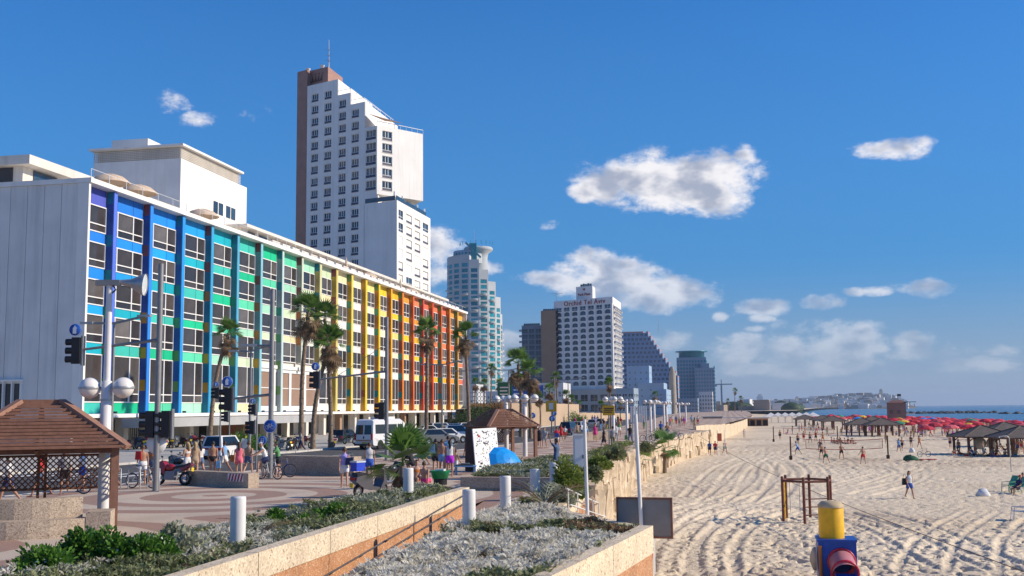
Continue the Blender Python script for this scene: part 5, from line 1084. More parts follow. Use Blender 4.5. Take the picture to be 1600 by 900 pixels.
# small signals across the road
for px, Y, z, lab in ((337, 74, 4.6, 'traffic signal on a post left of the bent palm'), (352, 80, 2.9, 'low traffic signal right of the bent palm'), (395, 78, 3.4, 'traffic signal with a round sign beside the brick front'), (393, 62, 2.3, 'small pedestrian signal before the brick front')):
    T = empty('traffic_signal', (atY(px, 690, Y).x, Y, 0), YAW, lab, 'traffic light', 'traffic signals across the road'); MB().tube([(.3, 0, -.13), (.3, 0, z + .6)], .05, 7).build('post', M_GREY, T); signal_head(T, (0, 0, z), z > 3.3, .72); MB().tube([(0.05, 0, z - .4), (.3, 0, z - .4)], .03, 5).build('bracket', M_GREY, T)
for px, py, h, lab in ((412, 742, 0, ''),): pass

# ---------------- gazebos
def lattice(T, a, b, z0, z1, step=.17, w=.035):
    """crossed laths in the panel from a to b; each set a part"""
    A = Vector(a); B = Vector(b); L = (B - A).length; d = (B - A) / L; h = z1 - z0; n = Vector((-d.y, d.x, 0)) * .012; cnt = int((L + h) / step)
    for sgn in (1, -1):
        for i in range(cnt):
            s = i * step - h if sgn > 0 else i * step; u0, v0 = (max(s, 0), max(-s, 0)) if sgn > 0 else (min(s, L), max(0, s - L)); 
            if sgn > 0: u1, v1 = min(s + h, L), (min(s + h, L) - s)
            else: u1, v1 = max(s - h, 0), s - max(s - h, 0)
            if abs(v1 - v0) < .04: continue
            p = A + d * u0 + n * sgn; q = A + d * u1 + n * sgn; MB().beam((p.x, p.y, z0 + v0), (q.x, q.y, z0 + v1), .012, w).build('lath', M_WOOD, T)
def gazebo(name, label, c, half, rz, zp=2.15, zt=3.75, lat_sides=(0, 1, 2), back=True, bench=False):
    T = empty(name, c, rz, label, 'gazebo'); h = half; t = .55; ov = 1.16
    cs = [(-h, -h), (h, -h), (h, h), (-h, h)]; top = [(-t, -t), (t, -t), (t, t), (-t, t)]
    for i, (x, y) in enumerate(cs):
        MB().box(x - .10, y - .10, 0, x + .10, y + .10, zp + .06).build('post', M_WOOD2, T); ex, ey = x * ov, y * ov; tx, ty = top[i]
        MB().beam((ex, ey, zp + .07), (tx, ty, zt + .16), .22, .11).build('hip_rafter', M_WOOD3, T)
    for i in range(4):
        a, b = cs[i], cs[(i + 1) % 4]; MB().beam((a[0], a[1], zp), (b[0], b[1], zp), .12, .18).build('eave_beam', M_WOOD, T); m = ((a[0] + b[0]) / 2, (a[1] + b[1]) / 2)
        MB().beam((m[0] * ov, m[1] * ov, zp - .05), ((top[i][0] + top[(i + 1) % 4][0]) / 2, (top[i][1] + top[(i + 1) % 4][1]) / 2, zt - .06), .07, .12).build('rafter', M_WOOD, T)
        n = int((h - t) * 1.45 / .16)
        for k in range(n):                                    # roof slats, eave to cap
            f = k / n; e = lambda q, tt: Vector((q[0] * ov * (1 - f) + tt[0] * f, q[1] * ov * (1 - f) + tt[1] * f, (zp - .0) * (1 - f) + zt * f + .09))
            p, q = e(a, top[i]), e(b, top[(i + 1) % 4]); MB().beam(p.lerp(q, .01), p.lerp(q, .99), .15, .075).build('roof_slat', M_WOOD2, T)
        MB().beam((top[i][0], top[i][1], zt + .08), (top[(i + 1) % 4][0], top[(i + 1) % 4][1], zt + .08), .10, .24).build('cap_board', M_WOOD2, T)
    MB().box(-t, -t, zt + .12, t, t, zt + .16).build('cap_top', M_WOOD, T)
    for i in lat_sides:
        a, b = cs[i], cs[(i + 1) % 4]; lattice(T, (a[0], a[1], 0), (b[0], b[1], 0), .95, 1.95)
        for z in (.95, 1.95): MB().beam((a[0], a[1], z), (b[0], b[1], z), .05, .07).build('panel_rail', M_WOOD, T)
        for f in (.48, .53): MB().box(-.04, -.04, 0, .04, .04, 2.0).build('panel_post', M_WOOD, T, (a[0] + (b[0] - a[0]) * f, a[1] + (b[1] - a[1]) * f, 0))
    return T
gazebo('gazebo', 'near brown wooden gazebo with slatted roof and lattice sides', (-19.4, 28.8, 0), 2.0, R(31.5), 2.22, 3.42, (1, 2))
gazebo('gazebo', 'second brown wooden gazebo behind the poster board', (atY(784, 690, 74.5).x, 74.5, 0), 1.7, R(38), 2.0, 3.05, (2, 3))
# curved pebble bench in the near gazebo
def bench():
    T = empty('curved_bench', (-20.3, 30.6, 0), 0, 'curved pebble concrete bench and low wall under the near gazebo', 'bench'); 
    def arc(r0, r1, z0, z1, a0, a1, nm, m, n=14):
        poly = [(math.cos(a) * r1, math.sin(a) * r1) for a in np.linspace(a0, a1, n)] + [(math.cos(a) * r0, math.sin(a) * r0) for a in np.linspace(a1, a0, n)]; return MB().prism(poly, z0, z1).build(nm, m, T)
    arc(2.3, 2.65, 0, .98, R(-150), R(-28), 'backrest', M_GREYAGG); arc(2.66, 3.25, .0, .46, R(-150), R(-30), 'seat', M_GREYAGG); o = MB().box(0, 0, 0, .62, .95, .62).build('end_block', M_GREYAGG, T, (2.75, -1.75, 0), R(24)); return T
# the bench curves round the promenade side of the gazebo
B_ = bench(); B_.location = (-19.5, 28.7, 0)

# ---------------- low pebble seat walls on the promenade
def seat_wall(label, a, b, w=.55, h=.62, stripe=False):
    A = Vector(a); Bv = Vector(b); d = (Bv - A); L = d.length; T = empty('seat_wall', (A.x, A.y, 0), math.atan2(d.y, d.x), label, 'wall', 'low pebble seat walls')
    n = max(1, round(L / 2.4))
    for i in range(n): MB().box(L * i / n + .006, 0, 0, L * (i + 1) / n - .006, w, h).build('wall_block', M_GREYAGG, T)
    if stripe:
        MB().box(L - 1.45, -.012, h - .36, L - .35, -.004, h - .03).build('warning_board', M_SIGNW, T)
        for k in range(5): x = L - 1.42 + k * .21; MB().add([(x, -.016, h - .355), (x + .11, -.016, h - .355), (x + .23, -.016, h - .035), (x + .12, -.016, h - .035)], [(0, 1, 2, 3)]).build('red_stripe', mat('stripe_red', (.42, .01, .02), .5), T)
    return T
a = G(290, 757, 0); b = G(388, 763, 0); seat_wall('low pebble wall with a red and white striped board', (a.x, a.y), (b.x, b.y), stripe=True)
a = G(440, 741, 0); b = G(553, 744, 0); seat_wall('low pebble wall behind the woman in white shorts', (a.x, a.y), (b.x, b.y), .6, .95)
a = G(917, 688, 0); b = G(958, 687, 0); seat_wall('low pebble planter wall by the small yellow sign', (a.x, a.y), (b.x, b.y), 2.0, .8)
# ---------------- poster board, parasol, cabinet, poles, boards
p = G(716, 738, 0); q = G(766, 734, 0); d = Vector((q.x - p.x, q.y - p.y, 0)); T = empty('poster_board', (p.x, p.y, 0), math.atan2(d.y, d.x), 'white display board covered with rows of small trinkets', 'display board'); Wb = d.length; Wb = 2.0; T.location = (p.x + .95, p.y, 0)
MB().add([(0, 0, .05), (Wb, 0, .12), (Wb, .05, .12), (0, .05, .05), (0, .22, 2.22), (Wb, .22, 2.25), (Wb, .27, 2.25), (0, .27, 2.22)], [(3, 2, 1, 0), (4, 5, 6, 7), (0, 1, 5, 4), (1, 2, 6, 5), (2, 3, 7, 6), (3, 0, 4, 7)]).build('board', M_SIGNW, T)
rs = random.Random(12); tm = [mat('trinket_' + n, c, .5) for n, c in (('dark', (.04, .04, .05)), ('red', (.4, .05, .05)), ('green', (.05, .25, .1)), ('blue', (.05, .1, .4)), ('tan', (.35, .2, .1)))]
for i in range(110):
    z = .25 + rs.random() * 1.9; x = .08 + rs.random() * (Wb - .16); s = rs.uniform(.012, .04) * (1.8 if x < .5 and rs.random() < .4 else 1); MB().cbox((x, .1014 * (z - .05) - .012, z), (s * (2.4 if x < .5 else 1.3), .03, s * 1.3)).build('trinket', rs.choice(tm[:1] * 3 + tm), T)
for x, z in ((1.0, 2.02), (1.0, 1.45)): MB().tube([(x + dx, .1014 * (z - .05) - .02, z + dz) for dx, dz in ((-.2, .08), (-.1, -.03), (0, .02), (.1, -.03), (.2, .08))], .022, 5).build('bunting', tm[0], T)
p = G(752, 738, 0); o = MB().add([(0, 0, 0), (.75, 0, 0), (.75, .12, 2.2), (0, .12, 2.25), (0, .06, 0), (.75, .06, 0), (.75, .18, 2.2), (0, .18, 2.25)], [(0, 1, 2, 3), (7, 6, 5, 4), (0, 4, 5, 1), (1, 5, 6, 2), (2, 6, 7, 3), (3, 7, 4, 0)]).build('brown_board', mat('brown_board', (.10, .06, .045), .8, .15, 3), None, (G(702, 738, 0).x + .6, G(702, 738, 0).y + 1.0, 0)); tag(o, 'dark brown board standing behind the white display board', 'board')
# blue beach parasol lying on its side
p = G(792, 733, .45); T = empty('blue_parasol', (p.x, p.y, .75), 0, 'open bright blue parasol leaning in the planter by the display board', 'parasol'); T.rotation_euler = Vector((.62, -.52, .58)).to_track_quat('Z', 'Y').to_euler()
n = 10; mb = MB(); cb = mat('parasol_blue', (.01, .30, .75), .5, .05, 1)
prof = [(.02, .32), (.35, .27), (.68, .14), (.95, -.06)]; mb.lathe(prof, n, smooth=False); mb.build('canopy', cb, T); MB().tube([(0, 0, -.9), (0, 0, .36)], .018, 6).build('pole', M_SIGNW, T)
for k in range(n): a = 2 * math.pi * k / n; MB().tube([(math.cos(a) * .03, math.sin(a) * .03, .29), (math.cos(a) * .36, math.sin(a) * .36, .25), (math.cos(a) * .92, math.sin(a) * .92, -.06)], .008, 4).build('rib', M_LTMETAL, T)
p = G(906, 748, .35); T = empty('utility_cabinet', (p.x, p.y, .35), .2, 'tall narrow white utility cabinet beside the sea wall', 'cabinet'); MB().box(-.24, -.2, 0, .24, .2, 1.75).build('body', M_BOLL, T); MB().box(-.2, -.215, .1, .2, -.2, 1.65).build('door', M_SIGNW, T); MB().box(-.27, -.23, 1.75, .27, .23, 1.82).build('lid', M_BOLL, T); MB().cbox((.13, -.225, .9), (.04, .03, .14)).build('handle', M_BLK, T)
# sign board seen from behind, on a white pole
p = G(1004, 822, .35); T = empty('board_on_pole', (p.x, p.y, .3), R(-6), 'grey sign board seen from behind on a white pole at the end of the planter', 'sign board'); MB().tube([(-.03, 0, 0), (-.12, .05, 2.75)], [.05, .045], 10).build('pole', M_WMETAL, T)
MB().box(-.62, .11, -.22, .68, .15, .70).build('panel', mat('board_back', (.22, .23, .23), .7, .12, 2, .1, 8), T); fr = mat('rusty_frame', (.20, .10, .07), .8, .3, 6)
for bx_ in ((-.65, .09, .68, .71, .17, .73), (-.65, .09, -.25, .71, .17, -.20), (-.66, .085, -.25, -.62, .168, .73), (.68, .085, -.25, .72, .168, .73)): MB().box(*bx_).build('panel_frame', fr, T)
p = G(918, 808, .35); o = MB().tube([(0, 0, 0), (-.04, 0, 2.62)], [.05, .045], 9).build('white_pole', M_WMETAL, None, (p.x, p.y, .3)); tag(o, 'thin white pole at the corner of the far planter wall', 'pole')
# slatted panel on two posts on the beach
p = G(990, 742, -2.65); T = empty('slatted_panel', (p.x, p.y, -2.65), R(10), 'white slatted panel raised on two posts beside the sea wall', 'panel')
for x in (0, 1.25): MB().tube([(x, 0, 0), (x, 0, 6.0)], .05, 7).build('post', M_LTMETAL, T)
for k in range(8): MB().box(-.15 + k * .19, -.06, 4.6, -.03 + k * .19, -.02, 6.05).build('slat', M_WMETAL, T)
# stair railing and painted wall on the way down to the sand
T = empty('stair_railing', (0, 0, 0), 0, 'white tube railing on the steps down from the promenade to the sand', 'railing')
for (x0, y0, z0, x1, y1, z1) in ((-4.55, 31.5, .95, -4.9, 44, -.6), (-4.45, 31.5, .5, -4.8, 44, -1.05)): MB().tube([(x0, y0, z0), (x1, y1, z1)], .022, 7).build('rail', M_WMETAL, T)
for k in range(6): f = k / 5; MB().tube([(-4.5 - .35 * f, 31.5 + 12.5 * f, -.7 - 1.5 * f), (-4.5 - .35 * f, 31.5 + 12.5 * f, .95 - 1.55 * f)], .022, 6).build('post', M_WMETAL, T)
T = empty('beach_steps', (0, 0, 0), 0, 'concrete steps beside the planter wall leading down to the sand', 'steps')
for k in range(15): MB().box(-4.55, 31.6 + k * .62, -3.0, -2.9, 31.6 + (k + 1) * .62, -.2 - k * .165).build('step', M_CONC, T)
p0 = G(925, 808, -2.0); T = empty('painted_wall', (-2.82, 33.0, -2.9), R(90), 'low concrete wall with red and green painted scrawl beside the steps', 'wall'); MB().box(0, -.15, 0, 7.5, .1, 2.0).build('wall_body', M_CONC, T)
for i in range(14): x = rs.uniform(.3, 6); z = rs.uniform(.8, 1.8); MB().tube([(x + math.cos(t) * rs.uniform(.15, .5), -.156, z + math.sin(t * 1.3) * .22) for t in np.linspace(0, 5, 9)], .045, 4).build('painted_mark', rs.choice([mat('spray_red', (.45, .02, .03), .7), mat('spray_green', (.02, .22, .06), .7), mat('spray_white', (.7, .7, .7), .7)]), T)
# cable sagging over the beach
a = G(1085, 685, -.2) + Vector((0, 0, 0)); a = Vector((-3.0, 118, .3)); b = G(1660, 915, -1.2); o = MB().tube([a.lerp(b, t) + Vector((0, 0, -.5 * 4 * t * (1 - t))) for t in np.linspace(0, 1, 14)], .014, 5).build('rope', mat('rope', (.12, .09, .07), .9), None); tag(o, 'dark rope stretched from the sea wall down across the sand', 'rope')
tag(MB().lathe([(.07, -1.6), (.06, 1.2), (0, 1.2)], 10).build('rope_post', M_WOOD, None, (b.x, b.y, -1.2)), 'wooden post holding the low end of the rope', 'post')
# road signs down the road
def flat_sign(name, label, px, Y, zc, w, h, m, bars=None, two=False):
    x = atY(px, 690, Y).x; T = empty(name, (x, Y, 0), 0, label, 'sign')
    for dx in ((-w * .3, w * .3) if two else (0,)): MB().tube([(dx, .06, 0), (dx, .06, zc + h / 2)], .06, 6).build('post', M_GREY, T)
    MB().box(-w / 2, -.03, zc - h / 2, w / 2, .03, zc + h / 2).build('plate', m, T)
    for (x0, z0, x1, z1, mm) in bars or (): MB().box(x0 * w / 2, -.045, zc + z0 * h / 2, x1 * w / 2, -.035, zc + z1 * h / 2).build('sign_mark', mm, T)
    return T
yb = mat('sign_black', (.03, .03, .03), .5)
flat_sign('yellow_sign', 'small yellow notice board on a white post by the globe lamps', 952, 88, 3.05, .95, .78, M_YEL, [(-.8, .3, .8, .5, yb), (-.8, -.05, .7, .15, yb), (-.8, -.45, .6, -.25, yb)])
flat_sign('yellow_sign', 'square yellow road sign beyond the pair of palms', 862, 150, 3.6, 1.5, 1.5, M_YEL, [(-.4, -.6, .4, .6, M_SIGNW)]); flat_sign('green_sign', 'green motorway direction sign behind the second gazebo', 790, 230, 7.2, 3.2, 3.6, M_GRN, [(-.7, .3, .6, .45, M_SIGNW), (-.7, -.1, .3, .05, M_SIGNW), (-.7, -.5, .5, -.35, M_SIGNW)], True)
flat_sign('blue_sign', 'wide blue direction sign near the dark bushes', 824, 260, 7.4, 8.0, 3.0, M_BLUE, [(-.8, .2, -.1, .4, M_SIGNW), (.1, .2, .8, .4, M_SIGNW), (-.8, -.4, -.2, -.2, M_SIGNW), (.1, -.4, .7, -.2, M_SIGNW)], True)
for px, Y, z, lab in ((833, 160, 2.3, 'round blue road sign against the cream retaining wall'), (863, 150, 1.9, 'round blue road sign under the square yellow sign'), (866, 155, 2.6, 'upper round blue road sign beside the square yellow sign')):
    T = empty('road_sign', (atY(px, 690, Y).x, Y, 0), 0, lab, 'sign'); MB().tube([(0, .04, 0), (0, .04, z)], .04, 6).build('post', M_GREY, T); round_sign(T, (0, 0, z), .42, 'arrow')
# cream retaining wall and bank beyond the hotel
def ret_wall(label, pts, h0, h1, m):
    T = empty('retaining_wall', (0, 0, 0), 0, label, 'wall')
    for i, (a, b) in enumerate(zip(pts[:-1], pts[1:])):
        n = 4
        for k in range(n):
            A = Vector(a).lerp(Vector(b), k / n); B = Vector(a).lerp(Vector(b), (k + .99) / n); h = h0 + (h1 - h0) * (i * n + k) / (n * (len(pts) - 1)); MB().prism([(A.x, A.y), (B.x, B.y), (B.x, B.y + .6), (A.x, A.y + .6)], -.2, h).build('wall_panel', m, T)
M_RW = mat('cream_retaining_wall', (.52, .38, .25), .85, .08, .3)
xs = [(atY(px, 690, Y).x, Y) for px, Y in ((716, 232), (760, 215), (800, 205), (862, 215), (905, 250))]; ret_wall('cream retaining wall along the road behind the second gazebo', xs, 4.6, 4.2, M_RW)
xs = [(atY(px, 690, Y).x, Y) for px, Y in ((866, 260), (905, 270), (950, 300), (985, 340))]; ret_wall('second cream wall farther along the road', xs, 2.6, 1.6, M_RW)
o = MB().add([(-110, 238, .0), (atY(800, 690, 215).x, 212, 4.0), (atY(905, 690, 262).x, 262, 3.0), (-60, 420, 3.5), (-140, 420, 5)], [(0, 1, 2, 3, 4)]).build('bank', M_LAND); tag(o, kind='structure')
# ================================================================ vehicles
def carpaint(n, c): return mat('car_paint_' + n, c, .28, .03, 1, coat=.5, spec=.5)
M_TYRE = mat('tyre_rubber', (.018, .018, .018), .8, .2, 8); M_RIM = mat('alloy_rim', (.45, .45, .46), .35, .1, 4, metal=.7); M_CGL = glass('car_glass', (.015, .02, .024), .05, .6); M_RED = mat('tail_light_red', (.40, .01, .01), .25); M_HL = mat('head_light', (.75, .75, .72), .15); M_PLATE = mat('plate_yellow', (.72, .50, .03), .5); M_CHROME = mat('chrome', (.6, .6, .6), .15, .05, 3, metal=.9)
def wheel(T, c, r, w, rim=True, name='wheel'):
    o = MB().lathe([(r * .62, -w / 2), (r * .92, -w / 2), (r, -w * .3), (r, w * .3), (r * .92, w / 2), (r * .62, w / 2), (r * .62, -w / 2)], 20).build(name, M_TYRE, T, c); o.rotation_euler = (R(90), 0, 0)
    m = MB(); m.lathe([(0, w * .32), (r * .2, w * .36), (r * .62, w * .42)], 14); m.lathe([(r * .62, -w * .42), (r * .2, -w * .36), (0, -w * .32)], 14); m.build('rim', M_RIM, o); return o
def frustum(mb, base, top, yb, yt, zb, zt, m=0):
    (xb0, xb1), (xt0, xt1) = base, top; v = [(xb0, -yb, zb), (xb1, -yb, zb), (xb1, yb, zb), (xb0, yb, zb), (xt0, -yt, zt), (xt1, -yt, zt), (xt1, yt, zt), (xt0, yt, zt)]
    return mb.add(v, [(0, 3, 2, 1), (4, 5, 6, 7), (0, 1, 5, 4), (1, 2, 6, 5), (2, 3, 7, 6), (3, 0, 4, 7)], m)
def inset(pts, f, off):
    c = sum((Vector(p) for p in pts), Vector()) / len(pts); n = (Vector(pts[1]) - Vector(pts[0])).cross(Vector(pts[2]) - Vector(pts[1])).normalized(); return [c + (Vector(p) - c) * f + n * off for p in pts]
def car(name, label, loc, rz, paintm, kind='hatch', group=None, beacon=False, open_door=False, band=None):
    T = empty(name, loc, rz, label, 'car', group); L = 4.25; w = .86
    prof = [(-2.08, .30), (-2.12, .62), (-2.02, .90), (-1.0, .93), (.95, .92), (1.75, .78), (2.08, .62), (2.12, .32), (1.75, .24), (-1.8, .24)]
    if kind == 'sedan': prof[2:4] = [(-2.05, .90), (-1.3, .94)]
    b = MB(); n = len(prof); ring = []
    for s, yy in ((0, -w), (1, -w + .10), (2, w - .10), (3, w)):
        for (x, z) in prof: k = .965 if s in (0, 3) else 1.0; ring.append((x * k, yy, z if s in (1, 2) else min(z, .86) if z > .5 else z + .02))
    for s in range(3):
        for i in range(n): b.add([ring[s * n + i], ring[s * n + (i + 1) % n], ring[(s + 1) * n + (i + 1) % n], ring[(s + 1) * n + i]], [(0, 3, 2, 1)], 0, True)
    b.add(ring[:n], [tuple(range(n))[::-1]], 0); b.add(ring[3 * n:], [tuple(range(n))], 0); b.build('body', paintm, T)
    base = (-1.95, .95) if kind == 'hatch' else (-1.55, .95); top = (-1.45, .25) if kind == 'hatch' else (-.95, .25); z0, z1 = .88, 1.46; yb, yt = .80, .60
    if kind == 'suv': base, top, z1 = (-2.0, .95), (-1.75, .35), 1.66
    cab = MB(); frustum(cab, base, top, yb, yt, z0, z1); C = cab.build('cabin', paintm, T)
    q = lambda s: [(base[0], s * yb, z0), (base[1], s * yb, z0), (top[1], s * yt, z1), (top[0], s * yt, z1)]
    for s in (-1, 1):
        pts = q(s) if s < 0 else q(s)[::-1]; MB().add(inset(pts, .84, .012), [(0, 1, 2, 3)]).build('side_window', M_CGL, C)
    MB().add(inset([(base[1], -yb, z0), (base[1], yb, z0), (top[1], yt, z1), (top[1], -yt, z1)], .88, .012), [(0, 1, 2, 3)]).build('windscreen', M_CGL, C); MB().add(inset([(base[0], yb, z0), (base[0], -yb, z0), (top[0], -yt, z1), (top[0], yt, z1)], .84, .012), [(0, 1, 2, 3)]).build('rear_window', M_CGL, C)
    for x in (-1.30, 1.30):
        for s in (-1, 1):
            MB().lathe([(0, 0), (.37, 0)], 18).build('wheel_arch', M_DARK, T, (x, s * (w + .003), .33)).rotation_euler = (R(-90 * s), 0, 0); wheel(T, (x, s * (w - .06), .31), .31, .20)
    for s in (-1, 1):
        MB().cbox((-2.05, s * .66, .74), (.14, .26, .20)).build('tail_light', M_RED, T); MB().cbox((2.0, s * .62, .62), (.16, .30, .14)).build('head_light', M_HL, T); MB().cbox((.72, s * .93, .98), (.16, .16, .12)).build('mirror', paintm, T)
    MB().cbox((-2.115, 0, .56), (.03, .5, .13)).build('number_plate', M_PLATE, T); MB().box(-2.16, -.84, .28, -2.0, .84, .45).build('bumper', paintm, T)
    if band: MB().cbox((-2.10, 0, .76), (.05, 1.0, .12)).build('tail_band', M_RED, T)
    if beacon: MB().box(-.45, -.45, 1.47, -.25, .05, 1.58).build('beacon', M_RED, C); 
    if open_door:
        d = MB(); d.box(0, 0, .35, 1.05, .06, .9); d.add([(0, 0, .9), (1.05, 0, .9), (.75, .06, 1.42), (.1, .06, 1.42)], [(0, 1, 2, 3)]); o = d.build('open_door', paintm, T, (.55, -.88, 0)); o.rotation_euler = (0, 0, R(180 + 62))
    return T
P_W = carpaint('white', (.75, .74, .72)); P_S = carpaint('silver', (.45, .46, .47)); P_B = carpaint('dark_blue', (.035, .05, .09)); P_G = carpaint('grey', (.16, .165, .17)); P_K = carpaint('black', (.03, .03, .033)); P_BL = carpaint('blue', (.04, .12, .30))
p = G(333, 718, -.13); car('police_car', 'white police car with a red tail band and an open door', (p.x, p.y + 2, -.13), R(86), P_W, 'suv', None, True, True, True)
# minibus
def van():
    p = G(572, 702, -.13); T = empty('minibus', (p.x + 1.2, p.y + 1.5, -.13), R(70), 'white minibus with striped rear seen from behind on the road', 'van'); w = 1.0; prof = [(-2.9, .42), (-2.95, .9), (-2.9, 1.9), (-2.78, 2.52), (-2.5, 2.62), (1.2, 2.62), (1.75, 2.35), (2.55, 1.35), (3.25, 1.1), (3.35, .5), (3.2, .35), (-2.7, .35)]
    b = MB(); n = len(prof); R_ = []
    for s, yy, k in ((0, -w, 0), (1, -w + .12, 1), (2, w - .12, 1), (3, w, 0)): R_ += [(x * (1 if k else .985), yy * (1 if z < 1.4 else 1 - .07 * (z - 1.4)), z if k else (z - .1 if z > 2.2 else z)) for x, z in prof]
    for s in range(3):
        for i in range(n): b.add([R_[s * n + i], R_[s * n + (i + 1) % n], R_[(s + 1) * n + (i + 1) % n], R_[(s + 1) * n + i]], [(0, 3, 2, 1)], 0, True)
    b.add(R_[:n], [tuple(range(n))[::-1]]); b.add(R_[3 * n:], [tuple(range(n))]); b.build('body', P_W, T)
    for s in (-1, 1):
        for (x0, x1) in ((-2.5, -1.0), (-.85, .55), (.7, 1.75)):
            y = s * (w + .012); pts = [(x0, y, 1.38), (x1, y, 1.38), (x1 - (.35 if x1 > 1.5 else 0), y * .945, 2.16), (x0, y * .945, 2.16)]; MB().add(pts if s < 0 else pts[::-1], [(0, 1, 2, 3)]).build('side_window', M_CGL, T)
        for x in (-1.85, 2.25): wheel(T, (x, s * (w - .1), .36), .36, .22); MB().lathe([(0, 0), (.44, 0)], 18).build('wheel_arch', M_DARK, T, (x, s * (w + .004), .40)).rotation_euler = (R(-90 * s), 0, 0)
        MB().add([(-2.965, s * .08, 1.32), (-2.965, s * .86, 1.32), (-2.895, s * .80, 2.12), (-2.895, s * .08, 2.12)], [(0, 1, 2, 3) if s < 0 else (3, 2, 1, 0)]).build('rear_window', M_CGL, T); MB().cbox((-2.95, s * .90, 1.12), (.08, .13, .55)).build('tail_light', M_RED, T); MB().cbox((2.1, s * 1.12, 1.5), (.16, .22, .34)).build('mirror', M_BLK, T)
    MB().add([(1.80, -.8, 2.30), (1.80, .8, 2.30), (2.56, .86, 1.40), (2.56, -.86, 1.40)], [(3, 2, 1, 0)]).build('windscreen', M_CGL, T)
    for k in range(12): MB().add([(-2.972, -.80 + k * .133, .74), (-2.972, -.72 + k * .133, .74), (-2.972, -.66 + k * .133, .86), (-2.972, -.74 + k * .133, .86)], [(3, 2, 1, 0)]).build('orange_stripe', mat('stripe_orange', (.65, .16, .02), .5), T)
    MB().cbox((-2.965, -.1, .60), (.03, .5, .12)).build('number_plate', M_PLATE, T); MB().box(-3.05, -.98, .34, -2.85, .98, .5).build('bumper', M_BLK, T); MB().box(-1.2, -.55, 2.6, .6, .55, 2.82).build('air_conditioner', P_W, T); MB().cbox((-2.96, 0, 1.05), (.03, .12, .2)).build('door_handle', M_BLK, T)
van()
GC = 'cars parked in front of the hotel'
for i, (px, py, pm, kd, lab) in enumerate([(652, 690, P_S, 'sedan', 'silver car parked just right of the minibus'), (683, 692, P_G, 'hatch', 'grey hatchback parked left of the white one before the red bays'), (700, 690, P_W, 'hatch', 'white hatchback parked in the front row before the red bays'), (716, 686, P_W, 'suv', 'white car second in the front row near the hotel corner'), (737, 683, P_B, 'hatch', 'dark blue car at the end of the parking row'),
        (672, 682, P_W, 'sedan', 'white car in the back row behind the slender palm'), (692, 679, P_S, 'suv', 'silver car in the back row before the orange bays'), (712, 677, P_BL, 'hatch', 'blue car in the back row near the hotel corner'), (728, 675, P_W, 'sedan', 'white car farthest back by the hotel corner'), (540, 692, P_K, 'hatch', 'black car half hidden left of the minibus')]):
    p = G(px, py, 0); car('parked_car', lab, (p.x, p.y, -.1), R(40 if i < 9 else 80), pm, kd, GC)
for i, (px, py, pm, kd, rz, lab) in enumerate([(890, 679, P_B, 'suv', 80, 'dark blue car driving away beyond the people in red'), (905, 674, P_W, 'hatch', 85, 'white car on the road left of the globe lamps'), (925, 668, P_S, 'sedan', 95, 'silver car far down the road'), (938, 666, P_W, 'hatch', 95, 'white car far down the road'), (957, 664, P_BL, 'hatch', 95, 'blue car far down the road'), (905, 662, P_G, 'sedan', 95, 'grey car far down the road on the left lane'), (800, 676, P_W, 'suv', 20, 'white car seen through the second gazebo')]):
    p = G(px, py, -.13); car('car', lab, (p.x, p.y, -.13), R(rz), pm, kd, 'cars on the road')

# ---------------- two-wheelers
def torus(T, name, c, r, t, m, n=22):
    return MB().tube([(c[0] + math.cos(a) * r, c[1], c[2] + math.sin(a) * r) for a in np.linspace(0, 2 * math.pi, n, endpoint=False)], t, 6, closed=True).build(name, m, T)
def bicycle(label, loc, rz, m, group='bicycles on the promenade'):
    T = empty('bicycle', loc, rz, label, 'bicycle', group); r = .33
    for x in (-.52, .52):
        w = torus(T, 'wheel', (x, 0, r), r - .02, .022, M_TYRE); torus(w, 'rim', (x, 0, r), r - .05, .012, M_RIM); s = MB()
        for k in range(12): a = k * math.pi / 6; s.tube([(x, (-1) ** k * .02, r), (x + math.cos(a) * (r - .05), 0, r + math.sin(a) * (r - .05))], .0035, 3)
        s.build('spokes', M_RIM, w)
    f = MB(); bb = (-.05, 0, .30); st = (-.18, 0, .78); hd = (.36, 0, .80); hl = (.40, 0, .66)
    for a, b, q in ((bb, st, .016), (st, hd, .016), (bb, hl, .02), ((-.52, .0, r), bb, .012), ((-.52, 0, r), st, .011), (hd, hl, .02), (hl, (.52, 0, r), .015)): f.tube([a, b], q, 7)
    f.build('frame', m, T); MB().tube([st, (-.21, 0, .92)], .013, 6).build('seat_post', M_RIM, T); MB().add([(-.36, -.07, .93), (-.36, .07, .93), (-.05, .015, .95), (-.05, -.015, .95), (-.34, 0, .97), (-.08, 0, .98)], [(0, 1, 4), (1, 2, 5, 4), (3, 0, 4, 5), (2, 3, 5), (0, 3, 2, 1)]).build('saddle', M_BLK, T)
    MB().tube([hd, (.34, 0, .95)], .013, 6).build('stem', M_RIM, T); MB().tube([(.30, -.29, .98), (.36, -.1, .97), (.36, .1, .97), (.30, .29, .98)], .013, 6).build('handlebar', M_BLK, T); MB().tube([(bb[0] + .12, .07, bb[2] - .1), bb, (bb[0] - .12, -.07, bb[2] + .1)], .01, 5).build('cranks', M_RIM, T); return T
bw = mat('bike_white', (.70, .70, .68), .4); bb_ = mat('bike_blue', (.05, .12, .35), .4); bk = mat('bike_dark', (.04, .04, .045), .4)
def on(px, py, z=0.0): return G(px, py, z)
bicycle('white bicycle parked beside the red motorcycle', on(222, 763), R(-8), bw); bicycle('dark bicycle seen through the gazebo lattice', on(150, 772), R(5), bk)
bicycle('white bicycle ridden by the man in the white vest', on(421, 749), R(-20), bw); bicycle('blue bicycle of the man in the green shirt', on(437, 746), R(8), bb_)
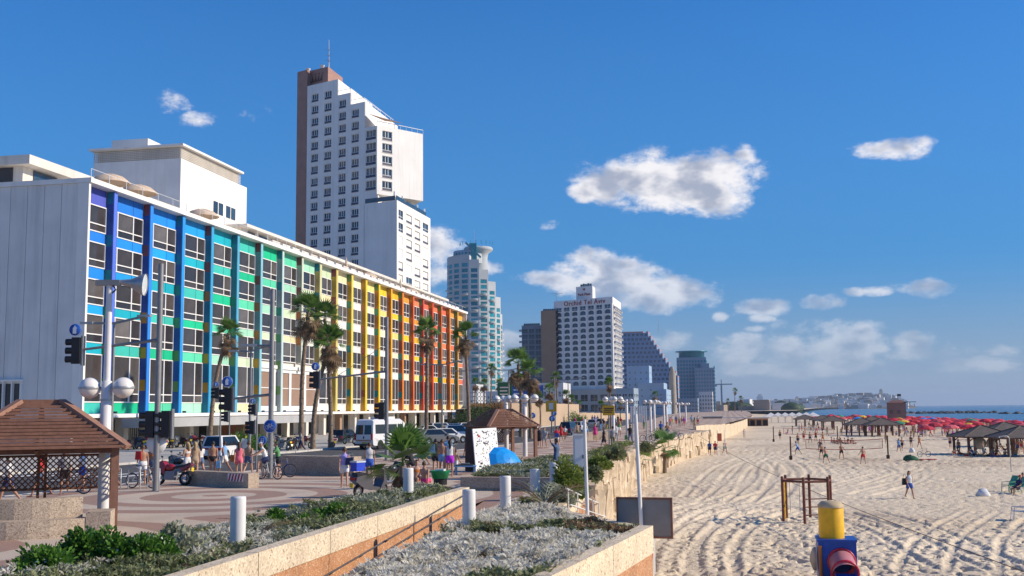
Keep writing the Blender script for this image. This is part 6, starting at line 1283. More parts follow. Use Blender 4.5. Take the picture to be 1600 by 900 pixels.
for i in range(6): bicycle('bicycle in the packed rack by the sea wall', on(1012 + i * 9, 690 - i * .5), R(30), (bk, bw, bb_)[i % 3], 'bicycles packed in the rack by the sea wall')
# bike racks
T = empty('bike_rack', on(200, 764), 0, 'pale steel bicycle hoops left of the white bicycle', 'bike rack')
for k in range(3): MB().tube([(k * .9 - .9, 0, 0), (k * .9 - .9, 0, .85), (k * .9 - .6, 0, .95), (k * .9 - .35, 0, .85), (k * .9 - .35, 0, 0)], .025, 6).build('hoop', M_LTMETAL, T)
def motorcycle(label, loc, rz, m, group='parked motorcycles', lean=8, cat='motorcycle', proto=None):
    T = empty('motorcycle', loc, rz, label, cat, group); T.rotation_euler = (R(lean), 0, rz)
    for x in (-.68, .68): w = torus(T, 'wheel', (x, 0, .30), .25, .065, M_TYRE, 18); torus(w, 'rim', (x, 0, .30), .18, .03, M_RIM, 14); MB().tube([(x, -.05, .3), (x, .05, .3)], .07, 8).build('hub', M_RIM, w)
    for s in (-1, 1): MB().tube([(.68, s * .09, .30), (.44, s * .09, .95)], .025, 6).build('fork', M_RIM, T)
    MB().ball((.18, 0, .78), .24, 12, 8, 0, (1.25, .75, .72)).build('tank', m, T); MB().cbox((.08, 0, .42), (.55, .30, .38)).build('engine', M_METAL, T)
    MB().sideprism([(-.15, .72), (-.62, .80), (-.95, .95), (-.92, 1.0), (-.55, .88), (-.1, .82)], -.13, .13).build('seat', M_BLK, T); MB().sideprism([(-.5, .62), (-1.02, .90), (-.95, .96), (-.4, .76)], -.11, .11).build('tail', m, T)
    MB().sideprism([(.35, .45), (.62, .62), (.72, .98), (.5, 1.08), (.3, .85)], -.18, .18).build('fairing', m, T); MB().ball((.70, 0, .92), .11, 10, 6).build('headlight', M_HL, T); MB().tube([(.40, -.36, 1.05), (.48, -.1, 1.04), (.48, .1, 1.04), (.40, .36, 1.05)], .016, 6).build('handlebar', M_BLK, T)
    MB().tube([(.1, -.17, .3), (-.4, -.2, .32), (-.9, -.2, .48)], [.035, .045, .055], 8).build('exhaust', M_CHROME, T); MB().cbox((-1.02, 0, .70), (.02, .19, .16)).build('number_plate', M_PLATE, T)
    for s in (-1, 1): MB().tube([(.46, s * .2, 1.05), (.42, s * .3, 1.2)], .01, 4).build('mirror_stalk', M_BLK, T); MB().cbox((.42, s * .32, 1.23), (.03, .13, .08)).build('mirror', M_BLK, T)
    return T
def scooter(label, loc, rz, m, group='parked motorcycles', lean=7, box=None):
    T = empty('scooter', loc, rz, label, 'scooter', group); T.rotation_euler = (R(lean), 0, rz)
    for x in (-.62, .64): w = torus(T, 'wheel', (x, 0, .24), .19, .06, M_TYRE, 16); torus(w, 'rim', (x, 0, .24), .13, .03, M_RIM, 12)
    MB().sideprism([(-.92, .78), (-.95, .62), (-.6, .40), (-.2, .26), (.35, .26), (.4, .34), (-.05, .40), (-.12, .76), (-.5, .84)], -.19, .19).build('rear_body', m, T); MB().sideprism([(.30, .28), (.42, .28), (.62, .55), (.50, 1.02), (.40, 1.04), (.46, .6)], -.22, .22).build('leg_shield', m, T)
    MB().sideprism([(-.90, .80), (-.12, .76), (-.1, .84), (-.5, .92), (-.88, .90)], -.16, .16).build('seat', M_BLK, T); MB().sideprism([(.50, .42), (.86, .40), (.88, .46), (.6, .58)], -.09, .09).build('front_mudguard', m, T); MB().tube([(.64, 0, .24), (.44, 0, 1.05)], .03, 6).build('fork', M_METAL, T)
    MB().tube([(.32, -.34, 1.08), (.42, 0, 1.07), (.32, .34, 1.08)], .018, 6).build('handlebar', M_BLK, T); MB().ball((.56, 0, .93), .10, 10, 6).build('headlight', M_HL, T); MB().cbox((-.95, 0, .70), (.06, .24, .10)).build('tail_light', M_RED, T); MB().cbox((-1.0, 0, .46), (.02, .19, .17)).build('number_plate', M_PLATE, T)
    if box: MB().box(-1.12, -.2, .93, -.72, .2, 1.25).build('top_box', box, T)
    return T
rd = carpaint('red', (.30, .015, .02)); yl = carpaint('yellow', (.65, .50, .03))
motorcycle('red motorcycle standing in front of the striped wall', on(268, 758), R(172), rd, None); motorcycle('dark motorcycle behind the red one', on(280, 745), R(165), P_K)
scooter('black and grey scooter with a yellow plate carrying a blue cool box', on(578, 775), R(62), mat('scooter_grey', (.09, .09, .10), .3, .1, 3, coat=.4), None, 7, None)
p = on(578, 775); T = empty('cool_box', (p.x - .32, p.y - .48, .96), R(62), 'bright blue cool box strapped on the scooter seat', 'cool box'); MB().box(-.22, -.17, 0, .22, .17, .32).build('body', mat('box_blue', (.02, .06, .55), .4), T); MB().box(-.235, -.185, .32, .235, .185, .38).build('lid', mat('box_pale', (.55, .6, .68), .4), T)
motorcycle('dark motorcycle behind the scooter with the cool box', on(607, 762), R(70), P_K); motorcycle('yellow motorcycle parked by the green bush', on(374, 694), R(150), yl); scooter('white scooter standing between the palms', on(520, 698), R(120), P_W)
MROW = ['at the left end of the row behind the white disc sign', 'second from the left end of the row behind the white disc sign', 'just left of the white disc sign', 'just right of the tall mast in the hotel row', 'second right of the tall mast in the hotel row', 'third right of the tall mast in the hotel row', 'fourth right of the tall mast in the hotel row', 'behind the fair-haired woman in the hotel row', 'left of the police car in the hotel row', 'touching the left side of the police car', 'first right of the cyclist in green', 'second right of the cyclist in green', 'third right of the cyclist in green', 'left of the leaning palm trunk', 'between the two tall palm trunks', 'behind the cyclist in green', 'behind the black car left of the minibus', 'half hidden by the second gazebo', 'at the far side of the minibus']
mp = None; cols = [P_K, P_B, rd, P_S, P_K, P_G]
for i, (px, py) in enumerate([(205, 703), (217, 702), (228, 701), (250, 701), (262, 700), (272, 700), (282, 699), (296, 699), (306, 698), (318, 698), (432, 703), (442, 704), (452, 703), (461, 702), (478, 700), (430, 696), (546, 694), (792, 690), (640, 684)]):
    (motorcycle if i % 3 else scooter)(('black', 'dark blue', 'red', 'silver', 'black', 'grey')[i % 6] + (' motorcycle ' if i % 3 else ' scooter ') + MROW[i], on(px, py), R(100 + (i * 37) % 60), cols[i % 6], 'motorcycles parked in rows before the hotel')
# ================================================================ people
def fk(pose):
    d = dict(lt=0, lk=0, rt=0, rk=0, spread=.03, lean=0, ls=0, la=.10, le=.15, rs=0, ra=.10, re=.15, turn=0, seat=False, hz=None); d.update(pose); J = {}
    def leg(s, th, kb):
        hip = Vector((s * .092, 0, 0)); a = Vector((s * d['spread'], math.sin(th), -math.cos(th))).normalized(); kn = hip + a * .43; b = Vector((s * d['spread'] * .6, math.sin(th - kb), -math.cos(th - kb))).normalized(); an = kn + b * .42
        f = Vector((s * .08, .97, -.10)) if not d['seat'] else Vector((s * .08, .9, -.2)); return hip, kn, an, an + f.normalized() * .18 + Vector((0, 0, -.035))
    J['l'] = leg(-1, d['lt'], d['lk']); J['r'] = leg(1, d['rt'], d['rk']); low = min(J['l'][2].z, J['r'][2].z) - .075; up = Vector((0, math.sin(d['lean']), math.cos(d['lean']))); ch = up * .50; nk = ch + up * .07
    hd = nk + (up * .7 + Vector((0, .02, .3))).normalized() * .155
    def arm(s, sw, ab, eb):
        sh = Vector((s * .185, 0, 0)) + up * .455; a = Vector((s * math.sin(ab), math.sin(sw + d['lean'] * .3) * math.cos(ab), -math.cos(sw) * math.cos(ab))).normalized(); el = sh + a * .285; q = sw + eb; b = Vector((s * math.sin(ab * .4), math.sin(q) * math.cos(ab * .4), -math.cos(q) * math.cos(ab * .4))).normalized(); wr = el + b * .25; return sh, el, wr, wr + b * .09, b
    J['la'] = arm(-1, d['ls'], d['la'], d['le']); J['ra'] = arm(1, d['rs'], d['ra'], d['re']); off = Vector((0, 0, -low if d['hz'] is None else d['hz']))
    return J, up, ch, nk, hd, off
POSES = dict(stand=dict(la=.12, ra=.12), contra=dict(lt=.10, lk=.12, rt=-.06, le=.9, ls=.2, ra=.16), walk=dict(lt=.38, lk=.12, rt=-.36, rk=.32, ls=-.42, le=.25, rs=.38, re=.35), walk2=dict(lt=-.30, lk=.42, rt=.32, rk=.08, ls=.30, le=.3, rs=-.32, re=.2, ra=.16),
             hold=dict(lt=.05, ls=.25, le=1.5, rs=.2, re=1.4), wave=dict(ls=2.5, la=.35, le=.5, rs=.1, ra=.3), play=dict(lt=.45, lk=.55, rt=-.2, rk=.35, spread=.22, lean=.25, ls=.9, la=.5, le=.6, rs=.9, ra=.5, re=.6), reach=dict(lt=-.2, lk=.1, rt=.15, spread=.18, ls=2.7, la=.2, le=.2, rs=2.3, ra=.4, re=.5),
             lunge=dict(lt=.7, lk=.8, rt=-.4, rk=.2, spread=.2, lean=.35, ls=.6, la=.7, le=.4, rs=-.5, ra=.6), wide=dict(spread=.24, ls=.35, la=.35, le=.6, rs=.35, ra=.35, re=.6, lt=.1, rt=.1, lk=.2, rk=.2), cycle=dict(lt=1.15, lk=1.15, rt=.55, rk=.85, lean=.38, ls=.95, la=.22, le=.25, rs=.95, ra=.22, re=.25, seat=True, hz=.98),
             astride=dict(lt=.15, rt=-.05, spread=.12, lean=.2, ls=.8, la=.2, le=.5, rs=.8, ra=.2, re=.5), sit=dict(lt=1.75, lk=2.1, rt=1.6, rk=1.9, lean=-.12, ls=.7, le=.5, rs=-.3, re=.1, seat=True, hz=.13), sitback=dict(lt=1.45, lk=.35, rt=1.5, rk=.45, lean=-.55, ls=-.5, le=.05, rs=-.5, re=.05, seat=True, hz=.13),
             chair=dict(lt=1.35, lk=1.2, rt=1.4, rk=1.3, lean=-.35, ls=.5, le=.8, rs=.4, re=.8, seat=True, hz=.42), crouch=dict(lt=1.9, lk=2.3, rt=1.6, rk=2.2, lean=.45, ls=.8, le=.6, rs=.9, re=.6), phone=dict(lt=.06, ls=.35, le=1.9, rs=0, ra=.15), lie=dict(ls=.1, la=.25, ra=.3, lt=.05, rt=.15, rk=.35))
BODY = {}
def body(pose):
    if pose in BODY: return BODY[pose]
    J, up, ch, nk, hd, off = fk(POSES[pose]); mb = MB(); bones = []
    def limb(lab, a, b, ra, rb):
        a = Vector(a) + off; b = Vector(b) + off; d = (b - a); u = d.normalized(); pts = [a - u * ra * .8, a - u * ra * .4, a, a.lerp(b, .3), a.lerp(b, .65), b, b + u * rb * .4, b + u * rb * .8]; bl = ra * .35 + rb * .65
        mb.tube(pts, [ra * .5, ra * .9, ra, ra * 1.02, bl * 1.02, rb, rb * .9, rb * .5], 10); bones.append((lab, a, b, ra, rb))
    ax = Vector((1, 0, 0)); fw = ax.cross(up) * -1
    rings = [(-.12, .10, .085), (-.06, .155, .115), (.0, .170, .118), (.08, .158, .108), (.17, .138, .098), (.27, .152, .105), (.37, .172, .112), (.44, .182, .100), (.49, .150, .080), (.53, .085, .062), (.56, .055, .055)]; vs = []; n = 14
    for t, rx, ry in rings:
        c = up * t + off
        for j in range(n): a = 2 * math.pi * j / n; vs.append(c + ax * (math.cos(a) * rx) + fw * (math.sin(a) * ry))
    k = len(rings); mb.add(vs, [(i * n + j, i * n + (j + 1) % n, (i + 1) * n + (j + 1) % n, (i + 1) * n + j) for i in range(k - 1) for j in range(n)] + [tuple(range(n))[::-1], tuple(range((k - 1) * n, k * n))])
    bones.append(('pelvis', up * -.06 + off, up * .09 + off, .15, .15)); bones.append(('torso', up * .10 + off, up * .47 + off, .15, .16)); limb('neck', ch - up * .03, nk + up * .05, .056, .05)
    mb.ball(hd + off, .098, 14, 10, 0, (.86, 1.02, 1.22)); bones.append(('head', hd + off - up * .02, hd + off + up * .03, .10, .10)); mb.ball(hd + off + Vector((0, .095, -.02)), .022, 8, 6, 0, (.8, 1.2, 1.3)); mb.ball(hd + off + Vector((0, .06, -.085)), .045, 8, 6)
    for s in (-1, 1): mb.ball(hd + off + Vector((s * .088, -.005, -.01)), .026, 8, 6, 0, (.5, .9, 1.3))
    for key, s in (('l', -1), ('r', 1)):
        h, kn, an, toe = J[key]; limb('thigh', h, kn, .088, .058); limb('shin', kn, an, .057, .036); limb('foot', an + Vector((0, -.03, -.03)), toe, .038, .030)
        sh, el, wr, hn, b = J[key + 'a']; limb('uparm', sh, el, .052, .040); limb('fore', el, wr, .040, .027); limb('hand', wr, hn, .030, .034)
    me = mb.mesh('tmp', M_DARK); o = bpy.data.objects.new('tmp', me); COL.objects.link(o); m = o.modifiers.new('r', 'REMESH'); m.mode = 'VOXEL'; m.voxel_size = .020; m.use_smooth_shade = True; s2 = o.modifiers.new('s', 'SMOOTH'); s2.factor = .5; s2.iterations = 3
    dg = bpy.context.evaluated_depsgraph_get(); dg.update(); em = bpy.data.meshes.new_from_object(o.evaluated_get(dg)); bpy.data.objects.remove(o); bpy.data.meshes.remove(me)
    nv = len(em.vertices); V = np.empty(nv * 3); em.vertices.foreach_get('co', V); V = V.reshape(-1, 3); Nn = np.empty(nv * 3); em.vertices.foreach_get('normal', Nn); Nn = Nn.reshape(-1, 3)
    best = np.full(nv, 1e9); lab = np.zeros(nv, int); tt = np.zeros(nv); names = [b[0] for b in bones]
    for i, (nm, a, b, ra, rb) in enumerate(bones):
        a = np.array(a); d = np.array(b) - a; t = np.clip(((V - a) @ d) / (d @ d), 0, 1); dist = np.linalg.norm(V - a - t[:, None] * d, axis=1) / (ra + (rb - ra) * t); w = dist < best; best[w] = dist[w]; lab[w] = i; tt[w] = t[w]
    # fingers: five per hand, of unequal length, slightly curled, rooted in the palm
    fm = MB()
    for key, s in (('l', -1), ('r', 1)):
        sh, el, wr, hn, b = J[key + 'a']; side, u2 = frame_of(b); 
        for k in range(4): L = (.062, .075, .070, .052)[k]; st = hn + off + side * ((k - 1.5) * .017) + b * .018; fm.tube([st, st + b * L * .55 + u2 * .004, st + b * L * .95 + u2 * .018 * -s], [.0095, .009, .006], 5)
        st = wr + off + b * .03 + side * (-s * .028); fm.tube([st, st + b * .035 + side * (-s * .022), st + b * .068 + side * (-s * .026)], [.011, .010, .007], 5)
    F_ = [tuple(p.vertices) for p in em.polygons]; bpy.data.meshes.remove(em)
    bm_ = MB(); bm_.add([tuple(v) for v in V], F_, 0, True); bm_.add(fm.v, fm.f, 0, True)
    info = dict(V=V, N=Nn, F=F_, lab=np.array([names[i] for i in lab]), t=tt, mesh=bm_.mesh('body', M_DARK), hd=np.array(hd + off), off=off, up=up, J=J, cl={})
    e = MB()
    for s in (-1, 1): e.ball(hd + off + Vector((s * .034, .088, .012)), .011, 6, 4)
    info['eyes'] = e.mesh('eyes', M_BLK); BODY[pose] = info; return info
def garment(pose, kind):
    I = body(pose)
    if kind in I['cl']: return I['cl'][kind]
    l, t, V, N = I['lab'], I['t'], I['V'], I['N']; off = .014; c = V - I['hd']
    T = l == 'torso'; Pv = l == 'pelvis'; th = l == 'thigh'
    S = {'shorts': Pv | (th & (t < .62)) | (T & (t < .02)), 'briefs': Pv | (th & (t < .10)), 'trousers': Pv | th | ((l == 'shin') & (t < .9)), 'tank': (T | (Pv & (t > .2))) & ~(l == 'uparm'), 'shirt': T | (Pv & (t > .1)) | ((l == 'uparm') & (t < .7)), 'dress': T | Pv | (th & (t < .55)), 'bra': T & (t > .45) & (t < .80),
         'skirt': Pv | (th & (t < .8)), 'short_hair': (l == 'head') & ((c[:, 2] > .045) | ((c[:, 1] < .0) & (c[:, 2] > -.05))), 'long_hair': (l == 'head') & ((c[:, 2] > .045) | ((c[:, 1] < .02) & (c[:, 2] > -.12))), 'cap': (l == 'head') & (c[:, 2] > .04), 'suit': T | Pv}[kind]
    off = {'short_hair': .014, 'long_hair': .018, 'cap': .022, 'skirt': .03, 'shorts': .022, 'shirt': .018, 'dress': .020, 'bra': .010, 'briefs': .012}.get(kind, .014)
    fs = [f for f in I['F'] if all(S[i] for i in f)]; mb = MB(); W = V + N * off; ids = sorted({i for f in fs for i in f}); mp_ = {i: k for k, i in enumerate(ids)}; mb.add([tuple(W[i]) for i in ids], [tuple(mp_[i] for i in f) for f in fs], 0, True)
    if kind == 'long_hair': h = Vector(I['hd']); mb.tube([h + Vector((0, -.06, .03)), h + Vector((0, -.105, -.08)), h + Vector((0, -.125, -.22)) - Vector((0, I['up'].y * .1, 0)), h + Vector((0, -.12, -.33)) - Vector((0, I['up'].y * .2, 0))], [.075, .078, .06, .02], 10, sx=1.0)
    if kind == 'cap': h = Vector(I['hd']); mb.lathe([(.0, .0), (.085, .0), (.085, .012), (0, .012)], 12, (h.x, h.y + .085, h.z + .045))
    I['cl'][kind] = mb.mesh(kind, M_DARK); return I['cl'][kind]
SKIN = [mat('skin_' + str(i), c, .55, .08, 6, spec=.35) for i, c in enumerate([(.50, .28, .185), (.42, .22, .135), (.33, .165, .10), (.23, .11, .07)])]
HAIR = dict(dark=mat('hair_dark', (.025, .017, .013), .6, .3, 20), brown=mat('hair_brown', (.09, .045, .022), .6, .3, 20), blond=mat('hair_blond', (.38, .25, .11), .6, .3, 20), grey=mat('hair_grey', (.35, .34, .33), .6, .2, 20))
CLO = {n: mat('cloth_' + n, c, .85, .16, 7, .5, 14, rnd=.15) for n, c in dict(white=(.70, .70, .68), black=(.022, .022, .026), blue=(.03, .09, .38), navy=(.02, .03, .09), lblue=(.18, .38, .62), red=(.50, .03, .03), pink=(.72, .16, .22), purple=(.45, .03, .55), lilac=(.42, .34, .68), green=(.12, .32, .12), dgreen=(.02, .10, .05), khaki=(.26, .22, .12), grey=(.30, .30, .31), denim=(.09, .14, .25), orange=(.62, .20, .04), hotpink=(.70, .05, .25), tan=(.45, .33, .22), teal=(.03, .25, .28), yellow=(.65, .5, .05)).items()}
PERSON_N = [0]
def setmat(o, m): o.material_slots[0].link = 'OBJECT'; o.material_slots[0].material = m
def person(px, py, pose, face, top, bottom, hair, label, group=None, z=0.0, s=1.0, skin=None, loc=None, tilt=None):
    """px, py: where the feet meet the level z in the photo; face: heading in degrees, 0 = away from the camera, 180 = towards it"""
    p = Vector(loc) if loc is not None else G(px, py, z); I = body(pose); PERSON_N[0] += 1; sk = SKIN[skin if skin is not None else PERSON_N[0] % 3]
    o = link('person', I['mesh']); o.location = p; o.rotation_euler = (0, 0, YAW + R(face)) if tilt is None else (R(tilt), 0, YAW + R(face)); o.scale = (s,) * 3; tag(o, label, 'person', group); setmat(o, sk)
    def add(kind, m, nm): c = link(nm, garment(pose, kind), o); setmat(c, m)
    link('eyes', I['eyes'], o)
    hk, hc = hair; add({'s': 'short_hair', 'l': 'long_hair', 'c': 'cap'}[hk], CLO[hc] if hk == 'c' else HAIR[hc], 'cap' if hk == 'c' else 'hair')
    if top: add(top[0], CLO[top[1]], {'tank': 'vest', 'bra': 'bikini_top', 'suit': 'swimsuit'}.get(top[0], top[0]))
    if bottom: add(bottom[0], CLO[bottom[1]], {'briefs': 'bikini_bottom'}.get(bottom[0], bottom[0]))
    return o
def bag(label, near, dx, dz, col, w=.32, h=.36, d=.12, dy=0.0, strap=True, cat='bag'):
    T = empty('bag', near.location + Vector((dx, dy, dz)), YAW, label, cat); mb = MB(); mb.add([(-w / 2, -d / 2, 0), (w / 2, -d / 2, 0), (w / 2, d / 2, 0), (-w / 2, d / 2, 0), (-w * .42, -d * .4, h), (w * .42, -d * .4, h), (w * .42, d * .4, h), (-w * .42, d * .4, h)], [(0, 3, 2, 1), (4, 5, 6, 7), (0, 1, 5, 4), (1, 2, 6, 5), (2, 3, 7, 6), (3, 0, 4, 7)]); mb.build('pouch', CLO[col], T)
    if strap: MB().tube([(-w * .3, 0, h), (-w * .15, 0, h + .22), (w * .15, 0, h + .22), (w * .3, 0, h)], .012, 5).build('strap', CLO[col], T)
    return T
S, Lh = ('s', 'dark'), ('l', 'dark')
# crossing and kerb, left to right
person(12, 788, 'walk', 90, ('shirt', 'white'), ('shorts', 'navy'), ('s', 'grey'), 'person in a pale shirt half cut off at the left edge', s=1.0); person(100, 772, 'walk2', 200, ('shirt', 'grey'), ('shorts', 'black'), S, 'person in dark shorts walking behind the near gazebo')
a = person(222, 756, 'contra', 20, None, ('shorts', 'white'), ('s', 'brown'), 'bare-backed person with a red pack behind the parked bicycle', skin=1); bag('small red backpack of the person behind the bicycle', a, -.12, 1.1, 'red', .28, .38, .16, -.16, False)
person(236, 754, 'stand', -20, ('bra', 'orange'), ('shorts', 'denim'), ('s', 'brown'), 'person in orange top beside the bare-backed one with the red pack', skin=1)
person(292, 747, 'hold', 60, ('bra', 'white'), ('shorts', 'white'), ('l', 'blond'), 'fair-haired woman just right of the red motorcycle', skin=0); person(304, 746, 'contra', 25, ('dress', 'tan'), None, ('l', 'blond'), 'woman in a short pale dress waiting at the crossing', skin=0)
person(312, 745, 'walk', 40, ('shirt', 'white'), ('shorts', 'denim'), ('l', 'dark'), 'dark-haired woman with white top and denim shorts at the crossing', skin=0)
a = person(332, 744, 'stand', 5, None, ('briefs', 'black'), S, 'bare-backed man in black trunks carrying a plastic bag', skin=1); bag('white and blue plastic bag held by the man in black trunks', a, .30, .42, 'lblue', .26, .34, .1, 0)
a = person(373, 745, 'walk', 15, ('dress', 'pink'), None, ('l', 'brown'), 'long-haired woman in a bright pink dress at the crossing', skin=0); bag('orange shoulder bag of the woman in the pink dress', a, -.28, .75, 'orange', .3, .34, .14, -.05)
person(388, 743, 'walk2', -10, ('tank', 'tan'), ('shorts', 'denim'), ('s', 'brown'), 'woman in blue shorts right of the pink dress', skin=0)
p = G(421, 749); person(0, 0, 'cycle', 110, ('tank', 'white'), ('shorts', 'navy'), ('c', 'white'), 'cyclist in a white vest and white cap', loc=(p.x - .2, p.y + .05, .0), skin=0); p = G(437, 746); person(0, 0, 'astride', 100, ('shirt', 'green'), ('shorts', 'black'), S, 'cyclist in a green shirt standing over his bicycle', loc=(p.x - .1, p.y + .08, 0), skin=0)
a = person(538, 762, 'walk', 10, ('tank', 'lilac'), ('shorts', 'white'), ('s', 'brown'), 'woman in a lilac top and white shorts walking alone', skin=0, s=.98); bag('dark shoulder bag of the woman in white shorts', a, .25, .95, 'navy', .34, .3, .14, -.08)
person(577, 752, 'contra', 10, ('tank', 'white'), ('shorts', 'blue'), ('s', 'brown'), 'man in a white vest and blue shorts behind the scooter', skin=0)
person(652, 752, 'sit', 200, ('bra', 'orange'), ('briefs', 'orange'), S, 'sunburnt person sitting on the ground behind the bollard'); person(664, 755, 'sit', -20, None, ('shorts', 'hotpink'), ('s', 'brown'), 'seated bather in hot pink shorts beside the bollard', skin=0)
person(645, 736, 'crouch', 60, ('shirt', 'black'), ('shorts', 'black'), S, 'person in black crouching behind the fan palm leaves')
a = person(681, 741, 'stand', 20, ('shirt', 'black'), ('shorts', 'black'), S, 'man in black with a bright blue backpack'); bag('bright blue backpack on the man in black', a, -.14, 1.05, 'lblue', .3, .44, .18, -.18, False)
person(691, 742, 'contra', -10, None, ('shorts', 'lblue'), ('s', 'brown'), 'bare-backed person in patterned blue shorts in the group', skin=1); person(700, 731, 'phone', 20, ('shirt', 'lblue'), ('shorts', 'denim'), S, 'man in a light blue shirt at the back of the group'); person(703, 745, 'stand', 8, ('tank', 'white'), ('shorts', 'purple'), ('l', 'dark'), 'long-haired woman in a white vest and purple shorts', skin=1); person(712, 742, 'walk', -30, ('tank', 'tan'), ('shorts', 'white'), S, 'small child next to the woman in purple shorts', s=.72, skin=1)
a = person(733, 733, 'walk2', 15, None, ('shorts', 'khaki'), S, 'bare-chested man in khaki shorts walking past the display board', skin=1); person(747, 737, 'stand', 60, None, ('trousers', 'navy'), S, 'bare-chested man in dark trousers against the brown board', skin=2)
person(843, 700, 'walk', 175, ('tank', 'black'), ('skirt', 'black'), ('l', 'dark'), 'woman in black walking with the man in grey', skin=0); person(851, 701, 'walk2', 170, ('shirt', 'grey'), ('shorts', 'grey'), S, 'man in a grey shirt and long shorts', skin=0)
a = person(870, 699, 'walk', 10, ('shirt', 'red'), ('shorts', 'white'), ('s', 'brown'), 'person in red and white with a blue bag'); bag('blue bag of the person in red and white', a, .05, .85, 'blue', .36, .34, .16, -.15); person(877, 691, 'walk', 10, ('dress', 'red'), None, ('s', 'brown'), 'person in red behind the one with the blue bag'); person(883, 688, 'walk2', 190, ('shirt', 'white'), ('shorts', 'red'), S, 'child in white and red beyond the pair in red', s=.85); person(902, 685, 'walk', 10, ('shirt', 'tan'), ('shorts', 'khaki'), ('s', 'brown'), 'person in khaki walking past the cabinet')
person(944, 702, 'walk', 80, ('shirt', 'black'), ('skirt', 'black'), ('s', 'brown'), 'woman in a black top and skirt by the sea wall', skin=0); person(958, 700, 'stand', 10, ('shirt', 'grey'), ('trousers', 'khaki'), S, 'person in grey trousers standing near the sea wall'); person(963, 690, 'walk', 0, ('shirt', 'white'), ('trousers', 'grey'), S, 'person in a white shirt beyond the one in grey trousers'); person(968, 682, 'contra', 20, ('tank', 'green'), ('shorts', 'white'), ('l', 'blond'), 'person in a green vest farther up the promenade')
a = person(985, 693, 'walk', 5, ('shirt', 'black'), ('trousers', 'denim'), S, 'man in a black T-shirt and jeans with a green carrier bag'); bag('bright green carrier bag of the man in black and jeans', a, -.38, .35, 'green', .3, .4, .1, 0)
person(1033, 682, 'walk', 0, ('shirt', 'blue'), ('shorts', 'navy'), S, 'person in blue beyond the bicycle rack'); person(1043, 686, 'walk2', 175, None, ('shorts', 'denim'), S, 'bare-chested man in denim shorts by the sea wall', skin=1); person(870, 742, 'wave', 60, ('shirt', 'denim'), ('shorts', 'denim'), S, 'person in a blue shirt raising an arm behind the planter wall', skin=2)
rs = random.Random(21); tops = list(CLO)
for i in range(26):
    px = rs.choice([rs.uniform(895, 1000), rs.uniform(1000, 1095)]); py = 660 + rs.random() * 14
    person(px, py, rs.choice(['walk', 'walk2', 'stand', 'contra']), rs.choice([0, 10, 180, 170]), (rs.choice(['shirt', 'tank']), rs.choice(tops)), (rs.choice(['shorts', 'trousers']), rs.choice(tops)), rs.choice([S, Lh, ('s', 'brown')]), 'distant stroller far down the promenade', 'distant strollers on the promenade')
for px, py, po, fc, top, bo, lab in [(62, 776, 'walk', 95, ('shirt', 'red'), ('shorts', 'denim'), 'person in red seen through the gazebo lattice'), (128, 768, 'contra', 100, ('shirt', 'white'), ('shorts', 'blue'), 'person in white seen through the gazebo lattice'), (176, 762, 'walk2', 80, ('tank', 'teal'), ('shorts', 'grey'), 'person in teal between the gazebo and the bicycle'), (350, 741, 'walk', 70, ('tank', 'lblue'), ('shorts', 'white'), 'person in light blue between the man in trunks and the pink dress'),
        (470, 706, 'walk', 100, ('shirt', 'grey'), ('trousers', 'navy'), 'pedestrian crossing the road behind the low wall'), (660, 728, 'walk', 60, ('tank', 'yellow'), ('shorts', 'black'), 'person in yellow behind the young fan palm'), (762, 712, 'walk', 170, ('shirt', 'white'), ('shorts', 'red'), 'person in white walking under the second gazebo'), (915, 694, 'walk2', 10, ('shirt', 'lblue'), ('shorts', 'tan'), 'person in light blue near the pebble planter wall'), (930, 690, 'walk', 175, ('dress', 'hotpink'), None, 'woman in hot pink near the pebble planter wall')]:
    person(px, py, po, fc, top, bo, rs.choice([S, Lh, ('s', 'brown')]), lab, z=0 if px != 470 else -.13)
# on the sand
Z = -2.65
person(1109, 711, 'walk', 170, ('shirt', 'blue'), ('shorts', 'navy'), S, 'person in blue walking on sand below the steps', z=Z); person(1118, 711, 'walk2', 175, ('shirt', 'red'), ('shorts', 'navy'), S, 'person in a red shirt walking on sand below the steps', z=Z); person(1133, 709, 'walk', 200, None, ('shorts', 'dgreen'), S, 'bare-chested person in green shorts next to the red notice', z=Z, skin=2)
person(1098, 683, 'walk', 90, None, ('shorts', 'grey'), S, 'bather climbing near the end of the sea wall', z=Z); person(1112, 672, 'walk', 20, ('tank', 'black'), ('shorts', 'black'), S, 'one of two dark figures on the upper sand, left', z=Z); person(1117, 673, 'walk2', 0, ('shirt', 'navy'), ('shorts', 'black'), S, 'one of two dark figures on the upper sand, right', z=Z); person(1150, 674, 'walk', 190, ('shirt', 'blue'), ('shorts', 'blue'), S, 'person in blue alone on the upper sand', z=Z); person(1163, 684, 'walk', 170, ('tank', 'white'), ('shorts', 'white'), ('l', 'brown'), 'person in white walking on the upper sand', z=Z)
a = person(1422, 779, 'walk', 185, ('tank', 'white'), ('shorts', 'blue'), ('l', 'dark'), 'woman in blue shorts with a black bag crossing the sand', z=Z, skin=1); bag('black shoulder bag of the woman in blue shorts', a, -.26, .85, 'black', .36, .42, .16, 0)
VB = 'volleyball players'
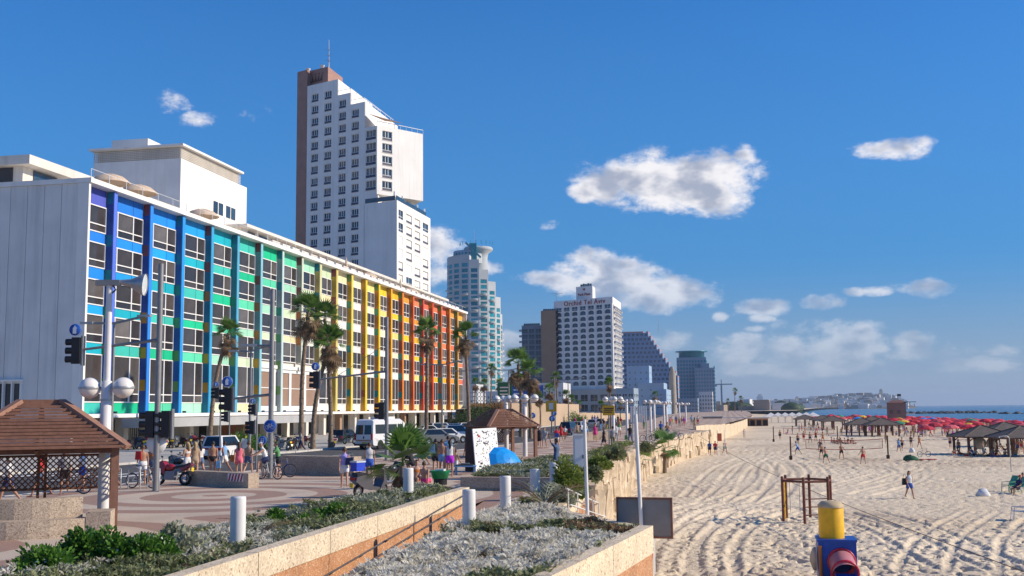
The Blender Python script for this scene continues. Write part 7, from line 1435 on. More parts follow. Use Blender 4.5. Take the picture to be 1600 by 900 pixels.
for px, py, po, fc, top, bo, lab, sk in [(1247, 710, 'lunge', 60, ('tank', 'lblue'), ('shorts', 'blue'), 'volleyball player in blue reaching low at the left of the net', 1), (1284, 716, 'wide', 20, None, ('shorts', 'black'), 'volleyball player in black shorts left of the one in dark green', 1), (1291, 724, 'play', 10, None, ('shorts', 'dgreen'), 'volleyball player in dark green shorts nearest the net centre', 0),
        (1315, 717, 'wide', 190, None, ('shorts', 'black'), 'volleyball player bent forward in the middle of the court', 1), (1349, 725, 'wide', 5, None, ('shorts', 'red'), 'volleyball player in red shorts nearest the camera', 0), (1281, 706, 'lunge', -30, None, ('shorts', 'grey'), 'volleyball player lunging behind the net, left of centre', 2), (1247, 695, 'stand', 180, None, ('shorts', 'navy'), 'bather standing behind the left net post', 1),
        (1219, 687, 'contra', 170, None, ('shorts', 'black'), 'bather in black shorts by the far net', 1), (1256, 690, 'stand', 190, None, ('shorts', 'red'), 'player in red shorts on the far court', 1), (1266, 692, 'wide', 180, None, ('shorts', 'navy'), 'player in navy shorts on the far court', 2), (1275, 690, 'reach', 180, ('tank', 'red'), ('shorts', 'black'), 'player with both arms raised on the far court', 1), (1286, 692, 'wide', 10, None, ('shorts', 'orange'), 'player in orange shorts on the far court', 1)]:
    person(px, py, po, fc, top, bo, S if sk else ('s', 'brown'), lab, VB, Z, skin=sk)
person(1405, 707, 'walk', 185, ('tank', 'lblue'), ('shorts', 'blue'), Lh, 'woman in blue of the pair walking right of the net', z=Z, skin=1); person(1410, 704, 'walk2', 180, None, ('shorts', 'black'), S, 'man in black shorts of the pair walking right of the net', z=Z, skin=1); person(1424, 699, 'contra', 170, ('bra', 'black'), ('briefs', 'black'), Lh, 'bather in black bikini between the net and the pavilion', z=Z, skin=1); person(1437, 700, 'walk', 190, ('bra', 'orange'), ('briefs', 'orange'), ('l', 'brown'), 'tanned bather in orange bikini near the pavilion', z=Z, skin=2)
person(1385, 694, 'stand', 180, None, ('shorts', 'tan'), S, 'bather standing behind the right net post', z=Z, skin=1)
for i in range(9): person(1300 + i * 4.2, 692 + (i % 3), ['sit', 'sitback', 'sit'][i % 3], rs.uniform(120, 260), None if i % 2 else ('bra', 'black'), ('briefs', rs.choice(['black', 'red', 'blue'])), S, 'sunbather in the row sitting behind the net', 'sunbathers sitting behind the net', Z)
for i in range(16):
    px = rs.uniform(1478, 1600); py = rs.uniform(700, 716); po = rs.choice(['sitback', 'sit', 'sitback', 'stand']); person(px, py, po, rs.uniform(60, 300), rs.choice([None, ('bra', rs.choice(tops)), ('tank', rs.choice(tops))]), ('shorts', rs.choice(tops)), rs.choice([S, Lh]), 'bather resting in the shade of the near pavilions', 'bathers under the near pavilions', Z)
for i in range(34):
    px = rs.uniform(1230, 1400); py = rs.uniform(668, 682); person(px, py, rs.choice(['stand', 'walk', 'contra', 'walk2', 'sit']), rs.uniform(0, 360), rs.choice([None, None, ('bra', rs.choice(tops)), ('tank', rs.choice(tops))]), ('shorts', rs.choice(tops)), rs.choice([S, Lh]), 'bather by the middle pavilions', 'bathers by the middle pavilions', Z)
for i in range(70):
    px = rs.uniform(1400, 1600); py = rs.uniform(668, 686) if px < 1500 else rs.uniform(668, 676); person(px, py, rs.choice(['stand', 'walk', 'contra', 'walk2', 'sit', 'sit']), rs.uniform(0, 360), rs.choice([None, None, ('bra', rs.choice(tops)), ('tank', rs.choice(tops))]), ('shorts', rs.choice(tops)), rs.choice([S, Lh]), 'bather in the crowd at the edge of the red parasols', 'bathers at the edge of the red parasols', -2.75)
# ================================================================ things on the beach
M_ROOF = mat('pavilion_roof_brown', (.13, .105, .085), .85, .15, 1.5); M_PWOOD = mat('pavilion_wood', (.16, .085, .055), .8, .2, 3)
def pavilion_proto():
    T = empty('beach_pavilion', (0, 0, 0), 0, None, 'pavilion'); h = 2.5; 
    for x in (-h, 0, h):
        for y in (-h, h): MB().box(x - .13, y - .13, -.3, x + .13, y + .13, 2.05).build('post', M_PWOOD, T)
    for s in (-1, 1): MB().beam((-h - .2, s * h, 2.1), (h + .2, s * h, 2.1), .14, .22).build('beam', M_PWOOD, T); MB().beam((s * h, -h - .2, 2.1), (s * h, h + .2, 2.1), .14, .22).build('beam', M_PWOOD, T)
    for s in (-1, 1):
        for x in (-h, h): MB().beam((x, s * h, 1.5), (x * .7, s * h, 2.05), .1, .1).build('brace', M_PWOOD, T)
    e = 3.15; c = [(-e, -e), (e, -e), (e, e), (-e, e)]
    for i in range(4):
        a, b = c[i], c[(i + 1) % 4]; MB().add([(a[0], a[1], 2.12), (b[0], b[1], 2.12), (b[0] * .04, b[1] * .04, 3.35), (a[0] * .04, a[1] * .04, 3.35)], [(0, 1, 2, 3)]).build('roof_panel', M_ROOF, T); MB().beam((a[0], a[1], 2.14), (a[0] * .04, a[1] * .04, 3.38), .16, .08).build('ridge', M_ROOF, T)
        MB().beam((a[0], a[1], 2.05), (b[0], b[1], 2.05), .08, .16).build('fascia', M_PWOOD, T)
    return T
PV = pavilion_proto()
for px, py, rz, lab in [(1536, 709, 8, 'brown pyramid-roofed beach pavilion nearest the right, left of the cut-off one'), (1598, 712, 8, 'brown beach pavilion cut off by the right edge'), (1572, 697, 8, 'brown beach pavilion behind the two near ones'), (1347, 680, 5, 'brown beach pavilion left of the middle pair'), (1379, 681, 5, 'brown beach pavilion right of the middle pair'), (1364, 674, 5, 'brown beach pavilion behind the middle pair'),
        (1302, 671, 0, 'brown beach pavilion in the far group, right of three'), (1286, 668, 0, 'brown beach pavilion in the far group, middle of three'), (1258, 666, 0, 'brown beach pavilion in the far group, left of three')]:
    place(PV, USED, G(px, py, -2.65), R(rz), lab, 'beach pavilions', 1.0 if py > 690 else 1.02)
# red notice flag board over the shade, shower pole
T = empty('shower_pole', G(1580, 737, -2.65), R(10), 'thin beach shower pole with a bent arm near the right pavilions', 'pole'); MB().tube([(0, 0, -.1), (0, 0, 2.9), (-.2, 0, 3.1), (-.9, 0, 3.05)], .04, 7).build('pipe', M_LTMETAL, T); MB().lathe([(.03, 0), (.09, -.1)], 8).build('shower_head', M_LTMETAL, T, (-.9, 0, 3.05))
# ---------------- parasols: the 230 or so largest are things of their own
def parasol_mesh(ht, r):
    mb = MB(); n = 8; mb.lathe([(r, ht - .42), (r * .55, ht - .13), (.03, ht)], n, smooth=False)
    for k in range(n): a, b = 2 * math.pi * k / n, 2 * math.pi * (k + 1) / n; mb.quad((math.cos(a) * r, math.sin(a) * r, ht - .42), (math.cos(b) * r, math.sin(b) * r, ht - .42), (math.cos(b) * r, math.sin(b) * r, ht - .58), (math.cos(a) * r, math.sin(a) * r, ht - .58))
    return mb
PCOL = [mat('parasol_' + n, c, .7, .08, 1.2, rnd=.2) for n, c in (('red', (.55, .02, .035)), ('crimson', (.62, .035, .06)), ('pale_red', (.70, .12, .13)), ('blue', (.03, .09, .42)), ('yellow', (.75, .45, .04)), ('green', (.03, .25, .14)), ('white', (.7, .68, .64)))]
cm = [parasol_mesh(2.15, 1.25).mesh('canopy', c) for c in PCOL]; pm = MB().tube([(0, 0, -.4), (0, 0, 2.15)], .03, 5).mesh('pole', M_WMETAL); rs = random.Random(33)
def parasol(p, c, label, grp, tilt=True, s=1.0):
    T = empty('beach_parasol', p, rs.uniform(0, 6), label, 'parasol', grp); T.rotation_euler = (rs.uniform(-.12, .12), rs.uniform(-.25, .05), T.rotation_euler.z) if tilt else T.rotation_euler; T.scale = (s,) * 3; link('canopy', cm[c], T); link('pole', pm, T)
k = 0
while k < 285:
    Y = rs.uniform(262, 470) if k % 9 < 5 else rs.uniform(196, 330); X = rs.uniform(18, 86); px_lim = X / Y
    if not (.065 < px_lim < .27) or (Y < 262 and px_lim < .162) or (px_lim < .12 and Y < 330): continue
    z = float(beach_z(np.array([Y]), np.array([X]))[0]); c = rs.choices(range(7), (46, 30, 12, 4, 3, 3, 2))[0]; nm = ('red', 'red', 'red', 'blue', 'yellow', 'green', 'white')[c]
    parasol((X, Y, z), c, nm + ' beach parasol in the dense field by the water', nm + ' parasols in the field by the water', s=rs.uniform(1.0, 1.25)); k += 1
for px, py, c, lab in [(1404, 678, 5, 'green and blue parasol beside the middle pavilions'), (1411, 674, 4, 'yellow parasol beside the middle pavilions'), (1497, 680, 1, 'large red parasol in front of the parasol field'), (1520, 677, 0, 'large red parasol left of the near pavilions'), (1590, 679, 0, 'large red parasol behind the cut-off pavilion'), (1441, 680, 0, 'red parasol at the near edge of the crowd')]: parasol(G(px, py, -2.7), c, lab, None, s=1.25)
# far crowd on the water's edge: one mass
def crowd():
    rng = np.random.default_rng(5); n = 700; Y = rng.uniform(250, 620, n); sh = np.interp(Y, [0, 350, 500, 750, 990], [92, 88, 78, 58, 50]); X = sh + rng.normal(-14, 13, n); Zz = np.maximum(beach_z(Y, X), -4.6); q = MB(); I = np.arange(n)
    q.tube([(0, 0, 0), (0, 0, .45), (0, 0, .85)], [.07, .12, .15], 5); q.tube([(0, 0, .85), (0, 0, 1.2), (0, 0, 1.45), (0, 0, 1.5)], [.14, .17, .17, .06], 6); q.ball((0, 0, 1.62), .11, 6, 4); V0 = np.array(q.v); F0 = [f for f in q.f if len(f) == 4]; F0 = np.array(F0); mid0 = np.array([2 if z > 1.5 else (1 if z < .8 else 0) for z in [np.mean([q.v[i][2] for i in f]) for f in q.f if len(f) == 4]])
    V = (V0[None] + np.stack([X, Y, Zz], 1)[:, None]).reshape(-1, 3); Fq = (F0[None] + (I * len(V0))[:, None, None]).reshape(-1, 4); sel = rng.integers(0, 4, n)
    mi = np.where(mid0[None] == 1, 3 + sel[:, None], np.where(mid0[None] == 2, 2, (rng.random(n) < .3)[:, None].astype(int))).reshape(-1)
    o = npmesh('crowd', V, Fq, [SKIN[1], SKIN[2], HAIR['dark'], CLO['black'], CLO['red'], CLO['navy'], SKIN[1]], None, True, mi); tag(o, 'crowd of bathers along the water behind the red parasols', 'crowd', kind='stuff')
crowd()
# lifeguard hut
p = atY(1403, 640, 335); T = empty('lifeguard_hut', (p.x, 335, -3.2), R(-8), 'brown boxy lifeguard hut on stilts above the parasols', 'hut'); hb = mat('hut_brown', (.21, .145, .125), .8, .1, .6)
MB().box(-3, -2, 1.5, 2.2, 3, 7.2).build('hut_wall', hb, T)
for x in (-2.7, 1.9, 4.0):
    for y in (-1.7, 2.7): MB().tube([(x, y, -.5), (x, y, 1.6)], .2, 6).build('stilt', M_CONC, T)
MB().add([(-3.3, -2.3, 7.2), (2.6, -2.3, 7.2), (2.6, 3.3, 7.2), (-3.3, 3.3, 7.2), (-1.5, .5, 7.95), (1.0, .5, 7.95)], [(0, 1, 5, 4), (1, 2, 5), (2, 3, 4, 5), (3, 0, 4), (3, 2, 1, 0)]).build('roof', mat('hut_roof', (.20, .10, .08), .8), T)
for z in (3.9, 6.0): MB().box(2.2, -1.8, z, 4.6, 2.8, z + .2).build('balcony', M_OFFW, T); MB().box(4.5, -1.8, z + .2, 4.6, 2.8, z + 1.0).build('balustrade', M_OFFW, T)
MB().box(2.0, -2.2, 7.3, 5.0, 3.2, 7.5).build('awning', M_TEAL, T); MB().tube([(0, 0, 7.9), (0, 0, 9.8)], .06, 5).build('flag_pole', M_GREY, T); MB().box(0, -.02, 9.1, 1.0, .02, 9.7).build('flag', CLO['black'], T)
for x in (-1.8, .2): MB().cbox((x, -2.02, 4.6), (.9, .05, 1.0)).build('shutter', mat('hut_shutter', (.13, .09, .08), .8), T)
# ---------------- volleyball nets
M_NETB = mat('net_band_red', (.45, .06, .04), .7); M_PST = mat('net_post_wood', (.075, .04, .025), .8)
def net(label, a, b, H, top, bot, posts=True):
    A = Vector(a); B = Vector(b); L = (B - A).length; T = empty('volleyball_net', A, math.atan2(B.y - A.y, B.x - A.x), label, 'net')
    for x in (0, L): MB().tube([(x, 0, -.3), (x, 0, H)], .085, 8).build('post', M_PST, T); MB().box(x - .18, -.12, 0, x + .14, .12, .42).build('winch_box', M_PST, T)
    sag = lambda f: .16 * 4 * f * (1 - f); u0, u1 = .16 * L, L - .55
    P = lambda f, z: (u0 + (u1 - u0) * f, 0, z - sag(f)); n = 14
    for z in (top, bot): mb = MB(); [mb.beam(P(i / n, z), P((i + 1) / n, z), .02, .07) for i in range(n)]; mb.build('net_tape', M_NETB, T)
    for f in (0, 1): MB().beam(P(f, bot), P(f, top), .02, .06).build('net_tape', M_NETB, T)
    MB().tube([(0, 0, H - .1), P(0, top)], .012, 4).build('stay_rope', M_BLK, T); MB().tube([P(1, top), (L, 0, H - .1)], .012, 4).build('stay_rope', M_BLK, T); MB().tube([(0, 0, .9), P(0, bot)], .012, 4).build('stay_rope', M_BLK, T)
    mb = MB()
    for i in range(70): f = i / 69; x, _, z = P(f, 0); mb.tube([(x, 0, bot - sag(f)), (x, 0, top - sag(f))], .004, 3, cap=False)
    for j in range(8): z = bot + (top - bot) * j / 8; mb.tube([P(i / n, z) for i in range(n + 1)], .004, 3, cap=False)
    mb.build('mesh_cords', mat('net_cord', (.30, .26, .22), .9), T)
net('near volleyball net with red tape between two brown posts', G(1236, 718, -2.65), G(1388, 717, -2.65), 2.55, 2.2, 1.2); net('far volleyball net with red tape', G(1209, 690, -2.65), G(1309, 690, -2.65), 2.55, 2.3, 1.3)
p = G(1308, 690, -2.65)
# red notice on posts below the steps
T = empty('notice_sign', G(1122, 712, -2.65), R(10), 'small red notice between white posts on the sand below the steps', 'sign'); 
for x in (0, .85): MB().tube([(x, 0, -.2), (x, 0, 3.1)], .045, 6).build('post', M_WMETAL, T)
MB().box(-.05, -.04, 1.75, .5, .0, 2.7).build('plate', mat('notice_red', (.55, .12, .06), .6), T)
# ---------------- climbing frame
def climbing_frame():
    c = G(1262, 812, -2.65); T = empty('climbing_frame', (c.x, c.y, -2.65), R(20), 'hexagonal brown climbing frame with a yellow ladder on the sand', 'climbing frame'); r = 1.32; wd = mat('playground_wood', (.16, .055, .035), .7, .25, 6); pts = [(math.cos(R(60 * k)) * r, math.sin(R(60 * k)) * r) for k in range(6)]
    for x, y in pts: MB().lathe([(.075, -.2), (.075, 2.18), (.07, 2.25), (0, 2.26)], 10, (x, y, 0)).build('post', wd, T)
    for k in range(6): a, b = pts[k], pts[(k + 1) % 6]; MB().tube([(a[0], a[1], 2.02), (b[0], b[1], 2.02)], .06, 8).build('top_rail', wd, T)
    a, b = pts[4], pts[5]
    for z in (.35, .75, 1.15): MB().tube([(a[0], a[1], z), (b[0], b[1], z)], .03, 6).build('rung', wd, T)
    yl_ = mat('playground_yellow', (.72, .42, .02), .5); a, b = pts[2], pts[3]; m0 = ((a[0] + b[0]) / 2, (a[1] + b[1]) / 2)
    for f in (.38, .62): MB().tube([(a[0] + (b[0] - a[0]) * f, a[1] + (b[1] - a[1]) * f, 0), (a[0] + (b[0] - a[0]) * f, a[1] + (b[1] - a[1]) * f, 2.0)], .03, 6).build('ladder_side', yl_, T)
    for k in range(7): z = .25 + k * .26; MB().tube([(a[0] + (b[0] - a[0]) * .38, a[1] + (b[1] - a[1]) * .38, z), (a[0] + (b[0] - a[0]) * .62, a[1] + (b[1] - a[1]) * .62, z)], .02, 5).build('ladder_rung', yl_, T)
    for f in (.3, .7): MB().tube([(pts[3][0] * f, pts[3][1] * f, 2.0), (pts[3][0] * f, pts[3][1] * f, .4)], .012, 4).build('rope', MATS['rope'], T)
    return T
climbing_frame()
# ---------------- slide tower
def slide():
    c = G(1311, 910, -2.65); T = empty('play_slide', (c.x, c.y + .6, -2.65), YAW - R(12), 'toddler slide tower with a yellow cylinder, blue box and red tunnel ring', 'slide'); ye = mat('plastic_yellow', (.85, .47, .01), .45, .12, 3, .05, 6, streak=.25); bl = mat('plastic_blue', (.012, .075, .40), .45, .2, 3, .05, 6, streak=.3); re = mat('plastic_red', (.55, .03, .06), .35, .08, 2); h = .62
    b = MB(); b.box(-h, -.03, .0, h, .03, 1.32); 
    # front panel with a round opening
    n = 24; r = .40; cx, cz = .12, .68; ring = [(cx + math.cos(2 * math.pi * i / n) * r, cz + math.sin(2 * math.pi * i / n) * r) for i in range(n)]
    def sq(i): a = 2 * math.pi * i / n; k = max(abs(math.cos(a)), abs(math.sin(a))); return (min(max(cx + math.cos(a) / k * .8, -h), h), min(max(cz + math.sin(a) / k * .8, .06), 1.32))
    f = MB()
    for i in range(n):
        j = (i + 1) % n; p, q, u, v = ring[i], ring[j], sq(i), sq(j); f.quad((u[0], -h, u[1]), (v[0], -h, v[1]), (q[0], -h, q[1]), (p[0], -h, p[1])); f.quad((p[0], -h, p[1]), (q[0], -h, q[1]), (q[0], -h + .05, q[1]), (p[0], -h + .05, p[1]))
    f.build('front_panel', bl, T); MB().box(-h, h - .05, .06, h, h, 1.32).build('back_panel', bl, T); MB().box(-h, -h + .001, .06, -h + .05, h - .05, 1.32).build('side_panel', bl, T); MB().box(h - .05, -h + .001, .06, h, h - .05, 1.32).build('side_panel', bl, T); MB().box(-h - .03, -h - .03, 1.32, h + .03, h + .03, 1.40).build('deck', bl, T)
    MB().lathe([(.42, 1.40), (.42, 2.42), (.40, 2.46)], 26, (-.12, 0, 0)).build('cylinder', ye, T); MB().lathe([(.44, 2.42), (.44, 2.50), (.30, 2.62), (0, 2.66)], 26, (-.12, 0, 0)).build('dome', mat('plastic_sandy', (.55, .42, .25), .7, .2, 3), T)
    tb = MB(); P = [(cx, -h - .02, cz), (cx + .03, -h - .35, cz - .14), (cx + .06, -h - .55, cz - .30)]; tb.tube(P, [.42, .42, .42], 22, cap=False); tb.build('tunnel', mat('plastic_clear_pink', (.55, .22, .22), .2, .1, 2), T)
    for p_ in (P[0], P[2]): MB().tube([(p_[0] + math.cos(a) * .43, p_[1] - math.sin(a) * .16 * (p_ is P[2]), p_[2] + math.sin(a) * .42) for a in np.linspace(0, 6.283, 22)[:-1]], .045, 7, closed=True).build('tunnel_ring', re, T)
    sl = MB(); n = 7
    for i in range(n):
        f0, f1 = i / n, (i + 1) / n; y0, y1 = -h - .5 - 1.5 * f0, -h - .5 - 1.5 * f1; z0, z1 = .34 * (1 - f0) ** 1.4 + .03, .34 * (1 - f1) ** 1.4 + .03; x = cx + .06
        sl.quad((x - .3, y0, z0), (x - .3, y1, z1), (x + .3, y1, z1), (x + .3, y0, z0)); sl.quad((x - .34, y0, z0 + .2), (x - .34, y1, z1 + .2), (x - .3, y1, z1), (x - .3, y0, z0)); sl.quad((x + .3, y0, z0), (x + .3, y1, z1), (x + .34, y1, z1 + .2), (x + .34, y0, z0 + .2))
    sl.build('chute', mat('plastic_blue_bright', (.01, .11, .50), .35), T)
    for x, y in ((-h + .06, -h - .06), (-h + .06, h), (h - .06, h)): MB().tube([(x, y, -.2), (x, y, 1.2)], .06, 7).build('leg', mat('plastic_orange', (.45, .16, .03), .6), T)
    MB().lathe([(.40, 0), (.40, .06), (.34, .12), (.1, .2)], 18).build('climbing_panel', mat('plastic_cream', (.52, .42, .30), .6), T, (-h - .05, 0, .68)).rotation_euler = (0, R(-90), 0)
slide()
# ---------------- sun beds, bags, bicycles and towels on the sand
gp = mat('plastic_green', (.08, .33, .20), .5); wp = mat('plastic_white', (.68, .68, .66), .5)
def deck_chair(label, loc, rz, m):
    T = empty('beach_chair', loc, rz, label, 'chair', 'plastic beach chairs')
    MB().sideprism([(-.3, .38), (.35, .42), (.35, .46), (-.3, .42)], -.27, .27).build('seat', m, T); MB().sideprism([(-.3, .40), (-.72, 1.02), (-.68, 1.05), (-.25, .43)], -.27, .27).build('backrest', m, T)
    for s in (-1, 1): MB().tube([(-.5, s * .28, .66), (.3, s * .29, .64), (.38, s * .29, .0)], .025, 6).build('front_leg', m, T); MB().tube([(-.2, s * .27, .42), (-.55, s * .29, 0)], .025, 6).build('rear_leg', m, T)
deck_chair('green plastic chair with someone in it at the right edge of the sand', G(1590, 770, -2.65), R(200), gp); deck_chair('pale green plastic chair standing empty left of the occupied one', G(1577, 768, -2.65), R(215), gp); deck_chair('white plastic chair cut off at the right edge', G(1594, 812, -2.65), R(180), wp)
person(1591, 772, 'chair', 110, ('shirt', 'navy'), ('shorts', 'navy'), ('c', 'red'), 'person in navy lounging in the green plastic chair', z=-2.65); person(1599, 760, 'sit', 150, None, ('shorts', 'red'), S, 'bather sitting at the right edge behind the green chair', z=-2.65)
def lump(name, label, loc, m, sx, sy, h, cat): 
    o = MB().ball((0, 0, 0), 1, 9, 6).build(name, m); r_ = random.Random(label)
    for v in o.data.vertices: v.co = Vector((v.co.x * sx * r_.uniform(.8, 1.15), v.co.y * sy * r_.uniform(.8, 1.15), max(v.co.z, -.2) * h * r_.uniform(.75, 1.15)))
    o.location = loc; o.data.update(); return tag(o, label, cat)
lump('white_bag', 'crumpled white bag lying on sand left of the green chairs', G(1536, 774, -2.6), mat('bag_white', (.70, .70, .69), .7, .1, 4), .45, .3, .42, 'bag'); lump('white_bag', 'small white bundle on sand behind the bicycle', G(1425, 706, -2.6), MATS['bag_white'], .4, .35, .5, 'bag'); lump('dark_tarp', 'dark green heap of beach gear right of the net', G(1423, 718, -2.6), CLO['dgreen'], .9, .6, .5, 'gear')
T = bicycle('dark bicycle lying beside the beach gear right of the net', G(1444, 714, -2.65), R(20), bk, None)
MB().box(-.9, -.25, 0, .9, .25, .06)
for i, (px, py, c, lab) in enumerate([(1448, 718, 'red', 'red towel spread beside the bicycle on the sand'), (1505, 714, 'tan', 'tan towel in front of the near pavilion'), (1560, 713, 'blue', 'blue mat under the near pavilions'), (1590, 712, 'lblue', 'pale blue mat at the right edge by the pavilion')]):
    o = MB().box(-1.0, -.45, 0, 1.0, .45, .05).build('beach_towel', CLO[c], None, G(px, py, -2.62)); tag(o, lab, 'towel')
for i, (px, py) in enumerate([(1490, 712), (1500, 710), (1512, 713), (1522, 712), (1545, 713), (1556, 711), (1570, 713)]): person(px, py, 'sitback', rs.uniform(0, 360), rs.choice([None, ('bra', 'red')]), ('shorts', rs.choice(['black', 'red', 'lblue'])), S, 'bather lounging in front of the near pavilions', 'bathers lounging before the near pavilions', -2.65)
for px, py, m in ((1532, 708, wp), (1552, 708, wp)):
    T = empty('sun_shade', G(px, py, -2.65), 0, 'pale round shade screen under the pavilion, ' + ('left' if px < 1540 else 'right') + ' one', 'screen'); MB().lathe([(0, 0), (.75, .0), (.75, .04), (0, .06)], 16).build('screen', mat('shade_grey', (.35, .36, .36), .7), T, (0, 0, 1.2)).rotation_euler = (R(90), 0, 0); MB().tube([(0, .05, -.1), (0, .05, 1.2)], .025, 5).build('pole', M_LTMETAL, T)
# street seller's low table, green basin
p = G(727, 742, 0); T = empty('low_table', p, R(10), 'low pale blue plastic table with dark wares beside the display board', 'table'); MB().box(-.55, -.3, .40, .55, .3, .46).build('table_top', CLO['lblue'], T)
for x in (-.45, .45):
    for y in (-.22, .22): MB().box(x - .04, y - .04, 0, x + .04, y + .04, .4).build('leg', CLO['lblue'], T)
T = empty('wares', (p.x, p.y, .46), R(10), 'dark bundle of wares on the low blue table', 'wares'); MB().box(-.45, -.22, 0, .4, .22, .06).build('cloth', CLO['black'], T); MB().box(-.2, -.1, .06, .2, .12, .12).build('bundle', CLO['grey'], T)
p = G(688, 750, .2); T = empty('green_basin', (p.x, p.y, .25), 0, 'bright green plastic tub behind the planter', 'tub'); MB().lathe([(.0, .02), (.34, .02), (.42, .34), (.45, .36), (.43, .34), (.33, .06)], 16).build('tub', mat('tub_green', (.01, .30, .10), .35), T); MB().box(-.2, -.2, .1, .2, .2, .42).build('contents', CLO['white'], T); MB().lathe([(.3, -.25), (.3, .02)], 10).build('stand', M_BLK, T)
# ---------------- far beach buildings, white awnings
for px0, px1, py, Y, m, lab in [(1098, 1128, 650, 330, M_TAN, 'low pinkish beach building at the far end of the sand'), (1128, 1160, 652, 340, M_BRN, 'low dark beach bar with open front'), (1160, 1200, 652, 350, M_TAN, 'low terracotta beach bar right of the dark one')]:
    a = atY(px0, py, Y); b = atY(px1, py, Y); T = empty('beach_bar', ((a.x + b.x) / 2, Y, -2.6), 0, lab, 'building'); W = b.x - a.x; MB().box(-W / 2, 0, 0, W / 2, 6, a.z + 2.2).build('wall', m, T); MB().box(-W / 2 - .4, -1.2, a.z + 2.2, W / 2 + .4, 6.4, a.z + 2.6).build('roof', M_OFFW, T)
    for k in range(4): MB().box(-W / 2 + .4 + k * W / 4, -.04, .1, -W / 2 + .4 + (k + .7) * W / 4, -.01, a.z + 1.7).build('opening', M_DARK, T)
for k in range(7):
    x0 = atY(1205 + k * 11, 655, 420).x; T = empty('white_awning', (x0, 420, -2.8), 0, 'white tent awning in the row on the far sand', 'awning', 'white awnings in a row on the far sand'); w = 2.6; MB().add([(-w, -3, 2.4), (w, -3, 2.4), (w, 3, 2.4), (-w, 3, 2.4), (0, 0, 3.9)], [(0, 1, 4), (1, 2, 4), (2, 3, 4), (3, 0, 4)]).build('canopy', M_WHITE, T)
    for x in (-w + .1, w - .1):
        for y in (-2.9, 2.9): MB().tube([(x, y, 0), (x, y, 2.45)], .07, 5).build('post', M_WMETAL, T)
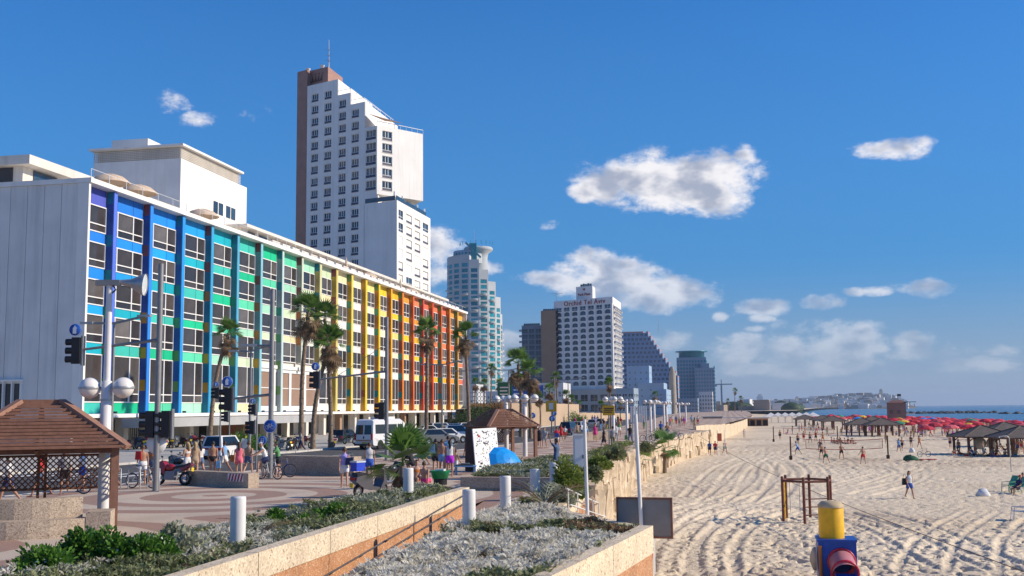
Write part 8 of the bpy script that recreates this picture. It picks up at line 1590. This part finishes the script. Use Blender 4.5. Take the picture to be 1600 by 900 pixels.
# ---------------- the headland town across the bay
def headland():
    rng = np.random.default_rng(9)
    def hill(px, top):
        return np.interp(px, [1120, 1150, 1200, 1240, 1280, 1310, 1350, 1385, 1400, 1412, 1420, 1432], [7, 9, 11, 14, 19, 25, 27, 25, 20, 12, 5, 0]) * top
    nx, ny = 90, 16; V = []; 
    PXs = np.linspace(1095, 1432, nx)
    for j in range(ny):
        t = j / (ny - 1); Y = 2700 + 1100 * t; prof = math.sin(min(1, t * 1.6) * math.pi / 2)
        for px in PXs: d = pixdir(px, 640); V.append((d.x / d.y * Y, Y, -4.5 + (4.5 + hill(px, 1.15)) * prof))
    i = (np.arange(ny - 1)[:, None] * nx + np.arange(nx - 1)[None]).ravel(); o = npmesh('headland_hill', np.array(V), np.stack([i, i + 1, i + nx + 1, i + nx], 1), mat('headland_scrub', (.085, .10, .07), .95, .3, .01, col2=(.20, .18, .13)), None, True); tag(o, kind='structure')
    b = MB(); rs = random.Random(17)
    for k in range(620):
        px = rs.uniform(1110, 1418); t = rs.random() ** 1.3 * .75; Y = 2700 + 1100 * t; d = pixdir(px, 640); x = d.x / d.y * Y; prof = math.sin(min(1, t * 1.6) * math.pi / 2); z = -4.5 + (4.5 + float(hill(px, 1.15))) * prof; w = rs.uniform(7, 20); h = rs.uniform(5, 11); qa = rs.uniform(.5, 1.0); b.prism([(x + math.cos(qa + t * 1.5708) * w * .7, Y + 8 + math.sin(qa + t * 1.5708) * w * .7) for t in range(4)], z - 3, z + h, rs.choice((0, 1, 1, 2)))
    o = b.build('headland_town', [mat('far_stone', (.58, .48, .36), .9), mat('far_white', (.76, .73, .68), .9), mat('far_tan', (.36, .27, .20), .9)]); tag(o, 'hazy old town of small stone houses on the headland', 'town', kind='stuff')
    def spot(px, Y): d = pixdir(px, 640); return d.x / d.y * Y
    for px, w, z0, z1, lab, m in [(1378, 8, 20, 46, 'thin pale bell tower on the headland skyline', 'far_stone'), (1188, 16, 0, 33, 'lone slim high-rise on the far skyline', 'far_white'), (1213, 14, 0, 20, 'small square high-rise right of the lone slim one', 'far_tan'), (1246, 9, 10, 28, 'small tower left on the headland hill', 'far_stone'), (1270, 20, 12, 24, 'pale block on the headland hill', 'far_white')]:
        T = empty('far_tower', (spot(px, 3150), 3150, 0), 0, lab, 'tower'); MB().box(-w / 2, 0, z0, w / 2, w, z1).build('shaft', MATS[m], T); MB().box(-w * .3, w * .2, z1, w * .3, w * .8, z1 + w * .35).build('roof', MATS[m], T)
    # dark belt of trees and low town between the far sand and the bay
    b = MB()
    for k in range(170): px = rs.uniform(1130, 1250); Y = rs.uniform(1150, 2300); d = pixdir(px, 640); r_ = rs.uniform(4, 9); b.ball((d.x / d.y * Y, Y, rs.uniform(0, 3)), r_, 7, 5, 0, (1.3, 1, .8))
    o = b.build('far_treeline', LM['dark']); tag(o, 'dark belt of far trees along the bay shore', 'trees', kind='stuff')
    b = MB()
    for k in range(150): px = rs.uniform(1100, 1240); Y = rs.uniform(1100, 2600); d = pixdir(px, 640); w = rs.uniform(8, 20); qa = rs.uniform(.5, 1.0); b.prism([(d.x / d.y * Y + math.cos(qa + t * 1.5708) * w * .6, Y + math.sin(qa + t * 1.5708) * w * .6) for t in range(4)], -1, rs.uniform(4, 12), rs.choice((0, 1, 1, 2)))
    o = b.build('far_low_town', [MATS['far_stone'], MATS['far_white'], MATS['far_tan']]); tag(o, 'low far buildings along the shore between beach and headland', 'town', kind='stuff')
headland()
sheet('far_sand', [(spot_[0], spot_[1]) for spot_ in [(60, 1000), (150, 2000), (225, 2620), (345, 2980), (470, 3060), (470, 3085), (320, 3010), (200, 2660), (110, 2000), (30, 1000)]], -.2, M_SAND)
# ---------------- the air itself
hz = MB().box(-9500, -320, -7, 12500, 16200, 125).build('haze', None); hz.data.materials.clear()
hm_ = bpy.data.materials.new('haze_air'); hm_.use_nodes = True; N_ = hm_.node_tree.nodes; N_.remove(N_['Principled BSDF']); pv = N_.new('ShaderNodeVolumePrincipled'); pv.inputs['Color'].default_value = (.62, .76, .95, 1); pv.inputs['Density'].default_value = HAZE; pv.inputs['Anisotropy'].default_value = 0.2
hm_.node_tree.links.new(pv.outputs[0], N_['Material Output'].inputs['Volume']); hz.data.materials.append(hm_); tag(hz, 'thin sea haze over the whole shore', 'haze', kind='stuff')
